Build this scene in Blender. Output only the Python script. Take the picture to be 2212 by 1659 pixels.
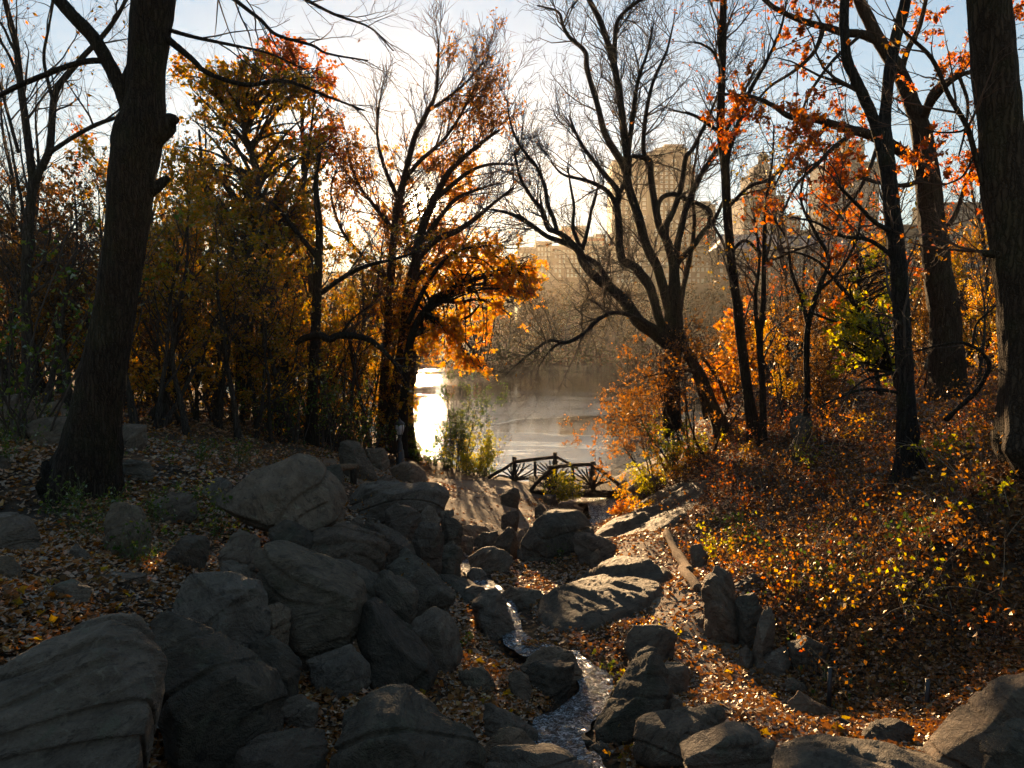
import bpy, bmesh, math, random
import numpy as np
from mathutils import Vector, Matrix

# ------------------------------------------------------------------ camera, sky, sun, exposure
scene = bpy.context.scene
for o in list(bpy.data.objects):
    bpy.data.objects.remove(o)
COL = scene.collection
FPX, CU, CV = 1703.0, 1106.0, 829.5          # focal length and centre, in units of a 2212 x 1659 picture
PITCH = math.radians(-4.35)
CAM = np.array([0.0, 0.0, 6.5])              # eye 6.5 m above the lake (z = 0)
FWD = np.array([0, math.cos(PITCH), math.sin(PITCH)])
UPV = np.array([0, -math.sin(PITCH), math.cos(PITCH)])


def P(U, V, y):
    """The point at distance y (metres north of the viewer) seen at U, V."""
    d = np.array([(U - CU) / FPX, 0, 0]) + FWD + UPV * ((CV - V) / FPX)
    return CAM + d * (y / d[1])


cd = bpy.data.cameras.new('camera')
cam = bpy.data.objects.new('camera', cd)
COL.objects.link(cam)
cam.location = CAM
cam.rotation_euler = (math.radians(90) + PITCH, 0, 0)
cd.sensor_width = 36
cd.lens = 18.0 / (1106.0 / FPX)
cd.clip_start = 0.05
cd.clip_end = 3000
scene.camera = cam

SUN = P(917, 438, 1.0) - CAM
SUN /= np.linalg.norm(SUN)
SUN_EL = math.asin(SUN[2])
SUN_AZ = math.atan2(SUN[0], SUN[1])

world = bpy.data.worlds.new('World')
scene.world = world
world.use_nodes = True
wt = world.node_tree
wt.nodes.clear()
sky = wt.nodes.new('ShaderNodeTexSky')
sky.sky_type = 'NISHITA'
sky.sun_disc = False
sky.sun_elevation = SUN_EL
sky.sun_rotation = SUN_AZ
sky.altitude = 30
sky.air_density = 1.0
sky.dust_density = 0.0
sky.ozone_density = 1.2
bg = wt.nodes.new('ShaderNodeBackground')
bg.inputs['Strength'].default_value = SKY_STRENGTH = 0.092
warm = wt.nodes.new('ShaderNodeMix')                       # the camera's warm white balance
warm.data_type = 'RGBA'
warm.blend_type = 'MULTIPLY'
warm.inputs[0].default_value = 1.0
warm.inputs[7].default_value = (.99, 1.0, 1.04, 1)
soft = wt.nodes.new('ShaderNodeGamma')                      # a clear evening sky with gentle contrast
soft.inputs[1].default_value = 0.5
wt.links.new(sky.outputs[0], soft.inputs[0])
sat = wt.nodes.new('ShaderNodeHueSaturation')
sat.inputs['Saturation'].default_value = 1.55
wt.links.new(soft.outputs[0], sat.inputs['Color'])
wt.links.new(sat.outputs[0], warm.inputs[6])
wt.links.new(warm.outputs[2], bg.inputs['Color'])
# the sun's own disc and the bright air close round it
geo = wt.nodes.new('ShaderNodeTexCoord')
dot = wt.nodes.new('ShaderNodeVectorMath')
dot.operation = 'DOT_PRODUCT'
dot.inputs[1].default_value = SUN
wt.links.new(geo.outputs['Generated'], dot.inputs[0])
ang = wt.nodes.new('ShaderNodeMath')
ang.operation = 'ARCCOSINE'
lim = wt.nodes.new('ShaderNodeMath')
lim.operation = 'MINIMUM'
lim.inputs[1].default_value = 0.999999
wt.links.new(dot.outputs['Value'], lim.inputs[0])
wt.links.new(lim.outputs[0], ang.inputs[0])
ramp = wt.nodes.new('ShaderNodeValToRGB')
sc_ = wt.nodes.new('ShaderNodeMath')
sc_.operation = 'DIVIDE'
sc_.inputs[1].default_value = math.radians(12)
wt.links.new(ang.outputs[0], sc_.inputs[0])
wt.links.new(sc_.outputs[0], ramp.inputs[0])
els = ramp.color_ramp.elements
els[0].position = 0.0
els[0].color = (1, .86, .55, 1)
els[1].position = 1.0
els[1].color = (0, 0, 0, 1)
for pos, v in ((.082, 1.0), (.095, .07), (.14, .025), (.3, .006)):
    e = els.new(pos)
    e.color = (v, v * .80, v * .5, 1)
bg2 = wt.nodes.new('ShaderNodeBackground')
bg2.inputs['Strength'].default_value = 7.0
wt.links.new(ramp.outputs[0], bg2.inputs['Color'])
addw = wt.nodes.new('ShaderNodeAddShader')
wt.links.new(bg.outputs[0], addw.inputs[0])
wt.links.new(bg2.outputs[0], addw.inputs[1])
wo = wt.nodes.new('ShaderNodeOutputWorld')
wt.links.new(addw.outputs[0], wo.inputs['Surface'])

sd = bpy.data.lights.new('sun', 'SUN')
sd.energy = 5.0
sd.angle = math.radians(0.53)
sd.color = (1.0, .66, .34)
sun = bpy.data.objects.new('sun', sd)
COL.objects.link(sun)
sun.location = (-40, 200, 60)
sun.rotation_euler = Vector(SUN).to_track_quat('Z', 'Y').to_euler()

vs = scene.view_settings
vs.view_transform = 'Standard'
vs.look = 'None'
vs.gamma = 1.0
vs.use_curve_mapping = False
vs.exposure = 2.0
cy = scene.cycles
scene.render.engine = 'CYCLES'
cy.max_bounces = 6
cy.diffuse_bounces = 3
cy.glossy_bounces = 2
cy.transmission_bounces = 3
cy.volume_bounces = 0
cy.transparent_max_bounces = 4
cy.use_denoising = True
cy.sample_clamp_indirect = 4.0
cy.caustics_reflective = False
cy.caustics_refractive = False

# ------------------------------------------------------------------ small helpers
def rng_(s):
    return np.random.default_rng(s)


def hash3(ix, iy, iz, seed):
    h = (ix * 374761393 + iy * 668265263 + iz * 1274126177 + seed * 974634541) & 0xffffffff
    h = ((h ^ (h >> 13)) * 1103515245) & 0xffffffff
    h = ((h ^ (h >> 16)) * 2654435761) & 0xffffffff
    return ((h ^ (h >> 15)) & 0xffff) / 32767.5 - 1.0


def vnoise(p, seed=0):
    p = np.asarray(p, float)
    i = np.floor(p).astype(np.int64)
    f = p - i
    f = f * f * (3 - 2 * f)
    out = 0
    for dx in (0, 1):
        wx = f[:, 0] if dx else 1 - f[:, 0]
        for dy in (0, 1):
            wy = f[:, 1] if dy else 1 - f[:, 1]
            for dz in (0, 1):
                wz = f[:, 2] if dz else 1 - f[:, 2]
                out = out + wx * wy * wz * hash3(i[:, 0] + dx, i[:, 1] + dy, i[:, 2] + dz, seed)
    return out


def fbm(p, seed=0, octs=4, gain=.5, lac=2.03):
    a, s, out = 1.0, 0.0, 0
    p = np.asarray(p, float)
    for k in range(octs):
        out = out + a * vnoise(p + 17.3 * k, seed + k)
        s += a
        a *= gain
        p = p * lac
    return out / s


def smooth(a, b, x):
    t = np.clip((x - a) / (b - a), 0, 1)
    return t * t * (3 - 2 * t)


def nrm(v):
    return v / np.maximum(np.linalg.norm(v, axis=-1, keepdims=True), 1e-9)


def mesh_np(name, V, quads=None, tris=None, mat=None, smooth_=True, mats=None, midx=None):
    me = bpy.data.meshes.new(name)
    V = np.ascontiguousarray(V, dtype=np.float32)
    me.vertices.add(len(V))
    me.vertices.foreach_set('co', V.ravel())
    idx, start, total, n = [], [], [], 0
    for F, k in ((quads, 4), (tris, 3)):
        if F is not None and len(F):
            F = np.ascontiguousarray(F, dtype=np.int32)
            idx.append(F.ravel())
            start.append(n + np.arange(len(F), dtype=np.int32) * k)
            total.append(np.full(len(F), k, np.int32))
            n += F.size
    idx = np.concatenate(idx)
    start = np.concatenate(start)
    total = np.concatenate(total)
    me.loops.add(len(idx))
    me.loops.foreach_set('vertex_index', idx)
    me.polygons.add(len(start))
    me.polygons.foreach_set('loop_start', start)
    me.polygons.foreach_set('loop_total', total)
    me.polygons.foreach_set('use_smooth', np.full(len(start), bool(smooth_)))
    for m in (mats or ([mat] if mat else [])):
        me.materials.append(m)
    if midx is not None:
        me.polygons.foreach_set('material_index', np.ascontiguousarray(midx, dtype=np.int32))
    me.update(calc_edges=True)
    me.validate()
    return me


def link(name, me, parent=None, loc=None):
    o = bpy.data.objects.new(name, me)
    COL.objects.link(o)
    if loc is not None:
        o.location = loc
    if parent is not None:
        o.parent = parent
    return o


def tag(o, label=None, cat=None, group=None, kind=None):
    if label:
        o['label'] = label
    if cat:
        o['category'] = cat
    if group:
        o['group'] = group
    if kind:
        o['kind'] = kind
    return o


def thing(name, label, cat, loc, group=None):
    o = bpy.data.objects.new(name, None)
    COL.objects.link(o)
    o.location = loc
    o.empty_display_size = .2
    return tag(o, label, cat, group)


class Geo:
    """Collects quads and triangles for one mesh."""

    def __init__(s):
        s.v, s.q, s.t, s.n = [], [], [], 0

    def add(s, V, quads=None, tris=None):
        V = np.asarray(V, float).reshape(-1, 3)
        s.v.append(V)
        if quads is not None and len(quads):
            s.q.append(np.asarray(quads) + s.n)
        if tris is not None and len(tris):
            s.t.append(np.asarray(tris) + s.n)
        s.n += len(V)
        return s

    def mesh(s, name, mat, origin=(0, 0, 0), smooth_=True):
        return mesh_np(name, np.concatenate(s.v) - np.asarray(origin), np.concatenate(s.q) if s.q else None,
                       np.concatenate(s.t) if s.t else None, mat, smooth_)


def catmull(pts, per=6):
    pts = np.asarray(pts, float)
    if len(pts) < 3:
        return np.stack([pts[0] + (pts[-1] - pts[0]) * t for t in np.linspace(0, 1, per + 1)])
    p = np.concatenate([[2 * pts[0] - pts[1]], pts, [2 * pts[-1] - pts[-2]]])
    out = []
    for i in range(1, len(p) - 2):
        for t in np.arange(per) / per:
            a, b, c, d = p[i - 1], p[i], p[i + 1], p[i + 2]
            out.append(.5 * (2 * b + (c - a) * t + (2 * a - 5 * b + 4 * c - d) * t * t + (3 * b - a - 3 * c + d) * t ** 3))
    out.append(pts[-1])
    return np.array(out)


def tubes(pts, rad, sides):
    """(N,K,3), (N,K) -> vertices and quads of N tapering tubes."""
    N, K, _ = pts.shape
    tan = np.empty_like(pts)
    tan[:, 1:-1] = pts[:, 2:] - pts[:, :-2]
    tan[:, 0] = pts[:, 1] - pts[:, 0]
    tan[:, -1] = pts[:, -1] - pts[:, -2]
    tan = nrm(tan)
    d = nrm(pts[:, -1] - pts[:, 0])
    ref = np.where(np.abs(d[:, 2:3]) < .8, np.array([[0, 0, 1.]]), np.array([[1., 0, 0]]))
    b = nrm(np.cross(tan, ref[:, None, :]))
    c = np.cross(b, tan)
    th = np.arange(sides) * 2 * np.pi / sides
    ring = b[:, :, None, :] * np.cos(th)[None, None, :, None] + c[:, :, None, :] * np.sin(th)[None, None, :, None]
    V = (pts[:, :, None, :] + ring * rad[:, :, None, None]).reshape(-1, 3)
    k = np.arange(K - 1)[:, None]
    s = np.arange(sides)[None, :]
    a = k * sides + s
    bq = k * sides + (s + 1) % sides
    q = np.stack([a, bq, bq + sides, a + sides], -1).reshape(-1, 4)
    Q = (q[None] + (np.arange(N) * K * sides)[:, None, None]).reshape(-1, 4)
    return V, Q


def tube1(pts, rad, sides=10, rough=0.0, seed=0, cap=True, ridge=0.0):
    """One tube with end caps and a rough skin."""
    V, Q = tubes(np.asarray(pts)[None], np.asarray(rad)[None], sides)
    K = len(pts)
    cen = np.repeat(np.asarray(pts), sides, 0)
    if rough or ridge:
        rv = np.repeat(np.asarray(rad), sides)
        n1 = fbm(V * np.array([1, 1, .6]) / max(rv.mean(), .01) * .8, seed, 3)
        n2 = vnoise(V * np.array([1, 1, .12]) / max(rv.mean() * .16, .012), seed + 9) if ridge else 0
        V = V + (V - cen) * (rough * n1 + ridge * n2)[:, None]
    T = []
    if cap:
        V = np.concatenate([V, [pts[0], pts[-1]]])
        i0, i1 = K * sides, K * sides + 1
        for s in range(sides):
            T.append((i0, (s + 1) % sides, s))
            T.append((i1, (K - 1) * sides + s, (K - 1) * sides + (s + 1) % sides))
    return V, Q, np.array(T) if T else None


def box(x0, x1, y0, y1, z0, z1):
    V = np.array([(x, y, z) for x in (x0, x1) for y in (y0, y1) for z in (z0, z1)], float)
    Q = np.array([(0, 1, 3, 2), (4, 6, 7, 5), (0, 4, 5, 1), (2, 3, 7, 6), (0, 2, 6, 4), (1, 5, 7, 3)])
    return V, Q


# ------------------------------------------------------------------ materials
class M:
    def __init__(s, name):
        s.m = bpy.data.materials.new(name)
        s.m.use_nodes = True
        s.t = s.m.node_tree
        s.t.nodes.clear()
        s.out = s.t.nodes.new('ShaderNodeOutputMaterial')

    def n(s, typ, _set=None, **inp):
        nd = s.t.nodes.new('ShaderNode' + typ)
        for k, v in (_set or {}).items():
            setattr(nd, k, v)
        for k, v in inp.items():
            key = int(k[1:]) if k[0] == 'i' and k[1:].isdigit() else k.replace('_', ' ')
            s.set(nd.inputs[key], v)
        return nd

    def set(s, sock, v):
        if isinstance(v, bpy.types.NodeSocket):
            s.t.links.new(v, sock)
        elif isinstance(v, bpy.types.Node):
            s.t.links.new(v.outputs[0], sock)
        else:
            if isinstance(v, tuple) and len(v) == 3 and sock.type == 'RGBA':
                v = v + (1,)
            sock.default_value = v

    def noise(s, vec, scale, detail=4, rough=.55, dist=0.0):
        return s.n('TexNoise', Vector=vec, Scale=float(scale), Detail=float(detail), Roughness=rough, Distortion=dist)

    def ramp(s, fac, stops, interp='LINEAR'):
        nd = s.n('ValToRGB', i0=fac)
        cr = nd.color_ramp
        cr.interpolation = interp
        cr.elements[0].position, cr.elements[1].position = stops[0][0], stops[-1][0]
        cr.elements[0].color, cr.elements[1].color = tuple(stops[0][1]) + (1,), tuple(stops[-1][1]) + (1,)
        for p, c in stops[1:-1]:
            e = cr.elements.new(p)
            e.color = tuple(c) + (1,)
        return nd.outputs[0]

    def mix(s, fac, a, b, mode='MIX'):
        nd = s.t.nodes.new('ShaderNodeMix')
        nd.data_type = 'RGBA'
        nd.blend_type = mode
        s.set(nd.inputs[0], fac)
        s.set(nd.inputs[6], a)
        s.set(nd.inputs[7], b)
        return nd.outputs[2]

    def math(s, op, a, b=0.0, clamp=False):
        nd = s.n('Math', {'operation': op, 'use_clamp': clamp}, i0=a, i1=b)
        return nd.outputs[0]

    def mapping(s, vec, scale=(1, 1, 1), rot=(0, 0, 0)):
        return s.n('Mapping', Vector=vec, Scale=scale, Rotation=rot).outputs[0]

    def bump(s, h, strength=.5, dist=.02, normal=None):
        nd = s.n('Bump', Strength=strength, Distance=dist, Height=h)
        if normal is not None:
            s.set(nd.inputs['Normal'], normal)
        return nd.outputs[0]

    def coord(s, kind='Object'):
        return s.n('TexCoord').outputs[kind]

    def surf(s, sh):
        s.t.links.new(sh.outputs[0], s.out.inputs['Surface'])
        return s.m

    def bsdf(s, color, rough=.8, normal=None, spec=.3, **kw):
        nd = s.n('BsdfPrincipled', **kw)
        s.set(nd.inputs['Base Color'], color)
        s.set(nd.inputs['Roughness'], rough)
        s.set(nd.inputs['Specular IOR Level'], spec)
        if normal is not None:
            s.set(nd.inputs['Normal'], normal)
        return nd


def rock_mat(name, dark, light, moss=.25, warm=(.16, .10, .06)):
    m = M(name)
    co = m.coord()
    rnd = m.n('ObjectInfo').outputs['Random']
    sh = m.n('VectorMath', {'operation': 'ADD'}, i0=co, i1=m.n('CombineXYZ', X=m.math('MULTIPLY', rnd, 37.0), Y=m.math('MULTIPLY', rnd, 11.0), Z=rnd).outputs[0]).outputs[0]
    n1 = m.noise(sh, 1.6, 6, .62)
    tr = m.n('CombineXYZ', X=m.math('SUBTRACT', m.math('MULTIPLY', m.math('FRACT', m.math('MULTIPLY', rnd, 7.31)), 1.9), .7), Y=m.math('SUBTRACT', m.math('MULTIPLY', m.math('FRACT', m.math('MULTIPLY', rnd, 17.77)), 1.9), .95), Z=m.math('MULTIPLY', rnd, 3.0))
    lay = m.n('Mapping', Vector=m.n('Mapping', Vector=sh, Rotation=tr.outputs[0]).outputs[0], Scale=(1.6, 1.6, 3.4)).outputs[0]
    n2 = m.noise(lay, 1.5, 7, .66, 1.6)
    n3 = m.noise(sh, 38, 5, .7)
    c = m.ramp(m.math('MULTIPLY_ADD', n2.outputs[0], .55, ) if False else n2.outputs[0], [(.3, dark), (.5, tuple((a + b) / 2 for a, b in zip(dark, light))), (.72, light)])
    c = m.mix(m.ramp(n1.outputs[0], [(.52, (0, 0, 0)), (.72, (.65, .65, .65))]), c, warm)
    c = m.mix(m.ramp(m.noise(sh, 2.7, 5, .6).outputs[0], [(.55, (0, 0, 0)), (.7, (moss, moss, moss))]), c, (.045, .052, .022))
    c = m.mix(m.ramp(n3.outputs[0], [(.3, (.45, .45, .45)), (.62, (0, 0, 0))]), c, tuple(.45 * a for a in dark))
    n4 = m.noise(sh, 9.0, 6, .7, .4)
    c = m.mix(m.ramp(n4.outputs[0], [(.58, (0, 0, 0)), (.70, (.55, .55, .55))]), c, tuple(min(.4, 1.5 * a) for a in light))
    c = m.mix(m.ramp(m.noise(lay, 5.0, 5, .7, .8).outputs[0], [(.34, (.7, .7, .7)), (.46, (0, 0, 0))]), c, tuple(.35 * a for a in dark))
    c = m.mix(m.ramp(m.noise(sh, 4.2, 6, .75, .6).outputs[0], [(.58, (0, 0, 0)), (.64, (.65, .65, .65))]), c, (.16, .15, .10))
    c = m.mix(1.0, c, m.ramp(m.math('FRACT', m.math('MULTIPLY', rnd, 5.13)), [(0, (.62, .56, .50)), (.35, (1.0, .93, .84)), (.65, (.85, .86, .84)), (1, (1.35, 1.15, .95))]), 'MULTIPLY')
    vor = m.n('TexVoronoi', Vector=sh, Scale=95.0)
    h = m.math('ADD', m.math('MULTIPLY', n2.outputs[0], 1.6), m.math('MULTIPLY', n3.outputs[0], .42))
    h = m.math('ADD', h, m.math('ADD', m.math('MULTIPLY', n4.outputs[0], .9), m.math('MULTIPLY', vor.outputs[0], .10)))
    nor = m.bump(h, 1.0, .11)
    return m.surf(m.bsdf(c, m.ramp(n3.outputs[0], [(.3, (.62, .62, .62)), (.7, (.9, .9, .9))]), nor, .28))


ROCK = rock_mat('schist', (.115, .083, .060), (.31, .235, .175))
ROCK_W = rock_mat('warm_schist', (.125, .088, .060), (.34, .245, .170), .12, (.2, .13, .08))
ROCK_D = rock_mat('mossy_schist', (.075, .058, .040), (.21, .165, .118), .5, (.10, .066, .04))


ROCK_P = rock_mat('pale_bedrock', (.085, .066, .047), (.25, .20, .145), .10, (.24, .16, .10))


def bark_mat(name, dark, light, moss=0.0, scale=1.0):
    m = M(name)
    co = m.n('NewGeometry').outputs['Position']
    st = m.mapping(co, (9 * scale, 9 * scale, 1.6 * scale))
    n = m.noise(st, 2.6, 6, .65, .6)
    wv = m.n('VectorMath', {'operation': 'ADD'}, i0=m.mapping(co, (15 * scale, 15 * scale, 1.5 * scale)), i1=m.n('VectorMath', {'operation': 'SCALE'}, i0=m.noise(co, 7 * scale, 5, .65).outputs['Color'], Scale=1.5).outputs[0]).outputs[0]
    v = m.n('TexVoronoi', {'feature': 'DISTANCE_TO_EDGE'}, Vector=wv, Scale=1.5)
    c = m.ramp(n.outputs[0], [(.3, dark), (.7, light)])
    c = m.mix(m.ramp(v.outputs[0], [(0, (.75, .75, .75)), (.12, (0, 0, 0))]), c, tuple(.35 * a for a in dark))
    if moss:
        c = m.mix(m.ramp(m.noise(co, 2.2, 5).outputs[0], [(.5, (0, 0, 0)), (.66, (moss, moss, moss))]), c, (.055, .06, .02))
    h = m.math('ADD', m.math('MULTIPLY', n.outputs[0], .8), m.ramp(v.outputs[0], [(0, (0, 0, 0)), (.25, (1, 1, 1))]))
    return m.surf(m.bsdf(c, .92, m.bump(h, .9, .03 / scale), .12))


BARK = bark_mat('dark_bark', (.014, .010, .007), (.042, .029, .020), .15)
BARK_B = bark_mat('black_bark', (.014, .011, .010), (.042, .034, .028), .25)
BARK_W = bark_mat('brown_bark', (.026, .017, .011), (.070, .047, .031), .2)
BARK_F = bark_mat('forest_bark', (.03, .023, .018), (.075, .058, .045), .2, .8)


def plain_mat(name, c1, c2, scale=6, rough=.8, spec=.3, bump=.3, vec='Object', **kw):
    m = M(name)
    n = m.noise(m.coord(vec), scale, 5, .6)
    return m.surf(m.bsdf(m.ramp(n.outputs[0], [(.3, c1), (.7, c2)]), rough, m.bump(n.outputs[0], bump, .02), spec, **kw))


TWIG = plain_mat('twig', (.03, .022, .017), (.07, .05, .038), 3, .85, .15)
TWIG_R = plain_mat('red_twig', (.05, .026, .016), (.10, .055, .035), 3, .8, .2)
TWIG_P = plain_mat('pale_cane', (.16, .12, .08), (.30, .23, .15), 5, .7, .3)
STEM_G = plain_mat('green_stem', (.05, .06, .02), (.12, .11, .04), 5, .7, .3)


def leaf_mat(name, stops, trans=.55, patch=1.2, rough=.55, tint=1.0):
    """Thin leaves: each one its own colour, lit through from behind."""
    m = M(name)
    g = m.n('NewGeometry')
    pn = m.noise(g.outputs['Position'], patch, 3, .5)
    f = m.math('ADD', m.math('MULTIPLY', g.outputs['Random Per Island'], .62), m.math('MULTIPLY_ADD' if False else 'MULTIPLY', pn.outputs[0], .40))
    c = m.ramp(f, stops)
    d = m.n('BsdfDiffuse', Color=c)
    tcol = m.n('HueSaturation', Color=c, Saturation=1.15, Value=1.6 * tint)
    t = m.n('BsdfTranslucent', Color=tcol.outputs[0])
    gl = m.n('BsdfGlossy', Roughness=.48, Color=(.9, .85, .75))
    mx = m.n('MixShader', i0=trans)
    m.set(mx.inputs[1], d)
    m.set(mx.inputs[2], t)
    fr = m.n('Fresnel', IOR=1.35)
    mx2 = m.n('MixShader', i0=m.math('MULTIPLY', fr.outputs[0], .14))
    m.set(mx2.inputs[1], mx)
    m.set(mx2.inputs[2], gl)
    return m.surf(mx2)


L_OLIVE = leaf_mat('olive_leaf', [(.15, (.08, .080, .014)), (.4, (.19, .135, .018)), (.65, (.30, .15, .018)), (.9, (.32, .10, .02))], .65, .5)
L_GOLD = leaf_mat('gold_leaf', [(.15, (.12, .10, .015)), (.4, (.30, .19, .02)), (.65, (.42, .20, .018)), (.9, (.40, .12, .015))], .72, .7)
L_ORANGE = leaf_mat('orange_leaf', [(.15, (.22, .13, .02)), (.4, (.42, .19, .02)), (.65, (.46, .145, .015)), (.9, (.38, .07, .012))], .74, .9)
L_MAPLE = leaf_mat('maple_leaf', [(.15, (.26, .19, .02)), (.4, (.46, .25, .02)), (.65, (.50, .20, .015)), (.9, (.44, .11, .012))], .76, .6)
L_RUST = leaf_mat('rust_leaf', [(.15, (.16, .065, .018)), (.45, (.30, .10, .02)), (.7, (.38, .09, .018)), (.9, (.33, .045, .014))], .70, .8)
L_TAN = leaf_mat('tan_rust_leaf', [(.15, (.12, .065, .022)), (.45, (.22, .105, .03)), (.7, (.30, .12, .028)), (.92, (.34, .17, .035))], .6, .8)
L_BROWN = leaf_mat('brown_leaf', [(.15, (.07, .045, .02)), (.5, (.15, .075, .025)), (.75, (.24, .10, .02)), (.92, (.27, .15, .03))], .45, .9)
L_YGREEN = leaf_mat('yellow_green_leaf', [(.15, (.10, .13, .015)), (.45, (.24, .23, .02)), (.7, (.38, .30, .025)), (.9, (.42, .26, .02))], .72, .8)
L_GREEN = leaf_mat('green_leaf', [(.15, (.025, .045, .010)), (.5, (.055, .085, .018)), (.75, (.11, .125, .02)), (.92, (.22, .17, .03))], .45, .9)
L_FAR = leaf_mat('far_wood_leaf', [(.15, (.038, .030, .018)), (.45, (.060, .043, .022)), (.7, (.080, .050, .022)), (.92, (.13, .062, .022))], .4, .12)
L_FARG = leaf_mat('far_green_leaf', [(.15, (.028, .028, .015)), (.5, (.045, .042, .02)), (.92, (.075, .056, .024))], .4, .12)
L_LITTER = leaf_mat('litter_leaf', [(.1, (.05, .028, .016)), (.35, (.13, .065, .026)), (.55, (.23, .105, .034)), (.7, (.30, .10, .025)), (.82, (.33, .19, .06)), (.95, (.22, .05, .02))], .3, 1.3)
L_LITTER_R = leaf_mat('red_litter_leaf', [(.1, (.05, .030, .017)), (.35, (.13, .062, .027)), (.6, (.225, .090, .030)), (.8, (.29, .145, .042)), (.95, (.19, .050, .020))], .35, 1.3)

# ------------------------------------------------------------------ terrain
_ctl = [
    (1250, 1659, 6.2), (1200, 1500, 7.8), (1130, 1380, 10), (1060, 1260, 13), (1040, 1200, 15.5), (1000, 1150, 19), (1100, 1080, 25),
    (1150, 1045, 29.5), (1050, 1025, 32.5), (1310, 1098, 26), (1295, 1130, 24.2), (1250, 1055, 30),
    (440, 1659, 5.5), (30, 1350, 6), (200, 1200, 8.5), (60, 1120, 10), (170, 1045, 11), (400, 1120, 11), (600, 1290, 9.2), (800, 1500, 7.2),
    (900, 1370, 9.6), (820, 1240, 11.2), (900, 1190, 14), (50, 890, 17), (400, 950, 18), (700, 985, 22), (860, 1015, 28), (950, 1015, 31),
    (850, 1060, 20), (700, 1050, 17), (550, 1050, 14),
    (300, 860, 30), (600, 900, 30), (750, 930, 33), (100, 840, 30),
    (1600, 1659, 5.5), (1650, 1540, 7), (1500, 1400, 9.5), (1400, 1260, 12.6), (1370, 1170, 16.5), (1450, 1110, 19.5), (1390, 1015, 29),
    (1790, 1545, 7.5), (2000, 1560, 7), (1750, 1360, 9), (1650, 1210, 12.5), (1900, 1210, 10), (2150, 1260, 8), (2200, 1000, 9), (1970, 1010, 12.4),
    (1700, 1000, 17), (1640, 960, 19), (1540, 935, 23), (1470, 960, 25), (2212, 875, 8.9), (2100, 900, 14), (1800, 900, 20), (2000, 830, 22), (2200, 800, 30),
    (1545, 1395, 9.6), (1600, 1462, 8.6), (1700, 1400, 9.05), (1625, 1245, 11.0), (1690, 1300, 9.9),
    (1590, 1130, 15.5), (1520, 1230, 12.2), (1450, 1030, 25), (1400, 1060, 23), (1290, 1030, 31)]
_cp = [tuple(P(*c)) for c in _ctl] + [
    (-40, 20, 5.4), (-40, 45, 3.2), (40, 20, 7.0), (40, 45, 4.8), (0, -10, 5.4), (-15, -8, 5.8), (15, -8, 6.6), (-15, 5, 4.7), (14, 4, 6.0), (0, 1, 4.9),
    (-5, 2, 4.4), (5, 2, 4.5), (0, 3.6, 3.9), (25, 10, 7.2), (26, 30, 5.2), (-25, 10, 5.2), (-60, 30, 5), (60, 30, 6), (-60, -10, 6), (60, -10, 7.5), (-90, 45, 4), (90, 45, 5)]
_cp = np.array(_cp)


def _tps_fit(p):
    n = len(p)
    xy = p[:, :2] / 20
    r2 = ((xy[:, None] - xy[None]) ** 2).sum(-1)
    K = .5 * r2 * np.log(np.maximum(r2, 1e-12)) + np.eye(n) * 3e-4
    Q = np.c_[np.ones(n), xy]
    A = np.block([[K, Q], [Q.T, np.zeros((3, 3))]])
    return np.linalg.solve(A, np.r_[p[:, 2], 0, 0, 0])


_w = _tps_fit(_cp)


def _tps(x, y):
    x = np.clip(x, -80, 80) / 20
    y = np.clip(y, -12, 48) / 20
    out = np.empty(len(x))
    for i in range(0, len(x), 20000):
        xx, yy = x[i:i + 20000], y[i:i + 20000]
        r2 = (xx[:, None] - _cp[None, :, 0] / 20) ** 2 + (yy[:, None] - _cp[None, :, 1] / 20) ** 2
        out[i:i + 20000] = (.5 * r2 * np.log(np.maximum(r2, 1e-12))) @ _w[:-3] + _w[-3] + _w[-2] * xx + _w[-1] * yy
    return np.clip(out, .2, 8.5)


_SX = [-600, -60, -40, -23, -10, -7, -2.5, 2, 5, 8, 12, 18, 28, 45, 80, 200, 600]
_SY = [150, 84, 72, 60, 45, 37.5, 34.2, 33, 32.3, 32.3, 35, 42, 56, 80, 112, 121, 121]
STREAM = [(1310, 1085, 27.3), (1305, 1106, 25.6), (1296, 1130, 24.2), (1255, 1150, 21), (1150, 1172, 18), (1075, 1192, 16.4), (1012, 1208, 15.2), (1022, 1235, 14.0),
          (1062, 1262, 12.9), (1094, 1300, 11.8), (1104, 1345, 10.8), (1128, 1382, 10.0), (1195, 1408, 9.4), (1262, 1436, 8.9), (1288, 1475, 8.3), (1250, 1525, 7.6),
          (1198, 1570, 7.0), (1232, 1615, 6.5), (1290, 1675, 5.9), (1330, 1760, 5.2)]
STREAM_P = catmull([(2.0, 34.5, .0), (2.3, 31.5, .03), (2.6, 29.2, .08)] + [P(*s) for s in STREAM], 8)
STREAM_W = np.interp(np.arange(len(STREAM_P)) / 8, range(len(STREAM) + 3), [2.0, 1.6, 1.3, 1.2, .9, .6, .4, .4, .38, .22, .26, .28, .18, .22, .38, .46, .3, .32, .38, .42, .36, .3, .3])


def shore_d(x, y):
    """Metres into the lake from the near bank (negative on land)."""
    return (y - np.interp(x, _SX, _SY)) * .85 + 1.0 * np.sin(x * .55) * .5 + .35 * np.sin(x * 1.7 + 1)


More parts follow.
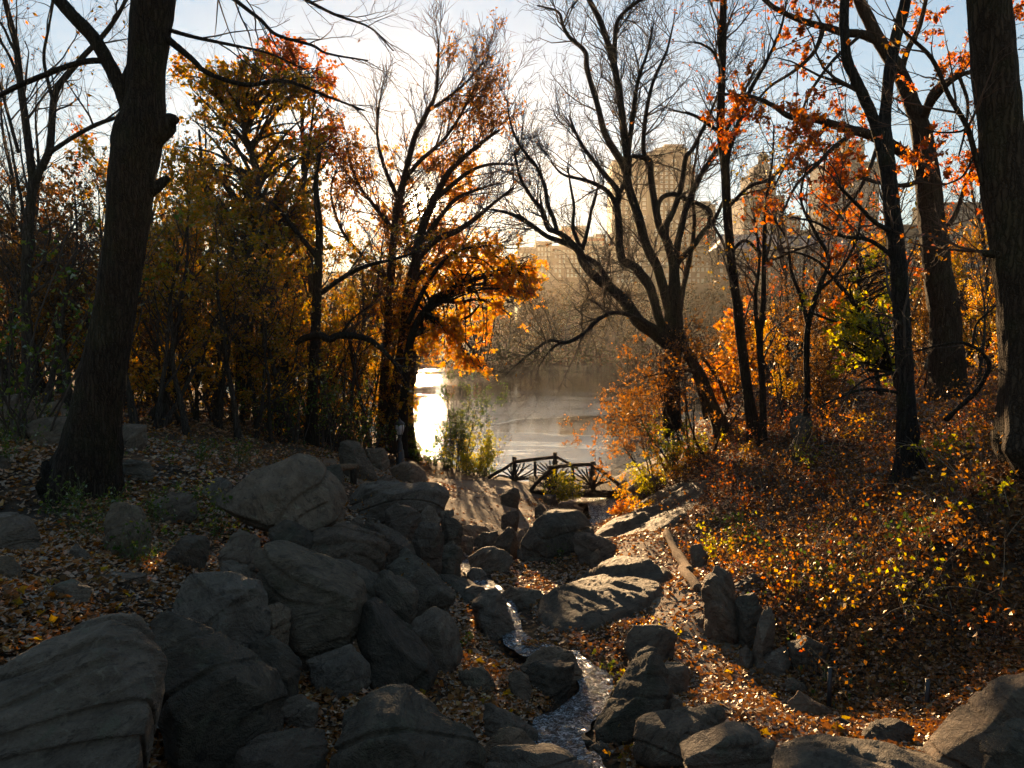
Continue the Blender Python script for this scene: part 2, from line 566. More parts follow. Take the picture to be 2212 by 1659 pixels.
def H(x, y, fine=True):
    x = np.atleast_1d(np.asarray(x, float))
    y = np.atleast_1d(np.asarray(y, float))
    z = _tps(x, y)
    d = shore_d(x, y)
    wdt = 1.2 + .9 * np.maximum(z - .5, 0)
    m = smooth(0, 1, (d + wdt) / (wdt + .8))
    z = z * (1 - m) + -1.3 * m
    far = 126 + 7 * np.sin(x * .045) + 2.5 * np.sin(x * .19 + 1)
    f = smooth(-5, 6, y - far)
    z = z * (1 - f) + (1.0 + np.clip((y - far) * .05, 0, 5.0)) * f
    z = np.where(y > 300, z * np.clip(1 - (y - 300) / 400, 0, 1) + 6.2 * np.clip((y - 300) / 400, 0, 1), z)
    near = (y < 60) & (y > 2)
    if near.any():
        q = STREAM_P[::2, :2]
        k = np.nonzero(near)[0]
        for i in range(0, len(k), 40000):
            kk = k[i:i + 40000]
            dd = np.sqrt(((x[kk, None] - q[None, :, 0]) ** 2 + (y[kk, None] - q[None, :, 1]) ** 2).min(1))
            up_ = smooth(24.2, 27.0, y[kk])
            z[kk] -= (.24 * (1 - up_) + np.maximum(z[kk] + .35, 0) * up_) * np.exp(-(dd / (.5 + .55 * up_)) ** 2)
    if fine:
        p = np.c_[x, y, np.zeros_like(x)]
        amp = np.where(y < 60, 1, .6)
        z = z + amp * (.07 * vnoise(p * .9, 3) + .035 * vnoise(p * 2.7, 4))
    return z


def ground_at(x, y):
    return float(H([x], [y])[0])


_ys = np.arange(2.0, 34, .06)


def hit(U, V):
    """Where the ground is seen at U, V."""
    a, b = P(U, V, 2.0), P(U, V, 34.0)
    t = (_ys - 2) / 32
    q = a + (b - a) * t[:, None]
    h = H(q[:, 0], q[:, 1], False)
    k = np.nonzero(q[:, 2] < h)[0]
    return q[k[0]] if len(k) else None


def mat_ground():
    m = M('forest_floor')
    co = m.n('NewGeometry').outputs['Position']
    v = m.n('TexVoronoi', Vector=co, Scale=15.0)
    sep = m.n('SeparateColor', i0=v.outputs['Color'])
    leaf = m.ramp(sep.outputs[0], [(0, (.035, .022, .014)), (.4, (.085, .046, .022)), (.7, (.15, .075, .028)), (.9, (.20, .10, .04)), (1, (.18, .055, .02))])
    soil = m.ramp(m.noise(co, 9, 6).outputs[0], [(.3, (.022, .016, .012)), (.7, (.06, .042, .028))])
    c = m.mix(m.ramp(m.noise(co, .9, 4).outputs[0], [(.38, (0, 0, 0)), (.55, (.85, .85, .85))]), soil, leaf)
    h = m.math('ADD', m.math('MULTIPLY', v.outputs[0], 1.0), m.noise(co, 22, 5, .7).outputs[0])
    return m.surf(m.bsdf(c, .9, m.bump(h, .8, .05), .15))


def fan(y):
    return 14 + 1.12 * max(y, 0)


rows = [-30, -20, -12, -6, -3, -1, 0, .8]
yy = 1.5
while yy < 432:
    rows.append(yy)
    yy += .05 + .019 * yy
rows = np.array(rows)
NX = 250
u = np.linspace(-1, 1, NX)
u = np.sign(u) * (.55 * np.abs(u) + .45 * np.abs(u) ** 3)
gx = np.array([u * fan(y) for y in rows])
gy = np.repeat(rows[:, None], NX, 1)
gz = H(gx.ravel(), gy.ravel()).reshape(gx.shape)
i = np.arange(len(rows) - 1)[:, None] * NX + np.arange(NX - 1)[None]
GQ = np.stack([i, i + 1, i + NX + 1, i + NX], -1).reshape(-1, 4)
tag(link('ground', mesh_np('ground', np.stack([gx, gy, gz], -1).reshape(-1, 3), GQ, None, mat_ground())), kind='structure')


# ------------------------------------------------------------------ lake and stream
def mat_lake():
    m = M('lake_water')
    co = m.n('NewGeometry').outputs['Position']
    far = m.mapping(co, (1, .28, 1))
    ice = m.noise(m.mapping(co, (.045, .09, 1)), 1.0, 3, .5, .8)
    edge = m.ramp(ice.outputs[0], [(.50, (0, 0, 0)), (.515, (1, 1, 1)), (.53, (0, 0, 0))])
    film = m.ramp(ice.outputs[0], [(.47, (1, 1, 1)), (.53, (0, 0, 0))])
    w1 = m.noise(m.mapping(co, (.9, 2.6, 1)), 1.1, 4, .6)
    w2 = m.noise(m.mapping(co, (3.2, 8.0, 1)), 1.2, 3, .6)
    h = m.math('ADD', m.math('MULTIPLY', w1.outputs[0], .9), m.math('MULTIPLY', w2.outputs[0], .35))
    lane = m.noise(m.mapping(co, (.05, .35, 1)), 1.0, 4, .6, .5)
    st = m.math('MULTIPLY', m.ramp(film, [(0, (.06, .06, .06)), (1, (.20, .20, .20))]), m.ramp(lane.outputs[0], [(.35, (.35, .35, .35)), (.65, (1, 1, 1))]))
    nor = m.bump(h, st, .16)
    c = m.mix(edge, (.022, .026, .022), (.35, .34, .30))
    rg = m.ramp(film, [(0, (.02, .02, .02)), (1, (.06, .06, .06))])
    return m.surf(m.bsdf(c, rg, nor, .55, IOR=1.33))


ly = np.concatenate([np.arange(30, 60, .8), np.arange(60, 150, 3.0)])
lx = np.linspace(-1, 1, 90)
LX = np.array([lx * (60 + 1.3 * y) for y in ly])
LY = np.repeat(ly[:, None], 90, 1)
i = np.arange(len(ly) - 1)[:, None] * 90 + np.arange(89)[None]
tag(link('lake', mesh_np('lake', np.stack([LX, LY, np.zeros_like(LX)], -1).reshape(-1, 3), np.stack([i, i + 1, i + 91, i + 90], -1).reshape(-1, 4), None, mat_lake())), kind='structure')


def mat_stream():
    m = M('stream_water')
    co = m.n('NewGeometry').outputs['Position']
    w1 = m.noise(co, 6, 4, .6, .6)
    w2 = m.noise(co, 26, 4, .65, .5)
    h = m.math('ADD', m.math('MULTIPLY', w1.outputs[0], 1.4), m.math('MULTIPLY', w2.outputs[0], .5))
    sky_glints = m.ramp(m.noise(co, 17, 5, .75, 1.6).outputs[0], [(.48, (0, 0, 0)), (.64, (.9, .9, .9))])  # pale streaks: sky reflections and sparkle painted into the water colour
    c = m.mix(sky_glints, (.014, .014, .012), (.62, .64, .66))
    return m.surf(m.bsdf(c, .08, m.bump(h, 1.0, .09), .6, IOR=1.33))


t = np.gradient(STREAM_P[:, :2], axis=0)
t /= np.linalg.norm(t, axis=1, keepdims=True)
sn = np.c_[-t[:, 1], t[:, 0]]
cr = np.linspace(-1, 1, 15)
wob = 1 + .3 * vnoise(np.c_[np.arange(len(STREAM_P)) * .37, np.zeros((len(STREAM_P), 2))], 8)
SV = np.concatenate([STREAM_P[:, None, :2] + sn[:, None, :] * (cr[None, :, None] * (STREAM_W * wob * .5 + .03)[:, None, None]),
                     np.repeat(STREAM_P[:, None, 2:], 15, 1)], -1)
sv = SV.reshape(-1, 3)
sv[:, 2] += -.05 + .03 * fbm(sv * np.array([5, 5, 0]), 5, 3) + .012 * vnoise(sv * np.array([18, 18, 0]), 6)
i = np.arange(len(STREAM_P) - 1)[:, None] * 15 + np.arange(14)[None]
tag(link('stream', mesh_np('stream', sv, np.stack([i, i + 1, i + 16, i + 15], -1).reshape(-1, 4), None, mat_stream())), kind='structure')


def mat_path():
    m = M('path_dirt')
    co = m.n('NewGeometry').outputs['Position']
    n = m.noise(co, 3, 6, .6)
    g = m.noise(co, 60, 3, .7)
    c = m.ramp(n.outputs[0], [(.3, (.095, .068, .046)), (.7, (.20, .145, .098))])
    v = m.n('TexVoronoi', Vector=co, Scale=22.0)
    s = m.n('SeparateColor', i0=v.outputs['Color'])
    c = m.mix(m.ramp(s.outputs[0], [(.72, (0, 0, 0)), (.78, (.8, .8, .8))]), c, m.ramp(s.outputs[1], [(0, (.10, .05, .02)), (1, (.26, .12, .04))]))
    return m.surf(m.bsdf(c, .9, m.bump(m.math('ADD', n.outputs[0], m.math('MULTIPLY', g.outputs[0], .4)), .6, .04), .15))


PATHM = mat_path()


def ribbon(name, pts, wid, lift=.03, nc=13):
    c = catmull([p[:2] for p in pts], 10)
    w = np.interp(np.arange(len(c)) / 10, range(len(pts)), wid)
    t = np.gradient(c, axis=0)
    t /= np.linalg.norm(t, axis=1, keepdims=True)
    n = np.c_[-t[:, 1], t[:, 0]]
    k = np.linspace(-1, 1, nc)
    wl = w * (1 + .22 * vnoise(np.c_[np.arange(len(c)) * .3, np.zeros((len(c), 2))], 11))
    V = (c[:, None] + n[:, None] * (k[None, :, None] * wl[:, None, None] * .5)).reshape(-1, 2)
    e = np.abs(np.tile(k, len(c)))
    z = H(V[:, 0], V[:, 1]) + lift - .10 * smooth(.75, 1.0, e)
    i = np.arange(len(c) - 1)[:, None] * nc + np.arange(nc - 1)[None]
    Q = np.stack([i, i + 1, i + nc + 1, i + nc], -1).reshape(-1, 4)
    return tag(link(name, mesh_np(name, np.c_[V, z], Q, None, PATHM)), kind='structure')


def gp(U, V, y=None):
    q = P(U, V, y) if y else hit(U, V)
    return (q[0], q[1])


PATH_A = [gp(1800, 1700, 5.6), gp(1650, 1560, 6.9), gp(1560, 1450, 8.6), gp(1480, 1350, 10.4), gp(1425, 1260, 12.6), gp(1385, 1190, 15.5), gp(1375, 1150, 17.6)]
ribbon('path', PATH_A, [1.6, 1.4, 1.1, 1.0, 1.0, 1.1, 1.0])
PATH_B = [gp(640, 1055, 17.5), gp(800, 1052, 22), gp(930, 1058, 25.5), gp(1060, 1062, 27), gp(1150, 1052, 28.7)]
ribbon('lakeside_path', PATH_B, [1.6, 2.2, 3.0, 3.4, 2.6], .045)
PATH_C = [gp(1020, 1140, 19.5), gp(1060, 1105, 22.5), gp(1085, 1080, 25)]
ribbon('trampled_bank_path', PATH_C, [2.6, 3.0, 3.4], .06)
PATH_D = [gp(1330, 1043, 29.5), gp(1390, 1020, 29.5), gp(1450, 1005, 30)]
ribbon('lakeside_path', PATH_D, [2.2, 2.0, 1.8], .05)


# ------------------------------------------------------------------ rocks
def hull2(p):
    p = sorted(map(tuple, p))

    def half(q):
        r = []
        for a in q:
            while len(r) > 1 and (r[-1][0] - r[-2][0]) * (a[1] - r[-2][1]) - (r[-1][1] - r[-2][1]) * (a[0] - r[-2][0]) <= 0:
                r.pop()
            r.append(a)
        return r
    return np.array(half(p)[:-1] + half(p[::-1])[:-1])


_ico = {}
ROCK_TOPS = []


def ico(sub):
    if sub not in _ico:
        b = bmesh.new()
        bmesh.ops.create_icosphere(b, subdivisions=sub, radius=1)
        b.verts.ensure_lookup_table()
        _ico[sub] = (np.array([v.co[:] for v in b.verts]), np.array([[v.index for v in f.verts] for f in b.faces]))
        b.free()
    return _ico[sub]


def rock(poly, y, label, mat=None, thick=.85, sub=5, rough=1.25, group='boulders beside the stream', name='boulder', seed=None, sharp=64, extend=True):
    """A boulder with the outline it shows, at its own distance and with its own depth."""
    mat = mat or ROCK
    wpx = np.ptp([p[0] for p in poly])
    sub = 7 if wpx > 330 else 6 if wpx > 150 else 5
    seed = seed if seed is not None else int(abs(poly[0][0] * 7 + poly[0][1] * 13 + len(poly))) % 9999
    g = rng_(seed)
    poly = np.array(poly, float)
    vb = poly[:, 1].max()
    hb = hit(poly[poly[:, 1] > vb - .25 * np.ptp(poly[:, 1])][:, 0].mean(), min(vb, 1700) - 4)
    if hb is not None and y > hb[1] * 1.01:
        y = hb[1] * 1.01
    c2 = (poly.min(0) + poly.max(0)) / 2
    C = P(c2[0], c2[1], y)
    v = nrm(C - CAM)
    r = nrm(np.cross(v, [0, 0, 1.]))
    up = np.cross(r, v)
    q = []
    for U, V in poly:
        d = P(U, V, y) - CAM
        d = d * (np.dot(C - CAM, v) / np.dot(d, v)) + CAM - C
        q.append((d @ r, d @ up))
    q = np.array(q)
    w, h = q.max(0) - q.min(0)
    if extend:                                                   # let it stand in the ground
        gz = ground_at(C[0], C[1]) - .12
        tb = (gz - C[2]) / max(up[2], .3)
        if tb < q[:, 1].min():
            tb = max(tb, q[:, 1].min() - 1.2)
            q = np.concatenate([q, [(-.33 * w, tb), (.33 * w, tb)]])
    hl = hull2(q)
    cen = hl.mean(0)
    hl = hl - cen
    C = C + r * cen[0] + up * cen[1]
    T = thick * math.sqrt(w * h)
    nn, hh = [], []
    for a, b in zip(hl, np.roll(hl, -1, 0)):
        e = b - a
        L = np.hypot(*e)
        if L < .03 * w:
            continue
        n2 = np.array([e[1], -e[0]]) / L
        off = n2 @ a
        for sgn, base in ((-1, .30), (1, .45)):
            tl = base + g.uniform(0, .45)
            if sgn < 0 and n2[1] < -.2:
                tl *= .4
            n = np.array([n2[0], n2[1], sgn * tl])
            k = np.linalg.norm(n)
            nn.append(n / k)
            hh.append(off / k)
    for sgn in (-1, 1):
        for k in range(4):
            n = nrm(np.array([(-1) ** k * g.uniform(.05, .8), g.uniform(-.3, .7), sgn * 1.0]))
            nn.append(n)
            hh.append(T / 2 * g.uniform(.8, 1.1))
    nn, hh = np.array(nn), np.maximum(np.array(hh), .03)
    D, F = ico(sub)
    S = np.array([w / 2, h / 2, T / 2])
    qd = D * S
    s = np.maximum((qd @ nn.T) / hh, 0)
    lam = (s ** sharp).sum(1) ** (-1.0 / sharp)
    pl = qd * lam[:, None]
    size = (w * h * T) ** (1 / 3)
    ld = nrm(np.array([g.uniform(-.5, .5), 1.0, g.uniform(-.6, .6)]))
    sh = g.uniform(0, 60, 3)
    lay = pl @ ld / size
    lp = np.c_[pl / size * .9, lay[:, None] * 0] + 0
    n1 = fbm(pl / size * 1.6 + sh, seed, 3)
    wv = lay * 7 + 1.2 * vnoise(pl / size * 1.3 + sh, seed + 2)
    stra = vnoise(np.c_[wv, .3 * pl[:, :2] / size] + sh, seed + 3)
    crack = np.exp(-(vnoise(np.c_[wv * .45, .25 * pl[:, :2] / size] + sh, seed + 5) / .055) ** 2)
    n4 = fbm(pl / size * 7 + sh, seed + 4, 3)
    ter = np.abs(vnoise(np.c_[wv * .8, .5 * pl[:, :2] / size] + sh, seed + 8))
    n5 = fbm(pl / size * 19 + sh, seed + 9, 2)
    k = 1 + rough * (.050 * n1 + .030 * stra - .065 * crack * (vnoise(pl / size * 1.1, seed + 6) > 0) + .022 * n4 + .055 * (smooth(.06, .16, ter) - .5) + .008 * n5)
    pl = pl * k[:, None]
    wpos = pl[:, 0:1] * r + pl[:, 1:2] * up + pl[:, 2:3] * v
    me = mesh_np(name, wpos, None, F, mat)
    nz = np.empty(len(me.vertices) * 3, np.float32)
    me.vertices.foreach_get('normal', nz)
    top = np.nonzero((nz.reshape(-1, 3)[:, 2] > .80) & (wpos[:, 2] < wpos[:, 2].max() - .12 * np.ptp(wpos[:, 2])))[0]
    if len(top):
        ROCK_TOPS.append(wpos[g.choice(top, min(len(top), int(8 + 22 * w)))] + C)
    o = link(name, me, None, C)
    if name:
        tag(o, label, 'rock', group)
    return o


def slab(poly, height, label, mat=None, group='bedrock slabs', seed=1, name='rock_slab', y=None, sink=.25, tilt=None):
    """A low rounded outcrop lying on the ground where its outline is seen."""
    mat = mat or ROCK_P
    pts = []
    for i_, (U, V) in enumerate(poly):
        q = P(U, V, y[i_]) if y else hit(U, V)
        pts.append(q)
    pts = np.array(pts)
    c = pts[:, :2].mean(0)
    rel = pts[:, :2] - c
    a = np.arctan2(rel[:, 1], rel[:, 0])
    o = np.argsort(a)
    a, R = a[o], np.hypot(rel[:, 0], rel[:, 1])[o]
    ze = pts[o, 2]
    NA, NR = 160, 46
    th = np.linspace(-np.pi, np.pi, NA, endpoint=False)
    Re = np.interp(th, a, R, period=2 * np.pi)
    Re = np.real(np.fft.ifft(np.fft.fft(Re) * np.exp(-(np.fft.fftfreq(NA) * NA / 14) ** 2)))
    rho = np.linspace(0, 1.05, NR) ** .8
    X = c[0] + np.cos(th)[None] * Re[None] * rho[:, None]
    Y = c[1] + np.sin(th)[None] * Re[None] * rho[:, None]
    Z = H(X.ravel(), Y.ravel(), False).reshape(X.shape)
    p = np.stack([X, Y, Z * 0], -1).reshape(-1, 3)
    ang_ = 0.6
    st = p @ np.array([[math.cos(ang_), -math.sin(ang_) * .35, 0], [math.sin(ang_), math.cos(ang_) * .35, 0], [0, 0, 1]])
    n = (.10 * fbm(p * 1.1, seed, 3) + .11 * fbm(st * np.array([6, 1.2, 1]), seed + 3, 4) + .014 * fbm(p * 12, seed + 5, 4)).reshape(X.shape)
    step = .10 * np.sign(vnoise(st * 1.1 + 5, seed + 7)).reshape(X.shape) * smooth(0, .12, np.abs(vnoise(st * 1.1 + 5, seed + 7))).reshape(X.shape)
    Z = Z + (height + n * 1.3 + step) * (1 - np.clip(rho, 0, 1) ** 3.0)[:, None] - sink * smooth(.86, 1.05, rho)[:, None]
    V = np.concatenate([np.stack([X, Y, Z], -1).reshape(-1, 3)])
    i_ = (np.arange(NR - 1)[:, None] * NA)
    s = np.arange(NA)[None]
    Q = np.stack([i_ + s, i_ + (s + 1) % NA, i_ + NA + (s + 1) % NA, i_ + NA + s], -1).reshape(-1, 4)
    org = np.array([c[0], c[1], ze.mean()])
    ob = link(name, mesh_np(name, V - org, Q, None, mat), None, org)
    return tag(ob, label, 'rock', group)

# (outline in picture units, distance, label, material, options)
BOULDERS = [
    ([(-160, 1500), (0, 1469), (71, 1413), (157, 1361), (239, 1318), (269, 1320), (310, 1318), (336, 1357), (362, 1413), (362, 1458), (347, 1499), (332, 1592), (317, 1659), (260, 1760), (-160, 1760)], 5.0, 'huge grey boulder with dark slanting cracks at the bottom left corner', ROCK, dict(sub=6, thick=.7, rough=1.2)),
    ([(317, 1318), (355, 1316), (411, 1339), (523, 1395), (597, 1451), (616, 1507), (612, 1563), (582, 1585), (485, 1570), (373, 1525), (347, 1499)], 5.8, 'smooth dark sloping boulder leaning against the huge cracked one', ROCK_D, dict(sub=6, thick=.8)),
    ([(358, 1309), (388, 1286), (411, 1242), (463, 1238), (523, 1238), (567, 1249), (586, 1294), (582, 1357), (523, 1369), (467, 1372), (411, 1342)], 7.0, 'pale-topped blocky boulder above the smooth dark sloping one', ROCK, {}),
    ([(467, 1200), (523, 1182), (541, 1189), (549, 1227), (523, 1246), (470, 1240)], 7.7, 'small upright grey rock perched on the pale-topped block', ROCK, dict(sub=4)),
    ([(553, 1240), (597, 1242), (631, 1260), (616, 1272), (579, 1270)], 7.35, 'thin reddish flat stone wedged beside the round dark boulder', ROCK_W, dict(sub=4)),
    ([(549, 1219), (567, 1178), (616, 1167), (635, 1186), (702, 1197), (758, 1223), (791, 1257), (795, 1301), (765, 1384), (709, 1413), (650, 1399), (597, 1324), (586, 1264)], 7.9, 'large round dark boulder below the pointed brown one', ROCK_D, dict(sub=6)),
    ([(463, 1091), (496, 1061), (552, 1016), (642, 985), (672, 990), (702, 1013), (743, 1057), (748, 1098), (735, 1136), (690, 1160), (620, 1160), (560, 1145), (500, 1115)], 11.0, 'large pointed brown boulder in front of the log railing', ROCK_W, dict(sub=6, extend=False)),
    ([(523, 1387), (590, 1369), (627, 1395), (653, 1432), (646, 1480), (616, 1514), (560, 1480)], 6.7, 'dark rounded rock squeezed behind the smooth sloping boulder', ROCK_D, {}),
    ([(660, 1428), (708, 1410), (757, 1388), (798, 1436), (801, 1469), (783, 1499), (720, 1480), (672, 1462)], 7.2, 'flat grey slab lying under the round dark boulder', ROCK, {}),
    ([(515, 1622), (568, 1589), (661, 1570), (714, 1566), (710, 1600), (699, 1700), (505, 1700)], 5.3, 'flat purple-grey rock at the bottom edge among leaves', ROCK, {}),
    ([(742, 1520), (775, 1490), (800, 1500), (795, 1570), (760, 1620), (738, 1600)], 5.9, 'thin pale upright slab behind the bottom front boulder', ROCK, dict(sub=4)),
    ([(775, 1555), (783, 1518), (831, 1488), (880, 1480), (917, 1510), (969, 1544), (1007, 1574), (1036, 1611), (1048, 1645), (1048, 1740), (712, 1740), (730, 1615)], 5.3, 'big dark peaked boulder at the bottom beside the stream', ROCK_D, dict(sub=6)),
    ([(887, 1350), (917, 1316), (939, 1307), (969, 1324), (988, 1357), (999, 1406), (984, 1436), (950, 1451), (910, 1400)], 8.6, 'rounded egg-shaped grey boulder left of the leaning grey stone', ROCK, {}),
    ([(783, 1309), (813, 1290), (839, 1309), (876, 1346), (910, 1383), (947, 1432), (939, 1469), (917, 1488), (876, 1469), (820, 1413), (771, 1369)], 7.9, 'long dark boulder slanting down beside the egg-shaped one', ROCK_D, {}),
    ([(801, 1245), (831, 1227), (872, 1249), (902, 1275), (902, 1301), (868, 1327), (820, 1309)], 9.3, 'squat dark rock under the tuft of dry grass', ROCK_D, {}),
    ([(831, 1197), (865, 1178), (895, 1193), (939, 1234), (984, 1283), (965, 1298), (932, 1309), (906, 1309), (887, 1264)], 10.2, 'wedge-shaped boulder sloping down to the stream', ROCK_D, {}),
    ([(640, 1165), (700, 1140), (741, 1124), (779, 1137), (824, 1156), (842, 1182), (820, 1242), (794, 1236), (740, 1222), (660, 1195)], 10.4, 'boulder with a sunlit top below the pointed brown one', ROCK_W, dict(sub=6)),
    ([(783, 1126), (816, 1126), (857, 1148), (895, 1178), (902, 1196), (857, 1190), (800, 1160)], 11.6, 'flat sloping rock behind the sunlit-topped boulder', ROCK, {}),
    ([(891, 1160), (906, 1130), (932, 1126), (950, 1130), (960, 1155), (956, 1198), (912, 1200)], 12.2, 'rounded two-humped rock above the wedge-shaped boulder', ROCK, {}),
    ([(945, 1184), (977, 1167), (999, 1189), (995, 1227), (977, 1249), (947, 1242)], 12.6, 'narrow dark rock at the bend of the stream', ROCK_D, {}),
    ([(772, 1047), (831, 1040), (940, 1044), (966, 1062), (967, 1071), (949, 1083), (907, 1096), (865, 1098), (823, 1100), (752, 1089)], 15.5, 'long flat mossy table rock beside the log railing', ROCK, dict(sub=6, thick=1.1)),
    ([(831, 1103), (856, 1086), (890, 1096), (907, 1107), (910, 1119), (890, 1136), (848, 1130)], 13.6, 'pointed rock under the edge of the table rock', ROCK, {}),
    ([(885, 1098), (904, 1092), (930, 1092), (949, 1102), (956, 1120), (917, 1124)], 14.0, 'flat-topped rock between the table rock and two-humped rock', ROCK, {}),
    ([(949, 1076), (967, 1071), (981, 1084), (978, 1110), (957, 1112)], 15.2, 'small rock with a bright edge at the end of the table rock', ROCK_W, dict(sub=4)),
    ([(750, 1089), (787, 1092), (784, 1103), (757, 1106)], 12.6, 'thin flat stone topmost of the small pile', ROCK, dict(sub=4)),
    ([(745, 1105), (778, 1106), (783, 1120), (770, 1126), (745, 1122)], 12.0, 'small pale stone lowest of the small pile', ROCK_W, dict(sub=4)),
    ([(783, 1101), (806, 1100), (809, 1117), (787, 1122)], 12.8, 'small dark cube of rock beside the small pile', ROCK_D, dict(sub=4)),
    ([(730, 975), (736, 955), (756, 950), (776, 955), (786, 973), (803, 1003), (818, 1035), (772, 1044), (740, 1015)], 21.5, 'tall tapered boulder standing beyond the log railing', ROCK_D, {}),
    ([(786, 966), (823, 965), (836, 975), (843, 1003), (835, 1020), (800, 1020)], 24.0, 'blocky brown boulder just left of the lamp post', ROCK_W, {}),
    ([(840, 1014), (865, 999), (893, 998), (920, 1020), (924, 1037), (890, 1044), (850, 1042)], 22.5, 'low brown boulder at the foot of the lamp post', ROCK_W, {}),
    ([(808, 1040), (835, 1022), (862, 1040), (850, 1052), (815, 1052)], 20.5, 'low grey stone beside the low brown lamp boulder', ROCK, dict(sub=4)),
    ([(1117, 1198), (1123, 1178), (1137, 1161), (1146, 1136), (1158, 1121), (1183, 1102), (1196, 1099), (1208, 1103), (1224, 1103), (1249, 1102), (1264, 1113), (1275, 1133), (1287, 1152), (1282, 1164), (1239, 1175), (1226, 1190), (1166, 1211), (1130, 1212)], 16.5, 'big black mossy boulder in midstream below the bridge', ROCK_D, dict(sub=6)),
    ([(1236, 1169), (1246, 1151), (1275, 1151), (1299, 1158), (1320, 1168), (1332, 1180), (1315, 1191), (1282, 1198), (1249, 1190)], 15.2, 'flat grey rock leaning on the big black mossy boulder', ROCK, {}),
    ([(1275, 1198), (1290, 1178), (1296, 1186), (1298, 1214), (1279, 1216)], 14.2, 'small pointed upright stone with a bright tip', ROCK_W, dict(sub=4)),
    ([(1080, 1072), (1110, 1052), (1118, 1057), (1124, 1072), (1118, 1084), (1090, 1080)], 24.0, 'dark pointed rock on the dirt in front of the bridge', ROCK_D, {}),
    ([(1077, 1099), (1100, 1105), (1121, 1104), (1122, 1117), (1100, 1120), (1079, 1112)], 20.5, 'flat-topped block of stone alone on the leafy dirt', ROCK, dict(sharp=40)),
    ([(1021, 1163), (1047, 1148), (1074, 1148), (1078, 1168), (1042, 1175)], 17.0, 'low dark rock of the ledge left of the leaning dark slab', ROCK_D, {}),
    ([(1059, 1180), (1084, 1156), (1097, 1138), (1108, 1141), (1117, 1153), (1119, 1168), (1100, 1183)], 16.4, 'leaning dark slab between the ledge and black boulder', ROCK_D, {}),
    ([(1108, 1142), (1146, 1134), (1146, 1158), (1117, 1160)], 17.4, 'pale flat-topped stone behind the leaning dark slab', ROCK_W, dict(sub=4)),
    ([(985, 1140), (1010, 1133), (1050, 1137), (1062, 1147), (1030, 1156), (990, 1156)], 18.0, 'thin sunlit ledge stone on the dirt bank', ROCK_W, dict(sub=4)),
    ([(985, 1168), (1005, 1156), (1024, 1160), (1024, 1180), (995, 1184)], 16.2, 'small rounded ledge stone beside the bright water', ROCK, dict(sub=4)),
    ([(1010, 1204), (1042, 1184), (1067, 1181), (1089, 1188), (1110, 1200), (1100, 1219), (1050, 1228), (1015, 1222)], 14.8, 'sunlit flat rock in the bend of the stream', ROCK_W, {}),
    ([(1008, 1240), (1020, 1226), (1050, 1228), (1052, 1245), (1030, 1256)], 13.6, 'small wet stone just below the sunlit flat rock', ROCK, dict(sub=4)),
    ([(1018, 1298), (1037, 1279), (1074, 1271), (1089, 1286), (1104, 1331), (1115, 1365), (1111, 1384), (1085, 1380), (1050, 1340)], 10.7, 'leaning grey stone standing on the bank of the stream', ROCK, {}),
    ([(1081, 1273), (1100, 1266), (1167, 1275), (1178, 1290), (1156, 1298), (1100, 1302)], 12.2, 'flat brown stone across the stream from the leaning grey one', ROCK_W, {}),
    ([(1000, 1275), (1020, 1262), (1045, 1268), (1050, 1285), (1020, 1296)], 11.8, 'small grey stone behind the leaning grey one', ROCK, dict(sub=4)),
    ([(1119, 1408), (1149, 1393), (1212, 1398), (1260, 1410), (1287, 1432), (1265, 1442), (1200, 1432), (1140, 1424)], 8.7, 'flat slab lying across the stream like a bridge', ROCK_W, dict(thick=.7)),
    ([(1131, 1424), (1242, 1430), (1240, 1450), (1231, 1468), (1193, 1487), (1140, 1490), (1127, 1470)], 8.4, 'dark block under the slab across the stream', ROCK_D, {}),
    ([(1096, 1456), (1111, 1447), (1140, 1455), (1149, 1490), (1130, 1500), (1104, 1487)], 8.0, 'brown cobble beside the dark block in the stream', ROCK_W, dict(sub=4)),
    ([(1283, 1565), (1313, 1533), (1354, 1466), (1380, 1402), (1399, 1393), (1417, 1398), (1425, 1439), (1455, 1480), (1440, 1507), (1399, 1537), (1365, 1555), (1343, 1604), (1290, 1600)], 7.4, 'tall mossy boulder with a sunlit crest beside the path', ROCK_D, dict(sub=6)),
    ([(1400, 1470), (1430, 1430), (1478, 1430), (1490, 1460), (1470, 1484), (1430, 1490)], 7.9, 'pale sunlit rock behind the tall mossy boulder', ROCK_W, {}),
    ([(1406, 1535), (1428, 1499), (1451, 1494), (1473, 1510), (1479, 1530), (1440, 1545)], 7.0, 'small brown rock between the path and log-shaped boulder', ROCK_W, dict(sub=4)),
    ([(1345, 1380), (1370, 1350), (1420, 1348), (1465, 1366), (1460, 1400), (1400, 1420), (1355, 1410)], 9.2, 'low rock draped with dry yellow grass', ROCK_W, {}),
    ([(1440, 1350), (1470, 1336), (1530, 1333), (1545, 1350), (1500, 1372), (1450, 1372)], 10.2, 'flat stone set in the leafy path', ROCK_W, {}),
    ([(1358, 1562), (1380, 1540), (1455, 1525), (1500, 1519), (1558, 1518), (1577, 1536), (1577, 1562), (1540, 1580), (1500, 1605), (1470, 1650), (1370, 1650)], 6.3, 'log-shaped boulder with a sunlit rounded top', ROCK_W, dict(sub=6, sharp=12)),
    ([(1472, 1607), (1517, 1574), (1566, 1553), (1618, 1559), (1633, 1578), (1674, 1607), (1648, 1630), (1640, 1720), (1490, 1720)], 5.8, 'grey boulder below the log-shaped one at the bottom edge', ROCK, dict(sub=6)),
    ([(1857, 1587), (1890, 1551), (1939, 1553), (1976, 1574), (1969, 1606), (1931, 1618), (1875, 1602)], 6.3, 'dark rock below the wire fence posts', ROCK_D, {}),
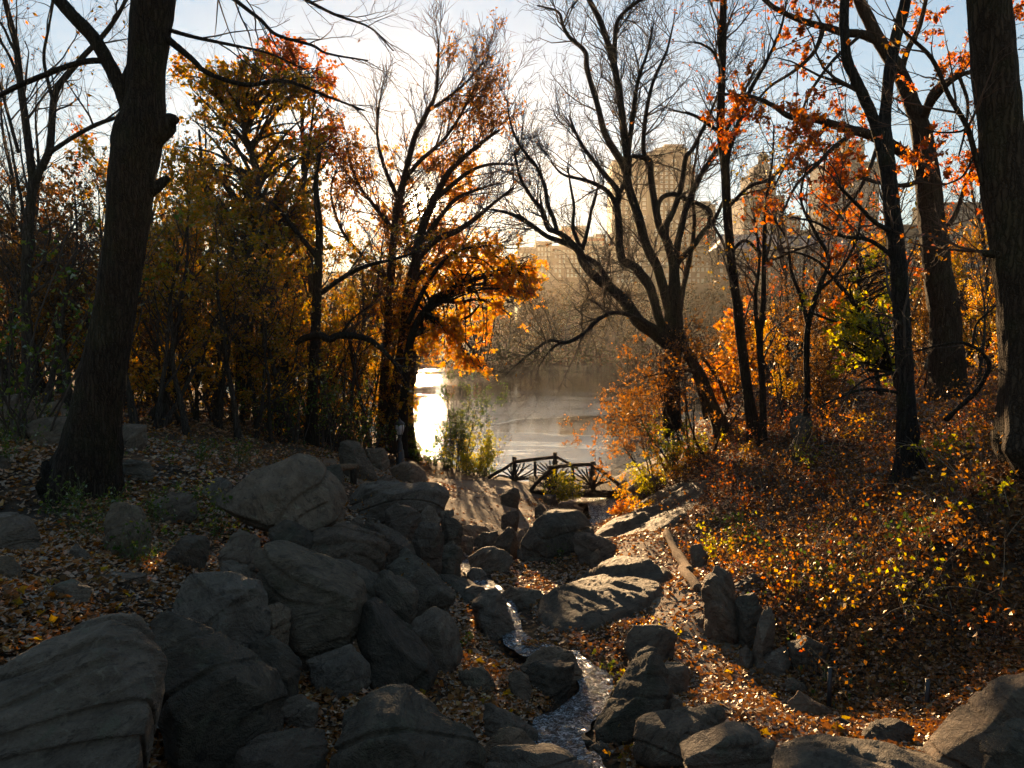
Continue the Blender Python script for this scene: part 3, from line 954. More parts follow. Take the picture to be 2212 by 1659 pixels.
    ([(1999, 1609), (2051, 1544), (2107, 1495), (2163, 1462), (2212, 1447), (2280, 1440), (2330, 1540), (2300, 1640), (2118, 1660), (2030, 1630)], 5.5, 'large tan boulder sunlit at the bottom right edge', ROCK_W, dict(sub=6)),
    ([(2118, 1606), (2159, 1559), (2189, 1551), (2230, 1555), (2280, 1600), (2260, 1720), (2140, 1720)], 4.8, 'dark blue-grey rock in the bottom right corner', ROCK_D, {}),
    ([(1513, 1273), (1528, 1234), (1550, 1223), (1580, 1242), (1588, 1279), (1595, 1316), (1606, 1354), (1595, 1378), (1565, 1357), (1524, 1330)], 11.2, 'tall craggy sunlit stone at the edge of the path', ROCK_W, dict(rough=1.9)),
    ([(1584, 1262), (1625, 1238), (1647, 1245), (1642, 1266), (1625, 1281), (1595, 1285)], 10.9, 'grey stone capping the bank beside the tall craggy stone', ROCK, {}),
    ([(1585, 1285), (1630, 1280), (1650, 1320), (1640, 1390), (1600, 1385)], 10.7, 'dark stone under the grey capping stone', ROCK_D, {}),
    ([(1655, 1296), (1677, 1301), (1674, 1357), (1668, 1413), (1640, 1445), (1625, 1449), (1625, 1406), (1640, 1335)], 9.6, 'narrow upright slab with a sunlit edge by the path', ROCK_W, {}),
    ([(1633, 1438), (1655, 1413), (1700, 1391), (1707, 1432), (1692, 1464), (1655, 1456)], 9.0, 'grey wedge of rock at the foot of the narrow upright slab', ROCK, {}),
    ([(50, 925), (75, 903), (149, 897), (190, 925), (180, 970), (85, 965)], 15.5, 'pale rock behind the foot of the biggest trunk', ROCK, {}),
    ([(246, 914), (317, 919), (319, 955), (262, 968)], 14.2, 'square grey rock just right of the biggest trunk', ROCK, dict(sub=4)),
    ([(-40, 836), (50, 850), (75, 867), (78, 902), (-40, 930)], 16.5, 'long pale rock far up the slope at the left edge', ROCK, {}),
    ([(75, 872), (142, 866), (152, 896), (80, 900)], 17.0, 'small pale rock uphill of the biggest trunk', ROCK, dict(sub=4)),
    ([(-60, 1110), (37, 1107), (67, 1118), (82, 1148), (93, 1188), (75, 1197), (-60, 1197)], 8.8, 'pale humped boulder at the left edge below the biggest trunk', ROCK, {}),
    ([(-40, 1192), (30, 1204), (49, 1229), (22, 1246), (-40, 1248)], 7.9, 'small dark rock below the pale humped boulder', ROCK_D, dict(sub=4)),
    ([(149, 1188), (164, 1173), (187, 1189), (205, 1214), (168, 1222)], 8.6, 'little jagged pale stone among the leaves', ROCK, dict(sub=4)),
    ([(149, 1244), (243, 1234), (314, 1238), (316, 1266), (224, 1270)], 8.0, 'long low stone half buried in the leaves', ROCK, {}),
    ([(224, 1126), (235, 1085), (269, 1077), (306, 1096), (329, 1145), (327, 1184), (291, 1212), (228, 1196)], 9.3, 'rounded boulder hung with green trailing plants', ROCK_D, {}),
    ([(343, 1165), (448, 1152), (457, 1178), (347, 1192)], 9.1, 'long flat grey stone behind the trailing plants', ROCK, {}),
    ([(467, 1165), (493, 1137), (541, 1133), (567, 1160), (560, 1192), (489, 1195)], 8.7, 'flat layered stone under the pointed brown boulder', ROCK, {}),
    ([(430, 1068), (467, 1031), (500, 1039), (510, 1085), (450, 1092)], 12.8, 'low grey rock behind the pointed brown boulder', ROCK, {}),
    ([(245, 1010), (280, 992), (325, 1000), (335, 1030), (260, 1040)], 13.0, 'low dark rock in the leaves right of the biggest trunk', ROCK_D, {}),
    ([(1354, 1057), (1391, 1027), (1430, 1020), (1440, 1050), (1385, 1080)], 23.5, 'brown outcrop above the sloping sunlit slab', ROCK_W, {}),
    ([(1705, 905), (1740, 888), (1758, 905), (1735, 925), (1705, 920)], 18.0, 'dark hump of rock on the crest of the leafy hill', ROCK_D, dict(sub=4)),
    ([(1825, 1258), (1860, 1248), (1882, 1262), (1870, 1275), (1830, 1275)], 9.6, 'small grey stone half hidden on the leafy hillside', ROCK, dict(sub=4)),
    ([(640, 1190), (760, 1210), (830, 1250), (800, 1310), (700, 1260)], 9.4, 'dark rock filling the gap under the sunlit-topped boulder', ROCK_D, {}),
    ([(960, 1110), (985, 1090), (1000, 1130), (985, 1165), (955, 1160)], 14.4, 'dark rock at the edge of the dirt bank', ROCK_D, {}),
    ([(1040, 1516), (1066, 1520), (1126, 1551), (1162, 1580), (1100, 1572)], 6.9, 'long wet wedge of stone on the near bank', ROCK, dict(sub=4)),
    ([(1040, 1587), (1078, 1566), (1149, 1574), (1186, 1602), (1156, 1612), (1063, 1610)], 6.3, 'flat brown stone behind the bottom stepping slab', ROCK_W, {}),
    ([(1045, 1640), (1060, 1618), (1119, 1605), (1190, 1607), (1231, 1626), (1279, 1652), (1290, 1720), (1045, 1720)], 5.6, 'broad sandy slab at the bottom beside the stream', ROCK_W, {}),
    ([(330, 1085), (372, 1062), (418, 1070), (432, 1110), (390, 1125), (335, 1120)], 11.5, 'weathered low boulder in the plants right of the biggest trunk', ROCK, {}),
    ([(-60, 985), (-10, 975), (22, 992), (26, 1022), (-60, 1030)], 12.5, 'low dark boulder at the left edge beside the biggest trunk', ROCK_D, {}),
    ([(110, 1262), (160, 1250), (200, 1270), (190, 1296), (120, 1295)], 7.4, 'half-buried brown rock in the leaves above the huge boulder', ROCK_W, {}),
    ([(575, 1120), (640, 1130), (690, 1160), (650, 1195), (585, 1185)], 10.2, 'dark rock wedged under the pointed brown boulder', ROCK_D, {}),
    ([(845, 1340), (880, 1330), (900, 1375), (880, 1400), (850, 1380)], 8.4, 'small dark rock between the slanting and egg-shaped boulders', ROCK_D, {}),
    ([(990, 1450), (1040, 1440), (1075, 1470), (1040, 1490), (995, 1480)], 8.0, 'flat dark rock in the leaves near the stream', ROCK_D, {}),
    ([(600, 1520), (650, 1500), (690, 1520), (680, 1560), (620, 1560)], 6.4, 'low grey rock among leaves beside the smooth sloping boulder', ROCK, {}),
    ([(1490, 1180), (1512, 1172), (1530, 1200), (1520, 1232), (1498, 1225)], 12.8, 'small upright edging stone behind the edging logs', ROCK_W, {}),
    ([(700, 1010), (735, 1000), (745, 1040), (720, 1055), (695, 1045)], 19.5, 'dark rock behind the log railing', ROCK_D, {}),
    ([(1503, 1338), (1520, 1326), (1542, 1350), (1535, 1378), (1508, 1372)], 10.2, 'low edging stone at the foot of the tall craggy stone', ROCK_W, {}),
    ([(1596, 1405), (1612, 1390), (1630, 1420), (1622, 1446), (1600, 1440)], 8.8, 'low edging stone before the narrow upright slab', ROCK, {}),
    ([(1690, 1478), (1712, 1462), (1745, 1482), (1738, 1506), (1700, 1502)], 8.1, 'low edging stone at the upper end of the kerb stone', ROCK_W, {}),
    ([(1786, 1560), (1812, 1548), (1842, 1562), (1836, 1590), (1795, 1588)], 6.9, 'low edging stone at the lower end of the kerb stone', ROCK, {}),
    ([(1700, 1385), (1740, 1372), (1790, 1400), (1780, 1440), (1715, 1440)], 9.1, 'brown stone half sunk in the slope behind the grey wedge', ROCK_D, {}),
    ([(1205, 1085), (1235, 1078), (1262, 1090), (1255, 1106), (1215, 1104)], 23.0, 'wet stone in the stream just under the bridge', ROCK_D, dict(sub=4)),
    ([(1155, 1100), (1172, 1082), (1200, 1088), (1195, 1104)], 20.0, 'small stone on the dirt behind the black boulder', ROCK_D, dict(sub=4)),
]
for poly, y, label, mt, kw in BOULDERS:
    rock(poly, y, label, mt, **kw)

slab([(1160, 1372), (1152, 1327), (1186, 1286), (1231, 1264), (1301, 1238), (1330, 1216), (1357, 1212), (1410, 1228), (1430, 1260), (1420, 1300), (1390, 1328), (1328, 1345), (1298, 1362), (1238, 1388), (1193, 1384)],
     .30, 'broad ribbed bedrock slab half in sunlight between stream and path', ROCK_P, seed=21)
slab([(1285, 1152), (1345, 1117), (1390, 1082), (1440, 1057), (1500, 1042), (1530, 1062), (1500, 1112), (1465, 1144), (1400, 1158), (1330, 1164)],
     .28, 'sloping sunlit bedrock slab beside the bridge under the hill', ROCK_P, seed=33)
slab([(1640, 1640), (1655, 1622), (1700, 1611), (1775, 1600), (1853, 1604), (1902, 1622), (2014, 1622), (2070, 1645), (2110, 1690), (1900, 1740), (1650, 1730)],
     .26, 'wide flat sandy rock along the bottom edge', ROCK_P, seed=41)
slab([(880, 1290), (960, 1250), (1010, 1262), (1015, 1300), (960, 1330), (900, 1330)], .05, 'low dark bedrock at the foot of the wedge-shaped boulder', ROCK_D, seed=45)

# small wet stones along the stream, each its own
_g = rng_(77)
_st = []
for k in range(4):
    a = [(1150 + 30 * math.cos(t) * _g.uniform(.7, 1.1), 1380 - 20 * math.sin(t) * _g.uniform(.6, 1.1)) for t in np.linspace(0, 6.0, 9)]
    o = rock(a, 9.9, 'small wet stone at the water line of the stream', (ROCK_D, ROCK_W, ROCK, ROCK_D)[k], group='small stones along the stream', name='stone', seed=60 + k, extend=False)
    _st.append(o)
_idx = [int(v) for v in np.linspace(20, len(STREAM_P) - 14, 40)]
for k, i_ in enumerate(_idx):
    sd_ = (-1) ** k * (STREAM_W[i_] * .5 + _g.uniform(-.05, .18))
    x, y = STREAM_P[i_, :2] + sn[i_] * sd_
    if k < 4:
        o = _st[k]
    else:
        o = _st[k % 4].copy()
        COL.objects.link(o)
    s_ = _g.uniform(.3, .95)
    o.location = (x, y, ground_at(x, y) + .02)
    o.rotation_euler = (_g.normal() * .2, _g.normal() * .2, _g.uniform(0, 6.28))
    o.scale = (s_ * _g.uniform(.8, 1.3), s_ * _g.uniform(.8, 1.2), s_ * .8)

# ------------------------------------------------------------------ trees
def resample(p, r, K):
    s = np.r_[0, np.cumsum(np.linalg.norm(np.diff(p, axis=0), axis=1))]
    t = np.linspace(0, s[-1], K)
    return np.stack([np.interp(t, s, p[:, i]) for i in range(3)], 1), np.interp(t, s, r)


def grow(g, pts, rad, per_m, t0, t1, ln, ang, up, wob, K, rr, cap=0.02, rmin=.003, taper=.3, shorten=.5, tow=None, tip=0):
    """Side shoots: N parents (N,K0,3) -> children (M,K,3)."""
    N, K0, _ = pts.shape
    L = np.linalg.norm(np.diff(pts, axis=1), axis=2).sum(1)
    n = g.poisson(np.maximum(per_m * L * (t1 - t0), 0))
    idx = np.concatenate([np.repeat(np.arange(N), n), np.repeat(np.arange(N), tip)])
    m = len(idx)
    if not m:
        return np.zeros((0, K, 3)), np.zeros((0, K))
    t = np.concatenate([g.uniform(t0, t1, n.sum()), g.uniform(.9, 1, N * tip)])
    f = t * (K0 - 1)
    i0 = np.minimum(f.astype(int), K0 - 2)
    a = (f - i0)[:, None]
    p0, p1 = pts[idx, i0], pts[idx, i0 + 1]
    pos = p0 * (1 - a) + p1 * a
    tan = nrm(p1 - p0)
    rp = rad[idx, i0] * (1 - a[:, 0]) + rad[idx, i0 + 1] * a[:, 0]
    pr = g.normal(size=(m, 3))
    pr = nrm(pr - (pr * tan).sum(1, keepdims=True) * tan)
    an = np.radians(g.uniform(ang[0], ang[1], m))[:, None]
    if tip:
        an[n.sum():] *= .55
    d = np.cos(an) * tan + np.sin(an) * pr
    d[:, 2] += up
    if tow is not None:
        d += tow
    d = nrm(d)
    le = g.uniform(ln[0], ln[1], m) * (1 - shorten * t)
    out = np.empty((m, K, 3))
    out[:, 0] = pos
    st = (le / (K - 1))[:, None]
    for k in range(1, K):
        d = d + wob * g.normal(size=(m, 3))
        d[:, 2] += up * .35
        d = nrm(d)
        out[:, k] = out[:, k - 1] + d * st
    r0 = np.clip(np.minimum(rp * rr, le * .02 + .002), rmin, cap)
    return out, r0[:, None] * np.linspace(1, taper, K)[None]


def leaf_geo(G, g, pos, size, droop=.35, width=.6, fold=.18, flat=0.0):
    m = len(pos)
    if not m:
        return
    a = g.normal(size=(m, 3))
    a[:, 2] = a[:, 2] * (1 - flat) - droop
    a = nrm(a)
    b = g.normal(size=(m, 3))
    b[:, 2] *= (1 - flat)
    b = nrm(b - (b * a).sum(1, keepdims=True) * a)
    n = np.cross(a, b)
    s = (size * g.uniform(.6, 1.3, m))[:, None]
    V = np.stack([pos, pos + a * s * .45 + b * s * width * .5 + n * s * fold, pos + a * s, pos + a * s * .5 - b * s * width * .5 + n * s * fold], 1).reshape(-1, 3)
    G.add(V, (np.arange(m)[:, None] * 4 + np.arange(4)[None]))


def along(g, pts, n, t0=.25):
    """n points (a number a twig) scattered along each of the twigs."""
    N, K, _ = pts.shape
    if not N:
        return np.zeros((0, 3))
    c = g.poisson(n, N)
    idx = np.repeat(np.arange(N), c)
    t = g.uniform(t0, 1, len(idx)) * (K - 1)
    i0 = np.minimum(t.astype(int), K - 2)
    a = (t - i0)[:, None]
    return pts[idx, i0] * (1 - a) + pts[idx, i0 + 1] * a


def clump(p, freq, thr, seed):
    return p[fbm(p * freq, seed, 2) > thr] if len(p) else p


def limb_np(spec, y):
    """Outline points (U, V, half width[, nearer/farther]) of a limb -> smooth points and radii in metres."""
    q = np.array([list(P(s[0], s[1], y + (s[3] if len(s) > 3 else 0))) + [s[2] * (y + (s[3] if len(s) > 3 else 0)) / FPX] for s in spec])
    c = catmull(q, 6)
    return c[:, :3], np.maximum(c[:, 3], .004)


LV_FINE = [dict(per_m=3.2, t0=.2, t1=1, ln=(.8, 2.6), ang=(25, 60), up=.10, wob=.16, K=7, rr=.55, cap=.03, tip=3, rmin=.006),
           dict(per_m=4.4, t0=.12, t1=1, ln=(.5, 1.5), ang=(25, 60), up=.06, wob=.17, K=5, rr=.6, cap=.012, tip=1, rmin=.005),
           dict(per_m=5.0, t0=.1, t1=1, ln=(.25, .8), ang=(25, 60), up=.04, wob=.18, K=4, rr=.7, cap=.006, tip=1, rmin=.004)]


def scaled(levels, k=1.0, dens=1.0, **kw):
    out = []
    for i, l in enumerate(levels):
        d = dict(l)
        d['ln'] = (l['ln'][0] * k, l['ln'][1] * k)
        d['per_m'] = l['per_m'] * dens / k
        d.update(kw)
        out.append(d)
    return out


def twigs_of(g, arrs, levels, skip_first=0, K0=28):
    """Twigs on a list of (pts, rad); the list of (pts, rad) of each level."""
    pr = [resample(p, r, K0) for p, r in arrs]
    pts, rad = np.stack([a for a, _ in pr]), np.stack([b for _, b in pr])
    lv = []
    for d in levels:
        pts, rad = grow(g, pts, rad, **d)
        lv.append((pts, rad))
        if not len(pts):
            break
    return lv


def tree(name, label, y, limbs, bark, twig=None, levels=None, leaf=None, n_leaf=0, leaf_size=.08, gate=None, seed=1, group=None, leaf_lv=(-1,), sides=14,
         rough=.10, ridge=0.0, cat='tree', flare=True, twig_from=1, droop=.35, leaf_t0=.2, trunk_twigs=True, extra=None):
    g = rng_(seed)
    arrs = [limb_np(l, y) for l in limbs]
    p, r = arrs[0]
    gz = ground_at(p[0][0], p[0][1])
    if flare and p[0][2] > gz - .25:
        n = max(2, int((p[0][2] - gz + .3) / .25) + 1)
        down = p[1] - p[0]
        lean = np.array([down[0], down[1], 0]) / max(abs(down[2]), .05)
        zs = np.linspace(gz - .3, p[0][2], n, endpoint=False)
        ext = np.array([p[0] - lean * (p[0][2] - z) * .6 for z in zs])
        p = np.concatenate([ext, p])
        r = np.concatenate([np.linspace(r[0] * 1.25, r[0], n, endpoint=False), r])
    if flare:
        r = r * (1 + .38 * np.exp(-np.maximum(p[:, 2] - gz, 0) / (2.2 * r[0] + .05)))
    base = np.array([p[0][0], p[0][1], gz])
    root = thing(name, label, cat, base, group)
    for k, (pp, rr) in enumerate([(p, r)] + arrs[1:]):
        G = Geo()
        sd = sides if rr.max() > .05 else 7
        if k == 0 or rr.max() > .09:
            pp, rr = resample(pp, rr, max(12, int(len(pp) * 1.6)))
        V, Q, T = tube1(pp, rr, sd if k else max(sides, 16), rough, seed * 31 + k, True, ridge if (k == 0 or rr.max() > .07) else 0)
        if k == 0 and flare:                                     # roots spreading at the foot
            hh_ = np.maximum(V[:, 2] - gz, 0) / (3.2 * rr[-1] + .12 if False else .45 + 1.2 * rr[2])
            cx = np.interp(V[:, 2], pp[:8, 2], pp[:8, 0])
            cy_ = np.interp(V[:, 2], pp[:8, 2], pp[:8, 1])
            an_ = np.arctan2(V[:, 1] - cy_, V[:, 0] - cx)
            lob = np.maximum(np.cos(an_ * 2.5 + seed), 0) ** 2 + .6 * np.maximum(np.cos(an_ * 4 + 1.7 * seed), 0) ** 3
            kf = 1 + .32 * lob * np.exp(-hh_ * 1.6)
            V[:, 0] = cx + (V[:, 0] - cx) * kf
            V[:, 1] = cy_ + (V[:, 1] - cy_) * kf
        G.add(V, Q, T)
        link('trunk' if k == 0 else 'limb', G.mesh('trunk' if k == 0 else 'limb', bark, base), root)
    if levels:
        src = arrs[twig_from:] if (not trunk_twigs and len(arrs) > twig_from) else arrs
        lv = twigs_of(g, src, levels)
        if extra:
            lv += extra(g, lv)
        G = Geo()
        for i, (a, b) in enumerate(lv):
            if len(a):
                G.add(*tubes(a, b, 5 if i == 0 else 3))
        if G.n:
            tag(link('twigs', G.mesh('twigs', twig or TWIG, base), root), kind='stuff')
        if leaf and n_leaf:
            G = Geo()
            for q in leaf_lv:
                if -len(lv) <= q < len(lv):
                    pos = along(g, lv[q][0], n_leaf, leaf_t0)
                    if gate:
                        pos = clump(pos, gate[0], gate[1], seed)
                    leaf_geo(G, g, pos, leaf_size, droop)
            if G.n:
                tag(link('foliage', G.mesh('foliage', leaf, base), root), kind='stuff')
    return root


def copy_tree(o, loc, rz, sc, label=None, group=None):
    c = o.copy()
    COL.objects.link(c)
    c.location = loc
    c.rotation_euler = (0, 0, rz)
    c.scale = sc if isinstance(sc, tuple) else (sc, sc, sc)
    if label:
        c['label'] = label
    if group:
        c['group'] = group
    for ch in o.children:
        d = ch.copy()
        COL.objects.link(d)
        d.parent = c
    return c


def wild_tree(name, label, base, height, spread, r0, bark, twig, levels, leaf, n_leaf, leaf_size, seed, group=None, gate=None, n_limb=9, t_low=.25, lean=(0, 0), stems=1, sides=9,
              limb_up=.25, cat='tree', droop=.35, leaf_lv=(-1,)):
    """A free-grown tree from a base point: stem(s), limbs, twigs, leaves."""
    g = rng_(seed)
    base = np.array(base, float)
    root = thing(name, label, cat, base, group)
    trunks = []
    for s in range(stems):
        K = 14
        d = nrm(np.array([lean[0] + g.normal() * .08 + (g.normal() * .28 if stems > 1 else 0), lean[1] + g.normal() * .08 + (g.normal() * .2 if stems > 1 else 0), 1.0]))
        p = [np.array([g.normal() * .12 * (stems > 1), g.normal() * .12 * (stems > 1), -.3])]
        for k in range(K - 1):
            d = nrm(d + np.array([g.normal(), g.normal(), 0]) * .07 + np.array([0, 0, .04]))
            p.append(p[-1] + d * (height * g.uniform(.85, 1) + .3) / (K - 1))
        r = r0 * (1 - .92 * np.linspace(0, 1, K) ** .9) / math.sqrt(stems)
        trunks.append((np.array(p), np.maximum(r, .006)))
    for p, r in trunks:
        r2 = r * (1 + .6 * np.exp(-np.maximum(p[:, 2], 0) / (2.5 * r[0])))
        a, b = resample(catmull(np.c_[p, r2], 3)[:, :3], catmull(np.c_[p, r2], 3)[:, 3], 30)
        V, Q, T = tube1(a, b, sides, .08, seed)
        link('trunk', Geo().add(V, Q, T).mesh('trunk', bark), root)
    pts, rad = np.stack([t[0] for t in trunks]), np.stack([t[1] for t in trunks])
    lim = grow(g, pts, rad, n_limb / height, t_low, .97, (spread * .6, spread * 1.15), (38, 68), limb_up, .13, 9, .6, cap=.08, rmin=.008, taper=.25, shorten=.45)
    if len(lim[0]):
        G = Geo()
        G.add(*tubes(lim[0], lim[1], 6))
        tag(link('limbs', G.mesh('limbs', bark), root), kind='stuff')
    src_p = np.concatenate([lim[0], np.stack([resample(t[0][7:], t[1][7:], 9)[0] for t in trunks])])
    src_r = np.concatenate([lim[1], np.stack([resample(t[0][7:], t[1][7:], 9)[1] for t in trunks])])
    lv = []
    for d in levels:
        src_p, src_r = grow(g, src_p, src_r, **d)
        lv.append((src_p, src_r))
        if not len(src_p):
            break
    G = Geo()
    for i, (a, b) in enumerate(lv):
        if len(a):
            G.add(*tubes(a, b, 4 if i == 0 else 3))
    if G.n:
        tag(link('twigs', G.mesh('twigs', twig), root), kind='stuff')
    if leaf and n_leaf:
        G = Geo()
        for q in leaf_lv:
            if -len(lv) <= q < len(lv):
                pos = along(g, lv[q][0], n_leaf, .1)
                if gate:
                    pos = clump(pos, gate[0], gate[1], seed)
                leaf_geo(G, g, pos, leaf_size, droop)
        if G.n:
            tag(link('foliage', G.mesh('foliage', leaf), root), kind='stuff')
    return root


# --- the biggest trunk, left, eleven metres off
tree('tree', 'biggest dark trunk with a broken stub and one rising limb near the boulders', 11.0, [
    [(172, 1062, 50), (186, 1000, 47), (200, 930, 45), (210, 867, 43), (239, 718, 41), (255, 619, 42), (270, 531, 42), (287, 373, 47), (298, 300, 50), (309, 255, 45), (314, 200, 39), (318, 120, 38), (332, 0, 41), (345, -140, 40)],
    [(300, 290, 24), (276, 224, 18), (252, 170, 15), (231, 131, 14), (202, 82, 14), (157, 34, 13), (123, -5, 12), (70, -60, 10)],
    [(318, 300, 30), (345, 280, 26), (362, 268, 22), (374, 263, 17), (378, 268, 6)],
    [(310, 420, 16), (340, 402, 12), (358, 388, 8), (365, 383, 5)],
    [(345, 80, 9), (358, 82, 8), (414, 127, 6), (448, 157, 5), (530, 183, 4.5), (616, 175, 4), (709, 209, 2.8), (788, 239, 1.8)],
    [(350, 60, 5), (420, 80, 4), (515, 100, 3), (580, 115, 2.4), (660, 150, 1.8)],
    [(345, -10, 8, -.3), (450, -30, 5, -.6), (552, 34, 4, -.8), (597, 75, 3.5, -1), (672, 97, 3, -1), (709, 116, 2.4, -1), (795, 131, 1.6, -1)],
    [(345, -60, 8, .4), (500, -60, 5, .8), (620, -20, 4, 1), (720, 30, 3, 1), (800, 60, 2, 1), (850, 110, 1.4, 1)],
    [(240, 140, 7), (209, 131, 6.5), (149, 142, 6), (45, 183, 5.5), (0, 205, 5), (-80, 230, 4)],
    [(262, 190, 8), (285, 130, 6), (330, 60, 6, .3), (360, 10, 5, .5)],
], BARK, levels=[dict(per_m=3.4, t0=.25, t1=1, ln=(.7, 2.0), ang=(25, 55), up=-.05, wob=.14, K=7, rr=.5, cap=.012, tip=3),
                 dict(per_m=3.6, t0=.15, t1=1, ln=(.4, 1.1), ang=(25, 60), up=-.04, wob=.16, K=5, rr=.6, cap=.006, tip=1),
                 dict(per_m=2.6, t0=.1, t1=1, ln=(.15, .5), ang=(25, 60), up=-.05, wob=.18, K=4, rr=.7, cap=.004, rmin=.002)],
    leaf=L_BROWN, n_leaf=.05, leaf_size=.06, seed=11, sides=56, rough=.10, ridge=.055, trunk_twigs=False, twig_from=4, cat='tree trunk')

# --- twin-stemmed tree behind it
tree('tree', 'slender dark tree forking in two behind the biggest trunk', 15.0, [
    [(64, 960, 13), (62, 870, 11), (57, 740, 10), (56, 619, 10), (62, 485, 10), (70, 400, 9), (66, 350, 8), (55, 260, 7.5), (45, 187, 7), (34, 93, 6), (11, 0, 5), (0, -80, 4)],
    [(68, 410, 9), (84, 372, 8.5), (96, 350, 8), (108, 317, 7.5), (113, 250, 7), (119, 205, 7), (131, 179, 6.5), (179, 123, 5.5), (224, 75, 5), (262, 20, 4), (290, -50, 3)],
    [(110, 328, 5, -.3), (160, 295, 4.5, -.4), (209, 269, 4.5, -.5), (262, 250, 4, -.6)],
    [(45, 187, 4), (20, 120, 3), (-20, 60, 2.5)],
    [(40, 330, 4), (10, 220, 3), (-10, 150, 2.5)],
    [(115, 220, 4), (95, 130, 3.4), (105, 60, 2.6), (120, -20, 2)],
], BARK_F, levels=scaled(LV_FINE, 1.0, .75), leaf=L_ORANGE, n_leaf=.7, leaf_size=.09, gate=(.5, .0), seed=12)

# --- the tall leafy oak
def leafy_limbs(y, stem, cloud, n, seed, r0, t0=.35):
    g = rng_(seed)
    p, r = limb_np(stem, y)
    out = []
    cl = []
    for _ in range(n):
        e = cloud[g.integers(len(cloud))]
        while True:
            a = g.uniform(-1, 1, 3)
            if (a ** 2).sum() < 1:
                break
        cl.append((e[0] + a[0] * e[2], e[1] + a[1] * e[3], a[2] * e[4] if len(e) > 4 else a[2] * 2.0))
    for U, V, dy in cl:
        e = P(U, V, y + dy)
        hd = np.hypot(p[:, 0] - e[0], p[:, 1] - e[1])
        cost = np.abs(p[:, 2] - (e[2] - g.uniform(.1, 1.3) * hd))
        cost[:int(len(p) * t0)] += 50
        k = int(np.argmin(cost))
        s = p[k]
        mid = (s + e) / 2 + np.array([g.normal() * .2, g.normal() * .2, .12 * np.linalg.norm(e - s)])
        q = catmull(np.array([s, mid, e]), 6)
        rr = np.linspace(min(r[k] * .55, r0), .012, len(q))
        out.append((q, rr))
    return out


def crown_tree(name, label, y, stem, cloud, bark, twig, levels, leaf, n_leaf, leaf_size, seed, n=24, r0=.07, gate=None, group=None, more=(), droop=.35, t0=.35, sides=12, leaf_lv=(-1,), cat='tree', ridge=0.0):
    """A tree whose stem(s) and crown masses are given where they stand."""
    root = tree(name, label, y, [stem] + list(more), bark, seed=seed, group=group, cat=cat, sides=sides, ridge=ridge)
    base = np.array(root.location)
    g = rng_(seed + 500)
    arr = leafy_limbs(y, stem, cloud, n, seed, r0, t0)
    pr = [resample(p, r, 16) for p, r in arr]
    G = Geo()
    G.add(*tubes(np.stack([a for a, _ in pr]), np.stack([b for _, b in pr]), 5))
    tag(link('limbs', G.mesh('limbs', bark, base), root), kind='stuff')
    lv = twigs_of(g, arr + [limb_np(m, y) for m in more], levels, K0=16)
    G = Geo()
    for i, (a, b) in enumerate(lv):
        if len(a):
            G.add(*tubes(a, b, 4 if i == 0 else 3))
    tag(link('twigs', G.mesh('twigs', twig, base), root), kind='stuff')
    G = Geo()
    for q in leaf_lv:
        if q < len(lv):
            pos = along(g, lv[q][0], n_leaf, .1)
            if gate:
                pos = clump(pos, gate[0], gate[1], seed)
            leaf_geo(G, g, pos, leaf_size, droop)
    tag(link('foliage', G.mesh('foliage', leaf, base), root), kind='stuff')
    return root


LV_LEAFY = [dict(per_m=2.6, t0=.35, t1=1, ln=(.5, 1.6), ang=(30, 70), up=.05, wob=.16, K=6, rr=.5, cap=.02),
            dict(per_m=5.5, t0=.15, t1=1, ln=(.25, .75), ang=(30, 70), up=.03, wob=.18, K=4, rr=.6, cap=.007)]

crown_tree('oak_tree', 'tall leafy oak with olive and orange crown left of the sun', 25.0,
           [(628, 985, 16), (606, 880, 14), (604, 760, 13), (578, 620, 12), (548, 500, 10), (556, 380, 8), (528, 280, 6), (540, 170, 3)],
           [(470, 300, 110, 140, 2.0), (590, 200, 110, 110, 1.5), (650, 300, 80, 150, 1.5), (480, 190, 80, 80, 1.5), (590, 420, 130, 110, 2), (450, 450, 80, 120, 2), (655, 170, 55, 60, 1), (400, 250, 60, 120, 1.5), (620, 500, 110, 60, 2)],
           BARK_F, TWIG, LV_LEAFY, L_OLIVE, 9.0, .145, 31, n=130, r0=.08, leaf_lv=(0, 1), gate=(.75, -.16), more=[
               [(575, 620, 8), (520, 560, 7), (470, 470, 6), (440, 380, 4), (430, 280, 2.5)],
               [(570, 560, 8), (620, 480, 7), (655, 400, 5), (670, 300, 3), (680, 200, 2)]])
crown_tree('oak_tree', 'russet-topped oak growing behind the olive oak', 28.0,
           [(720, 985, 10), (700, 850, 9), (680, 700, 8), (665, 500, 7), (655, 350, 5), (650, 150, 2)],
           [(640, 150, 60, 60, 1), (690, 210, 40, 90, 1), (590, 130, 60, 50, 1), (700, 320, 35, 60, 1)],
           BARK_F, TWIG, LV_LEAFY, L_RUST, 8.0, .145, 32, n=60, r0=.05, leaf_lv=(0, 1), gate=(.8, -.1))

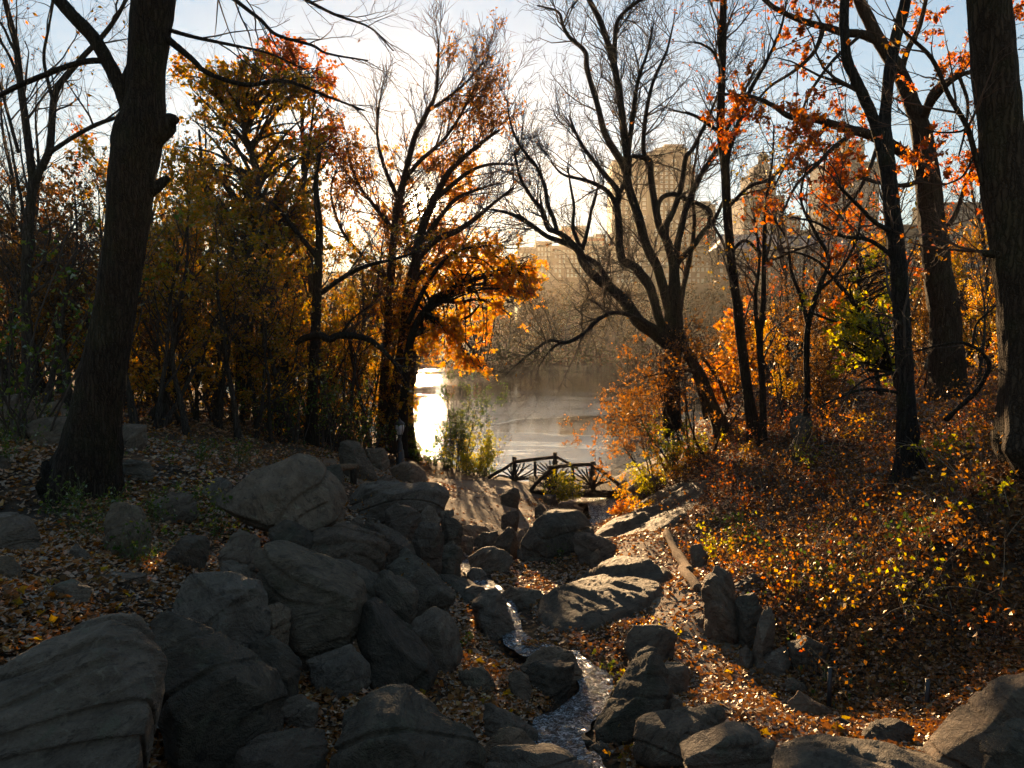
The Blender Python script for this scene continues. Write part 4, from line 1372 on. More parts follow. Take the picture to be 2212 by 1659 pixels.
# --- the tree the sun stands behind
tree('tree', 'twiggy two-stemmed tree fanning out in front of the sun', 31.5, [
    [(838, 965, 14), (848, 900, 13), (857, 830, 12.5), (872, 740, 12.5), (883, 643, 12), (898, 568, 11), (906, 520, 10), (917, 480, 9), (939, 429, 8), (969, 373, 6), (1007, 336, 5), (1045, 305, 3.5), (1080, 280, 2.4)],
    [(823, 975, 11), (827, 867, 10), (837, 718, 9), (846, 568, 8.5), (850, 523, 8), (857, 448, 7.5), (872, 392, 7), (895, 299, 6), (917, 254, 5), (939, 209, 4), (945, 160, 3), (948, 85, 1.8)],
    [(900, 560, 8), (940, 520, 7), (985, 500, 6), (1030, 470, 5), (1065, 440, 3.6), (1110, 405, 2.4)],
    [(930, 440, 6), (970, 405, 5), (1015, 370, 4), (1060, 355, 3), (1110, 355, 2)],
    [(925, 240, 3.4), (975, 205, 3), (1010, 175, 2.4), (1045, 135, 1.4)],
    [(872, 392, 5), (905, 350, 4.5), (960, 300, 3.6), (1000, 240, 2.6), (1030, 180, 1.6)],
    [(860, 430, 5), (830, 360, 4), (815, 290, 3), (820, 215, 2)],
    [(852, 500, 5), (805, 440, 4), (770, 390, 3), (750, 320, 2)],
    [(850, 620, 5), (790, 560, 4), (740, 500, 3.4), (715, 420, 2.4), (728, 360, 1.6)],
    [(905, 530, 6), (950, 470, 5), (985, 430, 4), (1030, 410, 3), (1080, 395, 2)],
    [(890, 610, 6), (930, 575, 5), (985, 545, 4), (1040, 525, 3), (1090, 530, 2)],
], BARK_W, twig=TWIG_R, levels=[dict(per_m=3.6, t0=.2, t1=1, ln=(.9, 3.0), ang=(20, 55), up=.18, wob=.12, K=7, rr=.55, cap=.03, tip=3, rmin=.012),
                  dict(per_m=4.2, t0=.15, t1=1, ln=(.6, 1.7), ang=(20, 50), up=.14, wob=.14, K=5, rr=.6, cap=.016, tip=1, rmin=.010),
                  dict(per_m=5.5, t0=.1, t1=1, ln=(.4, 1.2), ang=(20, 55), up=.10, wob=.15, K=4, rr=.7, cap=.011, tip=1, rmin=.008)],
    leaf=L_TAN, n_leaf=3.2, leaf_lv=(1, 2), leaf_size=.13, gate=(.45, -.02), seed=41)

crown_tree('tree', 'small golden-brown tree whose crown rings the low sun', 33.0,
           [(892, 985, 8), (886, 880, 7), (893, 760, 6.5), (886, 660, 6), (900, 580, 5), (880, 520, 4), (868, 450, 3), (880, 360, 2)],
           [(862, 490, 45, 60, 1.2), (975, 500, 50, 45, 1.2), (850, 400, 40, 60, 1.2), (990, 430, 45, 40, 1.2), (915, 560, 80, 40, 1.2), (905, 350, 60, 35, 1.2), (1030, 500, 40, 40, 1), (800, 470, 45, 60, 1.2), (925, 505, 40, 18, 1), (892, 395, 28, 45, 1), (945, 395, 35, 45, 1), (878, 465, 35, 35, 1), (958, 462, 36, 34, 1), (825, 420, 55, 90, 1.2), (1015, 380, 50, 70, 1.2), (790, 380, 40, 70, 1)],
           BARK_W, TWIG_R, LV_LEAFY, L_MAPLE, 8.0, .125, 45, n=150, r0=.018, leaf_lv=(0, 1), gate=(.9, -.03), t0=.3)

# --- the orange maple leaning over the water
crown_tree('maple_tree', 'blazing orange maple with branches reaching out over the lake', 29.5,
           [(868, 985, 11), (872, 880, 10), (880, 780, 9), (893, 715, 8.5), (917, 673, 8), (947, 639, 7), (975, 626, 6), (1003, 613, 5), (1055, 595, 4), (1115, 587, 2.4)],
           [(1110, 575, 65, 38, 1.0), (1145, 640, 32, 45, .8), (1060, 545, 50, 30, 1), (1000, 580, 70, 50, 1.2), (940, 640, 60, 60, 1.2), (925, 720, 50, 45, 1), (990, 745, 50, 30, 1), (1030, 790, 26, 14, .7), (1120, 625, 60, 30, 1)],
           BARK, TWIG, LV_LEAFY, L_MAPLE, 11.0, .135, 51, n=120, r0=.045, leaf_lv=(0, 1), gate=(.85, -.04), t0=.45, more=[
               [(947, 640, 5), (970, 650, 4.5), (992, 654, 4), (1029, 647, 3), (1075, 660, 2), (1110, 690, 1.4)],
               [(893, 725, 6), (950, 700, 5), (975, 715, 4), (1000, 760, 2.6), (1040, 795, 1.6)],
               [(880, 700, 6), (930, 600, 5), (985, 545, 4), (1060, 530, 2.5)],
               [(895, 715, 5), (1000, 690, 3), (1040, 655, 2)]])

# --- the black many-stemmed tree over the water
Y6 = 23.0
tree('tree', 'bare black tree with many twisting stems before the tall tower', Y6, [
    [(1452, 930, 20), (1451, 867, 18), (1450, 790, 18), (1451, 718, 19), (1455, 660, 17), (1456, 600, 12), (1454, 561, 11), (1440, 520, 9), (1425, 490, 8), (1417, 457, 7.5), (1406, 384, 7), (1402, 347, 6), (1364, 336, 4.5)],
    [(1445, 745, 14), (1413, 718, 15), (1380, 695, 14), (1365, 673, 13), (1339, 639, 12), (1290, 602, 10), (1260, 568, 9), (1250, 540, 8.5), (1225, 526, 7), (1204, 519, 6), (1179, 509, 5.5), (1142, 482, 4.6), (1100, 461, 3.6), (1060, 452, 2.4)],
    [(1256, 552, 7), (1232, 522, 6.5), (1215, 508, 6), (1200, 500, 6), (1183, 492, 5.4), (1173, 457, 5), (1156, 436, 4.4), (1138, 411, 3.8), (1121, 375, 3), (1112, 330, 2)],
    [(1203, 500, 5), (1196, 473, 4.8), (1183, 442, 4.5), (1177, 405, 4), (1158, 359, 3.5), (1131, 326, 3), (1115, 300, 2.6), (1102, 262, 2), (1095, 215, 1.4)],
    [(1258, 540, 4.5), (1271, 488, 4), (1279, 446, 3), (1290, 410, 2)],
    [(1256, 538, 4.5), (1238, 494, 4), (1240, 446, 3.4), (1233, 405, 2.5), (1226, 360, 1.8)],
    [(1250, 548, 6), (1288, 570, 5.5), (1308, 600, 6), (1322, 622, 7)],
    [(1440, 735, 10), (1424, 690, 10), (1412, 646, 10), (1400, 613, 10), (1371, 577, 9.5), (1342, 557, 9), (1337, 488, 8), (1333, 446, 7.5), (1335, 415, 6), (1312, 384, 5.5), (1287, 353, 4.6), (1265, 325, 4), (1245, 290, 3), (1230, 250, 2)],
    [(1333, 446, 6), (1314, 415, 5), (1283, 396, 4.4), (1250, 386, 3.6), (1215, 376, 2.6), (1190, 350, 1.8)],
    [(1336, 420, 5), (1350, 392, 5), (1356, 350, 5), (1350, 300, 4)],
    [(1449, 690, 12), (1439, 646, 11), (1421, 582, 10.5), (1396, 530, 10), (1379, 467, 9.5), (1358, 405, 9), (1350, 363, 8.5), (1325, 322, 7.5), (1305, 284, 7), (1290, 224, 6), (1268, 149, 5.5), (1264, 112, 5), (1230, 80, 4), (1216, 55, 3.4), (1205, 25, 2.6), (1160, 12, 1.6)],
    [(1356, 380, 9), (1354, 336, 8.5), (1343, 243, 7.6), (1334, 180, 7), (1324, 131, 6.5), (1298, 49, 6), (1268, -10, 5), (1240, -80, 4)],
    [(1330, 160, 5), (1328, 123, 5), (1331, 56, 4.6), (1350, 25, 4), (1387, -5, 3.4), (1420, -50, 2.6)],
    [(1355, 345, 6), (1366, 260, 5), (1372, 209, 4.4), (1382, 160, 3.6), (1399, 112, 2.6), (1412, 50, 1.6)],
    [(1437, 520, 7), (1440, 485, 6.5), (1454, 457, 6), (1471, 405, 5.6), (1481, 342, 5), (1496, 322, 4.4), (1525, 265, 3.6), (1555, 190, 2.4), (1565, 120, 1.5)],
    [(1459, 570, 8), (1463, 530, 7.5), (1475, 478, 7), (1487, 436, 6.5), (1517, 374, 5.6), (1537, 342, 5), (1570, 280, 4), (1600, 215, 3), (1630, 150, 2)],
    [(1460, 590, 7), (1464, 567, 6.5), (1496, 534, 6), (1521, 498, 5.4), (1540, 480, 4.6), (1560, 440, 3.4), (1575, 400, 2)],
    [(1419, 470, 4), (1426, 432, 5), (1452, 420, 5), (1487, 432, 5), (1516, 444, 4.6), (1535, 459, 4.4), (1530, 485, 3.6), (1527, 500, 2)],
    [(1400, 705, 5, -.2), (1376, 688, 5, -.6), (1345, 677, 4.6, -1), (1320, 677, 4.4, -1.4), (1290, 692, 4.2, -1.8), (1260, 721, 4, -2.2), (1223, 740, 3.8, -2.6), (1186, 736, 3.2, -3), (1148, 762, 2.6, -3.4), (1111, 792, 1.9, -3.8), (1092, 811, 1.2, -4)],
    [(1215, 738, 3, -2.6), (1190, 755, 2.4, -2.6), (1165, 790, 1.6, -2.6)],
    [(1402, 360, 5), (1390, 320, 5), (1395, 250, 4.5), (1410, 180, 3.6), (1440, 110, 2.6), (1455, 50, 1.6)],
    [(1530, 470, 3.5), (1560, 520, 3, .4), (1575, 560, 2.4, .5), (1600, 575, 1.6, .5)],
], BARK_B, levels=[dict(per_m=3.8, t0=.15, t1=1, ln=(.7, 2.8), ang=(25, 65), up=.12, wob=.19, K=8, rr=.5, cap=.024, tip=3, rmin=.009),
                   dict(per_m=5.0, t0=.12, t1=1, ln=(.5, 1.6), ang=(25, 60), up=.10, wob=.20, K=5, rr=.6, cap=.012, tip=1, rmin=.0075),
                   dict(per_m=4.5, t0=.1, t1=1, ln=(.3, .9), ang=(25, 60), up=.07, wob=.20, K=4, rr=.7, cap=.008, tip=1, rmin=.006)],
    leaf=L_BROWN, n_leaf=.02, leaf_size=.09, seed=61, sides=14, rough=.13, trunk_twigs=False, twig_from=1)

tree('tree', 'leaning brown trunk beside the bare black tree on the bank', 22.5, [
    [(1562, 945, 14), (1557, 920, 13), (1535, 868, 12.5), (1515, 815, 12), (1490, 773, 11), (1475, 742, 10), (1468, 700, 8), (1472, 640, 6, .3), (1490, 560, 5, .6), (1500, 480, 4, .8), (1495, 400, 3, 1), (1510, 300, 2, 1)],
    [(1525, 905, 6), (1513, 850, 5.5), (1502, 815, 5), (1490, 800, 4), (1440, 805, 3, -.4), (1390, 815, 2, -.6)],
    [(1575, 880, 4), (1556, 830, 3.8), (1535, 795, 3.4), (1515, 770, 3)],
], BARK_W, twig=TWIG_R, levels=scaled(LV_FINE, .8, .7), leaf=L_BROWN, n_leaf=1.6, leaf_size=.09, gate=(.6, .0), seed=62)

# --- slim trees to the right of it
tree('tree', 'slim straight trunk rising out of the frame right of the black tree', 20.0, [
    [(1634, 965, 12), (1618, 867, 11), (1603, 755, 10.5), (1592, 660, 10), (1584, 600, 9.5), (1576, 523, 9.5), (1569, 429, 9.5), (1565, 355, 9), (1556, 280, 8.5), (1558, 209, 8), (1561, 112, 7.5), (1563, 0, 7), (1568, -120, 6)],
    [(1573, 420, 5), (1573, 336, 5), (1595, 269, 5), (1614, 209, 4.6), (1640, 160, 4), (1655, 134, 3.6), (1685, 67, 2.8), (1700, 0, 2)],
    [(1560, 290, 4.5), (1530, 268, 4), (1505, 252, 3.4), (1480, 242, 3)],
    [(1572, 450, 4), (1600, 420, 4), (1625, 400, 3.5), (1665, 385, 3), (1710, 340, 2)],
    [(1558, 130, 4), (1552, 80, 4), (1560, 30, 3.4), (1575, -30, 3)],
    [(1557, 150, 3), (1540, 112, 3), (1515, 95, 2.5), (1500, 92, 2)],
    [(1578, 545, 4), (1612, 520, 3.6), (1660, 560, 3, -.5), (1720, 540, 2.4, -.8), (1780, 520, 1.6, -1)],
], BARK, levels=scaled(LV_FINE, .9, .75), leaf=L_RUST, n_leaf=1.0, leaf_size=.09, gate=(.5, .0), seed=71)
tree('tree', 'thin dark sapling trunk forking just right of the slim straight trunk', 19.0, [
    [(1647, 962, 8), (1648, 900, 7.5), (1647, 830, 7), (1641, 740, 7), (1645, 690, 6), (1649, 643, 5.5), (1651, 531, 4.6), (1655, 440, 3.6), (1668, 350, 2.4), (1672, 270, 1.5)],
    [(1641, 745, 5), (1634, 690, 4.6), (1632, 640, 4), (1640, 560, 3), (1630, 470, 2)],
], BARK, levels=scaled(LV_FINE, .8, .6), leaf=L_GOLD, n_leaf=1.6, leaf_size=.085, gate=(.5, .0), seed=72)

# --- the forked black trunk on the leafy hill
tree('tree', 'rough black forked trunk standing on the red leafy hillside', 12.2, [
    [(1972, 1030, 30), (1968, 1005, 22), (1963, 942, 19), (1957, 867, 17.5), (1950, 718, 17), (1944, 619, 17), (1931, 485, 16.5), (1918, 373, 16.5), (1910, 310, 17), (1909, 285, 15), (1912, 250, 12), (1920, 168, 11.5), (1928, 120, 11.5), (1937, 75, 11.5), (1957, 0, 11), (1975, -90, 10)],
    [(1908, 320, 15), (1897, 285, 12.5), (1880, 240, 11.5), (1864, 205, 11), (1845, 165, 10.5), (1830, 131, 10), (1825, 85, 9.5), (1823, 37, 9.5), (1826, -20, 9), (1830, -100, 8)],
    [(1925, 500, 6), (1890, 480, 5, -.4), (1850, 440, 4, -.7), (1810, 400, 3, -1)],
    [(1935, 560, 5), (1880, 520, 4.4), (1820, 510, 3.6), (1760, 480, 2.5), (1710, 470, 1.6)],
    [(1955, 850, 4), (1900, 842, 3.6), (1860, 842, 3), (1810, 860, 2.4), (1770, 880, 1.6)],
    [(1955, 800, 4), (1920, 808, 3.4), (1870, 820, 2.8), (1830, 850, 2)],
], BARK_B, levels=scaled(LV_FINE, .7, .55), leaf=L_RUST, n_leaf=1.6, leaf_size=.08, gate=(.7, .0), seed=81, sides=36, rough=.13, ridge=.06)

# --- the thick oak behind it with rust leaves
tree('oak_tree', 'thick old oak with rust leaves and one long sweeping limb', 18.0, [
    [(2050, 865, 34), (2046, 800, 30), (2040, 680, 29), (2028, 600, 28), (2021, 560, 27), (2006, 411, 25), (1996, 330, 23), (1991, 290, 21), (1980, 250, 18), (1972, 231, 17), (1955, 185, 16), (1939, 149, 15), (1918, 115, 14), (1898, 86, 13), (1875, 40, 12), (1853, -10, 11), (1830, -90, 9)],
    [(1996, 340, 13), (1968, 341, 12), (1925, 312, 11), (1883, 293, 10.5), (1827, 277, 9), (1790, 266, 8), (1752, 256, 7), (1707, 252, 6.2), (1670, 228, 5.2), (1625, 209, 4), (1580, 205, 3), (1547, 200, 2)],
    [(1905, 95, 9), (1864, 75, 8.5), (1820, 70, 8), (1789, 60, 7), (1733, 45, 6), (1677, 19, 5), (1647, -5, 4.5), (1600, -40, 4)],
    [(1990, 275, 10), (2005, 225, 8.5), (2021, 194, 8), (2045, 178, 7), (2069, 160, 6), (2110, 110, 5), (2150, 60, 4)],
    [(1985, 262, 8), (2030, 200, 6, -.8), (2070, 165, 5, -1.2), (2120, 150, 4, -1.4)],
    [(1945, 160, 7), (1960, 110, 6), (1985, 60, 5), (2000, 0, 4), (2010, -60, 3)],
    [(1850, 283, 6), (1800, 320, 5, -.6), (1760, 360, 4, -1), (1720, 400, 3, -1.2), (1690, 460, 2, -1.3)],
    [(1790, 268, 5), (1760, 300, 4, .5), (1720, 330, 3.4, .8), (1690, 370, 2.4, 1), (1670, 410, 1.6, 1)],
    [(1900, 300, 5), (1880, 360, 4, -.5), (1850, 420, 3.4, -.8), (1810, 470, 2.6, -1), (1790, 520, 1.6, -1)],
    [(2000, 380, 6), (1960, 400, 5, -.6), (1900, 395, 4, -1), (1850, 380, 3, -1.2)],
    [(2015, 520, 6), (2060, 470, 5, .4), (2085, 400, 4, .6), (2110, 340, 3, .8)],
    [(1780, 60, 5), (1760, 110, 4.4), (1720, 150, 3.6), (1660, 190, 2.6), (1620, 240, 1.8)],
    [(2070, 160, 4), (2090, 220, 3.4), (2085, 280, 2.6), (2070, 340, 1.8)],
    [(1860, 75, 4), (1800, 130, 3.6, -.5), (1750, 200, 3, -.8), (1730, 250, 2, -1)],
], BARK_W, twig=TWIG_R, levels=[dict(per_m=2.6, t0=.2, t1=1, ln=(.5, 1.8), ang=(30, 70), up=.0, wob=.18, K=7, rr=.5, cap=.018, tip=3),
                   dict(per_m=4.0, t0=.12, t1=1, ln=(.3, 1.1), ang=(25, 65), up=-.02, wob=.19, K=5, rr=.6, cap=.008, tip=1),
                   dict(per_m=2.6, t0=.1, t1=1, ln=(.15, .5), ang=(25, 60), up=-.02, wob=.2, K=4, rr=.7, cap=.005)],
    leaf=L_RUST, n_leaf=16, leaf_size=.10, gate=(.7, -.03), leaf_lv=(1, 2), seed=91, sides=36, rough=.14, ridge=.055, trunk_twigs=False)

# --- the trunk at the right edge
tree('tree', 'massive brown trunk cut by the right edge of the frame', 8.5, [
    [(2262, 960, 62), (2236, 850, 52), (2220, 740, 48), (2203, 619, 45), (2183, 485, 43), (2174, 420, 44), (2168, 373, 43), (2164, 299, 42), (2150, 149, 42), (2136, 0, 41), (2128, -120, 40)],
    [(2150, 470, 7), (2133, 429, 6.5), (2107, 336, 6), (2088, 272, 5.6), (2051, 209, 5), (2013, 127, 4.4), (1960, 75, 3.6), (1930, 40, 2.4)],
    [(2165, 545, 12), (2140, 548, 9), (2120, 546, 6)],
    [(2090, 275, 3), (2070, 285, 2.4), (2020, 285, 1.8), (1975, 270, 1.2)],
    [(2107, 330, 3), (2080, 380, 2.4), (2040, 400, 1.6)],
], BARK_W, twig=TWIG_R, levels=scaled(LV_FINE, .55, .6), leaf=L_ORANGE, n_leaf=1.6, leaf_size=.06, gate=(1.0, .0), seed=95, sides=64, rough=.07, ridge=.06, trunk_twigs=False, twig_from=1, cat='tree trunk')

# --- small trees on the leafy hill
crown_tree('young_tree', 'small yellow-green tree leaning left on the hillside crest', 15.0,
           [(1938, 835, 7), (1925, 790, 6), (1901, 740, 6), (1870, 690, 5.4), (1838, 647, 5), (1800, 600, 4), (1771, 568, 3), (1730, 548, 2.2), (1690, 545, 1.5)],
           [(1850, 740, 60, 40, .8), (1890, 690, 60, 40, .8), (1830, 690, 50, 40, .8), (1900, 620, 40, 60, .8), (1850, 790, 60, 30, .8), (1910, 760, 40, 60, .6)],
           BARK, TWIG, scaled(LV_LEAFY, .55), L_YGREEN, 9.0, .075, 101, n=50, r0=.03, gate=(1.4, -.10), t0=.1, more=[
               [(1906, 748, 4), (1870, 715, 3.6), (1840, 708, 3.4), (1790, 690, 2.8), (1740, 670, 2)]])
crown_tree('young_tree', 'small tree with red leaves beside the yellow-green one', 16.5,
           [(1900, 850, 5), (1885, 760, 4.4), (1870, 690, 3.8), (1855, 620, 3), (1860, 560, 2)],
           [(1830, 640, 40, 30, .6), (1880, 600, 50, 35, .6), (1900, 545, 30, 30, .6), (1800, 660, 30, 15, .5), (1930, 590, 30, 25, .5)],
           BARK, TWIG_R, scaled(LV_LEAFY, .55), L_RUST, 12.0, .08, 102, n=36, r0=.025, gate=(1.2, -.05), t0=.3)
crown_tree('maple_tree', 'glowing orange maple behind the slim straight trunks', 27.0,
           [(1612, 960, 8), (1608, 880, 7), (1604, 800, 6), (1606, 720, 4.4), (1600, 640, 2.6)],
           [(1590, 760, 50, 60, 1), (1620, 710, 40, 60, 1), (1570, 840, 45, 45, 1), (1660, 760, 40, 50, 1), (1610, 850, 50, 40, 1), (1690, 730, 30, 25, 1)],
           BARK, TWIG, LV_LEAFY, L_ORANGE, 13, .13, 103, n=70, r0=.04, leaf_lv=(0, 1), gate=(.9, -.08), t0=.2)
tree('sapling', 'crooked bare sapling arching over on the leafy slope', 10.0, [
    [(2046, 905, 6), (2066, 885, 5), (2107, 848, 5), (2128, 815, 4.8), (2137, 789, 4.6), (2126, 768, 4), (2107, 751, 3.8), (2073, 740, 3), (2020, 748, 2.4), (1975, 760, 1.6)],
    [(2100, 750, 3), (2110, 700, 2.4), (2150, 660, 1.8), (2185, 600, 1.2)],
], BARK, levels=scaled(LV_FINE, .45, .45), seed=104, leaf=L_GOLD, n_leaf=.2, leaf_size=.05)
tree('tree', 'slanting branchy trunk in the middle of the right-hand wood', 16.0, [
    [(1742, 900, 8), (1744, 840, 7), (1742, 760, 6.4), (1748, 690, 6), (1770, 620, 5), (1790, 560, 4), (1760, 500, 3.4), (1730, 430, 2.6), (1745, 350, 1.8)],
    [(1744, 700, 4.5), (1730, 640, 4), (1710, 590, 3.5), (1700, 520, 2.6), (1670, 470, 2)],
    [(1765, 630, 4), (1810, 590, 3.4), (1850, 520, 2.6), (1860, 460, 1.8)],
], BARK, twig=TWIG_R, levels=scaled(LV_FINE, .8, .7), leaf=L_GOLD, n_leaf=2.0, leaf_size=.08, gate=(.6, .0), seed=105)
# --- crooked dead limb reaching out over the rocks
tree('tree', 'dark leaning tree with one crooked limb hanging low', 24.0, [
    [(672, 985, 13), (672, 942, 12), (676, 840, 11), (682, 700, 10.5), (686, 600, 9.5), (690, 500, 8), (682, 400, 6), (690, 330, 4)],
    [(640, 742, 5, -1), (655, 732, 7, -1.2), (690, 724, 8, -1.5), (710, 733, 8, -1.5), (735, 724, 7.5, -1.5), (780, 728, 7, -1.6), (810, 742, 6, -1.8), (845, 775, 4.5, -2), (862, 800, 2.5, -2)],
    [(684, 640, 6), (740, 600, 5), (790, 575, 4.2), (850, 560, 3), (900, 545, 2)],
    [(688, 560, 6), (640, 500, 5), (600, 450, 4), (560, 420, 3)],
    [(735, 725, 3, -1.5), (760, 690, 2.4, -1.5), (800, 660, 1.8, -1.5)],
], BARK, levels=scaled(LV_FINE, .9, .7), leaf=L_OLIVE, n_leaf=2.5, leaf_size=.11, gate=(.6, -.05), seed=106)

# ------------------------------------------------------------------ the woods left and right: a few grown trees, each repeated with its own turn and size
LV_WOOD = [dict(per_m=3.2, t0=.2, t1=1, ln=(.5, 1.5), ang=(25, 65), up=.08, wob=.17, K=6, rr=.5, cap=.016, rmin=.005),
           dict(per_m=5.0, t0=.12, t1=1, ln=(.3, .9), ang=(25, 65), up=.05, wob=.19, K=4, rr=.6, cap=.008, rmin=.004)]
LV_BARE = [dict(per_m=2.6, t0=.2, t1=1, ln=(.8, 2.2), ang=(22, 55), up=.14, wob=.15, K=6, rr=.5, cap=.022, rmin=.006),
           dict(per_m=4.0, t0=.12, t1=1, ln=(.5, 1.3), ang=(22, 55), up=.10, wob=.17, K=5, rr=.6, cap=.011, rmin=.005),
           dict(per_m=3.4, t0=.1, t1=1, ln=(.3, .7), ang=(22, 55), up=.06, wob=.18, K=3, rr=.7, cap=.007, rmin=.004)]


def on(x, y, dz=0.0):
    return (x, y, ground_at(x, y) + dz)


def at(U, y, dz=0.0):
    """Ground point at distance y in the direction of picture column U."""
    d = P(U, 900, y)
    return on(d[0], y, dz)


PR = {}
WOOD = [
    # kind, (U, y, height scale, turn)
    ('olive', [(280, 22, 1.0), (590, 31, 1.2), (680, 28.5, 1.1), (820, 33, 1.0), (440, 23.5, 1.05), (510, 29, 1.2), (720, 35, 1.3), (385, 31, 1.4), (860, 33.5, .75), (640, 37, 1.4), (330, 19, .95), (420, 22, 1.0), (500, 25, 1.1), (365, 27, 1.2), (560, 22, .9), (455, 31, 1.35), (650, 27, 1.0), (735, 29, .95), (300, 33, 1.4), (780, 31.5, .9), (540, 34, 1.2), (620, 32, 1.2)]),
    ('gold', [(570, 26.5, .9), (650, 30, .95), (840, 32.2, .75), (310, 20, .9), (480, 21.5, .75), (740, 31, .9), (390, 20.5, .85), (530, 28, .95), (610, 24.5, .8), (700, 25.5, .85), (800, 30, .8), (255, 24, 1.0), (450, 27, .9), (345, 30, 1.0), (760, 34, .9)]),
    ('rust', [(20, 21, 1.0), (130, 24, 1.15), (215, 21, .8), (480, 33, 1.1), (690, 30.5, .9), (585, 29, .9), (80, 28, 1.3)]),
    ('bare', [(290, 18, .6), (355, 20, .7), (405, 19, .55), (470, 22, .7), (515, 20.5, .6), (560, 24, .75), (630, 23, .65), (690, 26, .7), (750, 27.5, .7), (800, 29, .7), (230, 19, .65), (100, 17.5, .6), (610, 36, 1.3), (690, 39, 1.4), (800, 36, 1.0), (330, 29, 1.2), (460, 38, 1.5), (85, 22, 1.0), (225, 33, 1.4), (15, 25, 1.1), (100, 32, 1.2), (180, 28, 1.05), (280, 36, 1.3), (730, 37, 1.0), (770, 33, .85), (400, 36, 1.25), (45, 38, 1.4), (520, 38, 1.2), (150, 19, .8)]),
    ('brown', [(150, 32, 1.5), (70, 26, 1.3), (260, 26, 1.2), (30, 36, 1.6), (340, 36, 1.3), (560, 38, 1.2), (40, 18.5, .9), (115, 20, 1.0), (190, 25, 1.0), (10, 30, 1.2), (240, 30, 1.1), (310, 24, .8), (660, 33, .95)]),
]
WOOD.append(('tan', [(700, 31, 1.0), (765, 34, 1.0), (640, 35, 1.1), (825, 36, .95), (735, 39, 1.15), (560, 36, 1.15), (880, 38, .95), (480, 34, 1.1), (960, 34.5, .45)]))
WOOD_SPEC = {
    'tan': ('tall_tree', 'tall twiggy tree with russet leaves', dict(height=10.5, spread=2.9, r0=.14, bark=BARK_F, twig=TWIG_R, levels=LV_BARE, leaf=L_TAN, n_leaf=1.6, leaf_lv=(1, 2), leaf_size=.115, n_limb=16, stems=1, t_low=.28, gate=(.7, -.02))),
    'olive': ('understory_tree', 'young tree with dull olive and yellow leaves in the dim wood left of the sun', dict(height=7.0, spread=2.3, r0=.10, bark=BARK_F, twig=TWIG, levels=LV_WOOD, leaf=L_OLIVE, leaf_lv=(0, 1), n_leaf=13.0, leaf_size=.105, n_limb=17, stems=2, t_low=.12, gate=(.8, -.1))),
    'gold': ('understory_tree', 'small wood tree with golden leaves glowing among the trunks left of the sun', dict(height=5.6, spread=2.2, r0=.08, bark=BARK_F, twig=TWIG, levels=LV_WOOD, leaf=L_GOLD, leaf_lv=(0, 1), n_leaf=12.0, leaf_size=.10, n_limb=14, stems=2, t_low=.12, gate=(.8, -.05))),
    'rust': ('understory_tree', 'small wood tree with sparse rust-red leaves in the dim left wood', dict(height=6.2, spread=2.4, r0=.09, bark=BARK_F, twig=TWIG_R, levels=LV_WOOD, leaf=L_RUST, n_leaf=6, leaf_size=.10, n_limb=14, stems=1, t_low=.15, gate=(.8, 0))),
    'bare': ('bare_tree', 'tall leafless wood tree with a haze of grey twigs in the left wood', dict(height=10.0, spread=3.0, r0=.15, bark=BARK_F, twig=TWIG, levels=LV_BARE, leaf=L_BROWN, n_leaf=.08, leaf_size=.1, n_limb=14, stems=1, t_low=.3)),
    'brown': ('understory_tree', 'brown-leaved thicket tree in the dark far left of the wood', dict(height=5.0, spread=2.4, r0=.07, bark=BARK_F, twig=TWIG, levels=LV_WOOD, leaf=L_BROWN, leaf_lv=(0, 1), n_leaf=9, leaf_size=.10, n_limb=16, stems=3, t_low=.08, gate=(.8, -.1))),
}
gW = rng_(700)


def where(U):
    for lim, t in ((60, 'at the left edge'), (140, 'left of the biggest trunk'), (260, 'behind the biggest trunk'), (345, 'just right of the biggest trunk'), (430, 'left of the tall leafy oak'), (510, 'under the left side of the tall oak'),
                   (590, 'behind the stem of the tall oak'), (660, 'behind the crooked low limb'), (730, 'above the log railing'), (800, 'left of the lamp post'), (1000, 'beside the lamp post'), (1680, 'behind the thin sapling trunk'), (1745, 'by the slanting branchy trunk'),
                   (1830, 'left of the yellow-green tree'), (1920, 'behind the yellow-green tree'), (2000, 'right of the forked black trunk'), (2075, 'behind the thick old oak'), (2135, 'right of the thick old oak')):
        if U < lim:
            return t
    return 'beside the massive right-edge trunk'


_used = {}


def unique(lb, s):
    """Tell two look-alikes at one place apart by their size."""
    if lb in _used:
        w = 'larger ' if s > _used[lb] else 'smaller '
        lb2 = w + lb
        while lb2 in _used:
            lb2 = 'much ' + lb2
        lb = lb2
    _used[lb] = s
    return lb


def how(y, ys):
    r = sorted(ys).index(y) / max(len(ys) - 1, 1)
    return 'nearer' if r < .34 else 'farther' if r > .67 else 'middle'

SHORT = {'tan': 'tall twiggy russet-leaved wood tree', 'olive': 'olive-leaved young wood tree', 'gold': 'small golden wood tree', 'rust': 'sparse rust-leaved wood tree', 'bare': 'leafless twiggy wood tree', 'brown': 'brown thicket tree'}
for kind, spots in WOOD:
    nm, lb, kw = WOOD_SPEC[kind]
    n_protos = 3 if len(spots) > 8 else 2
    lb0 = lb
    for i_, (U, y, s) in enumerate(spots):
        lb = unique(how(y, [q[1] for q in spots]) + ' ' + SHORT[kind] + ' ' + where(U), s)
        gname = SHORT[kind] + 's left of the sun'
        if i_ < n_protos:
            o = wild_tree(nm, lb, at(U, y), seed=800 + 17 * i_ + len(kind) * 7, group=gname, **kw)
            o.scale = (s, s, s)
            PR.setdefault(kind, []).append(o)
        else:
            copy_tree(PR[kind][i_ % n_protos], at(U, y), gW.uniform(0, 6.28), (s * gW.uniform(.85, 1.15), s * gW.uniform(.85, 1.15), s * gW.uniform(.9, 1.15)), lb, gname)

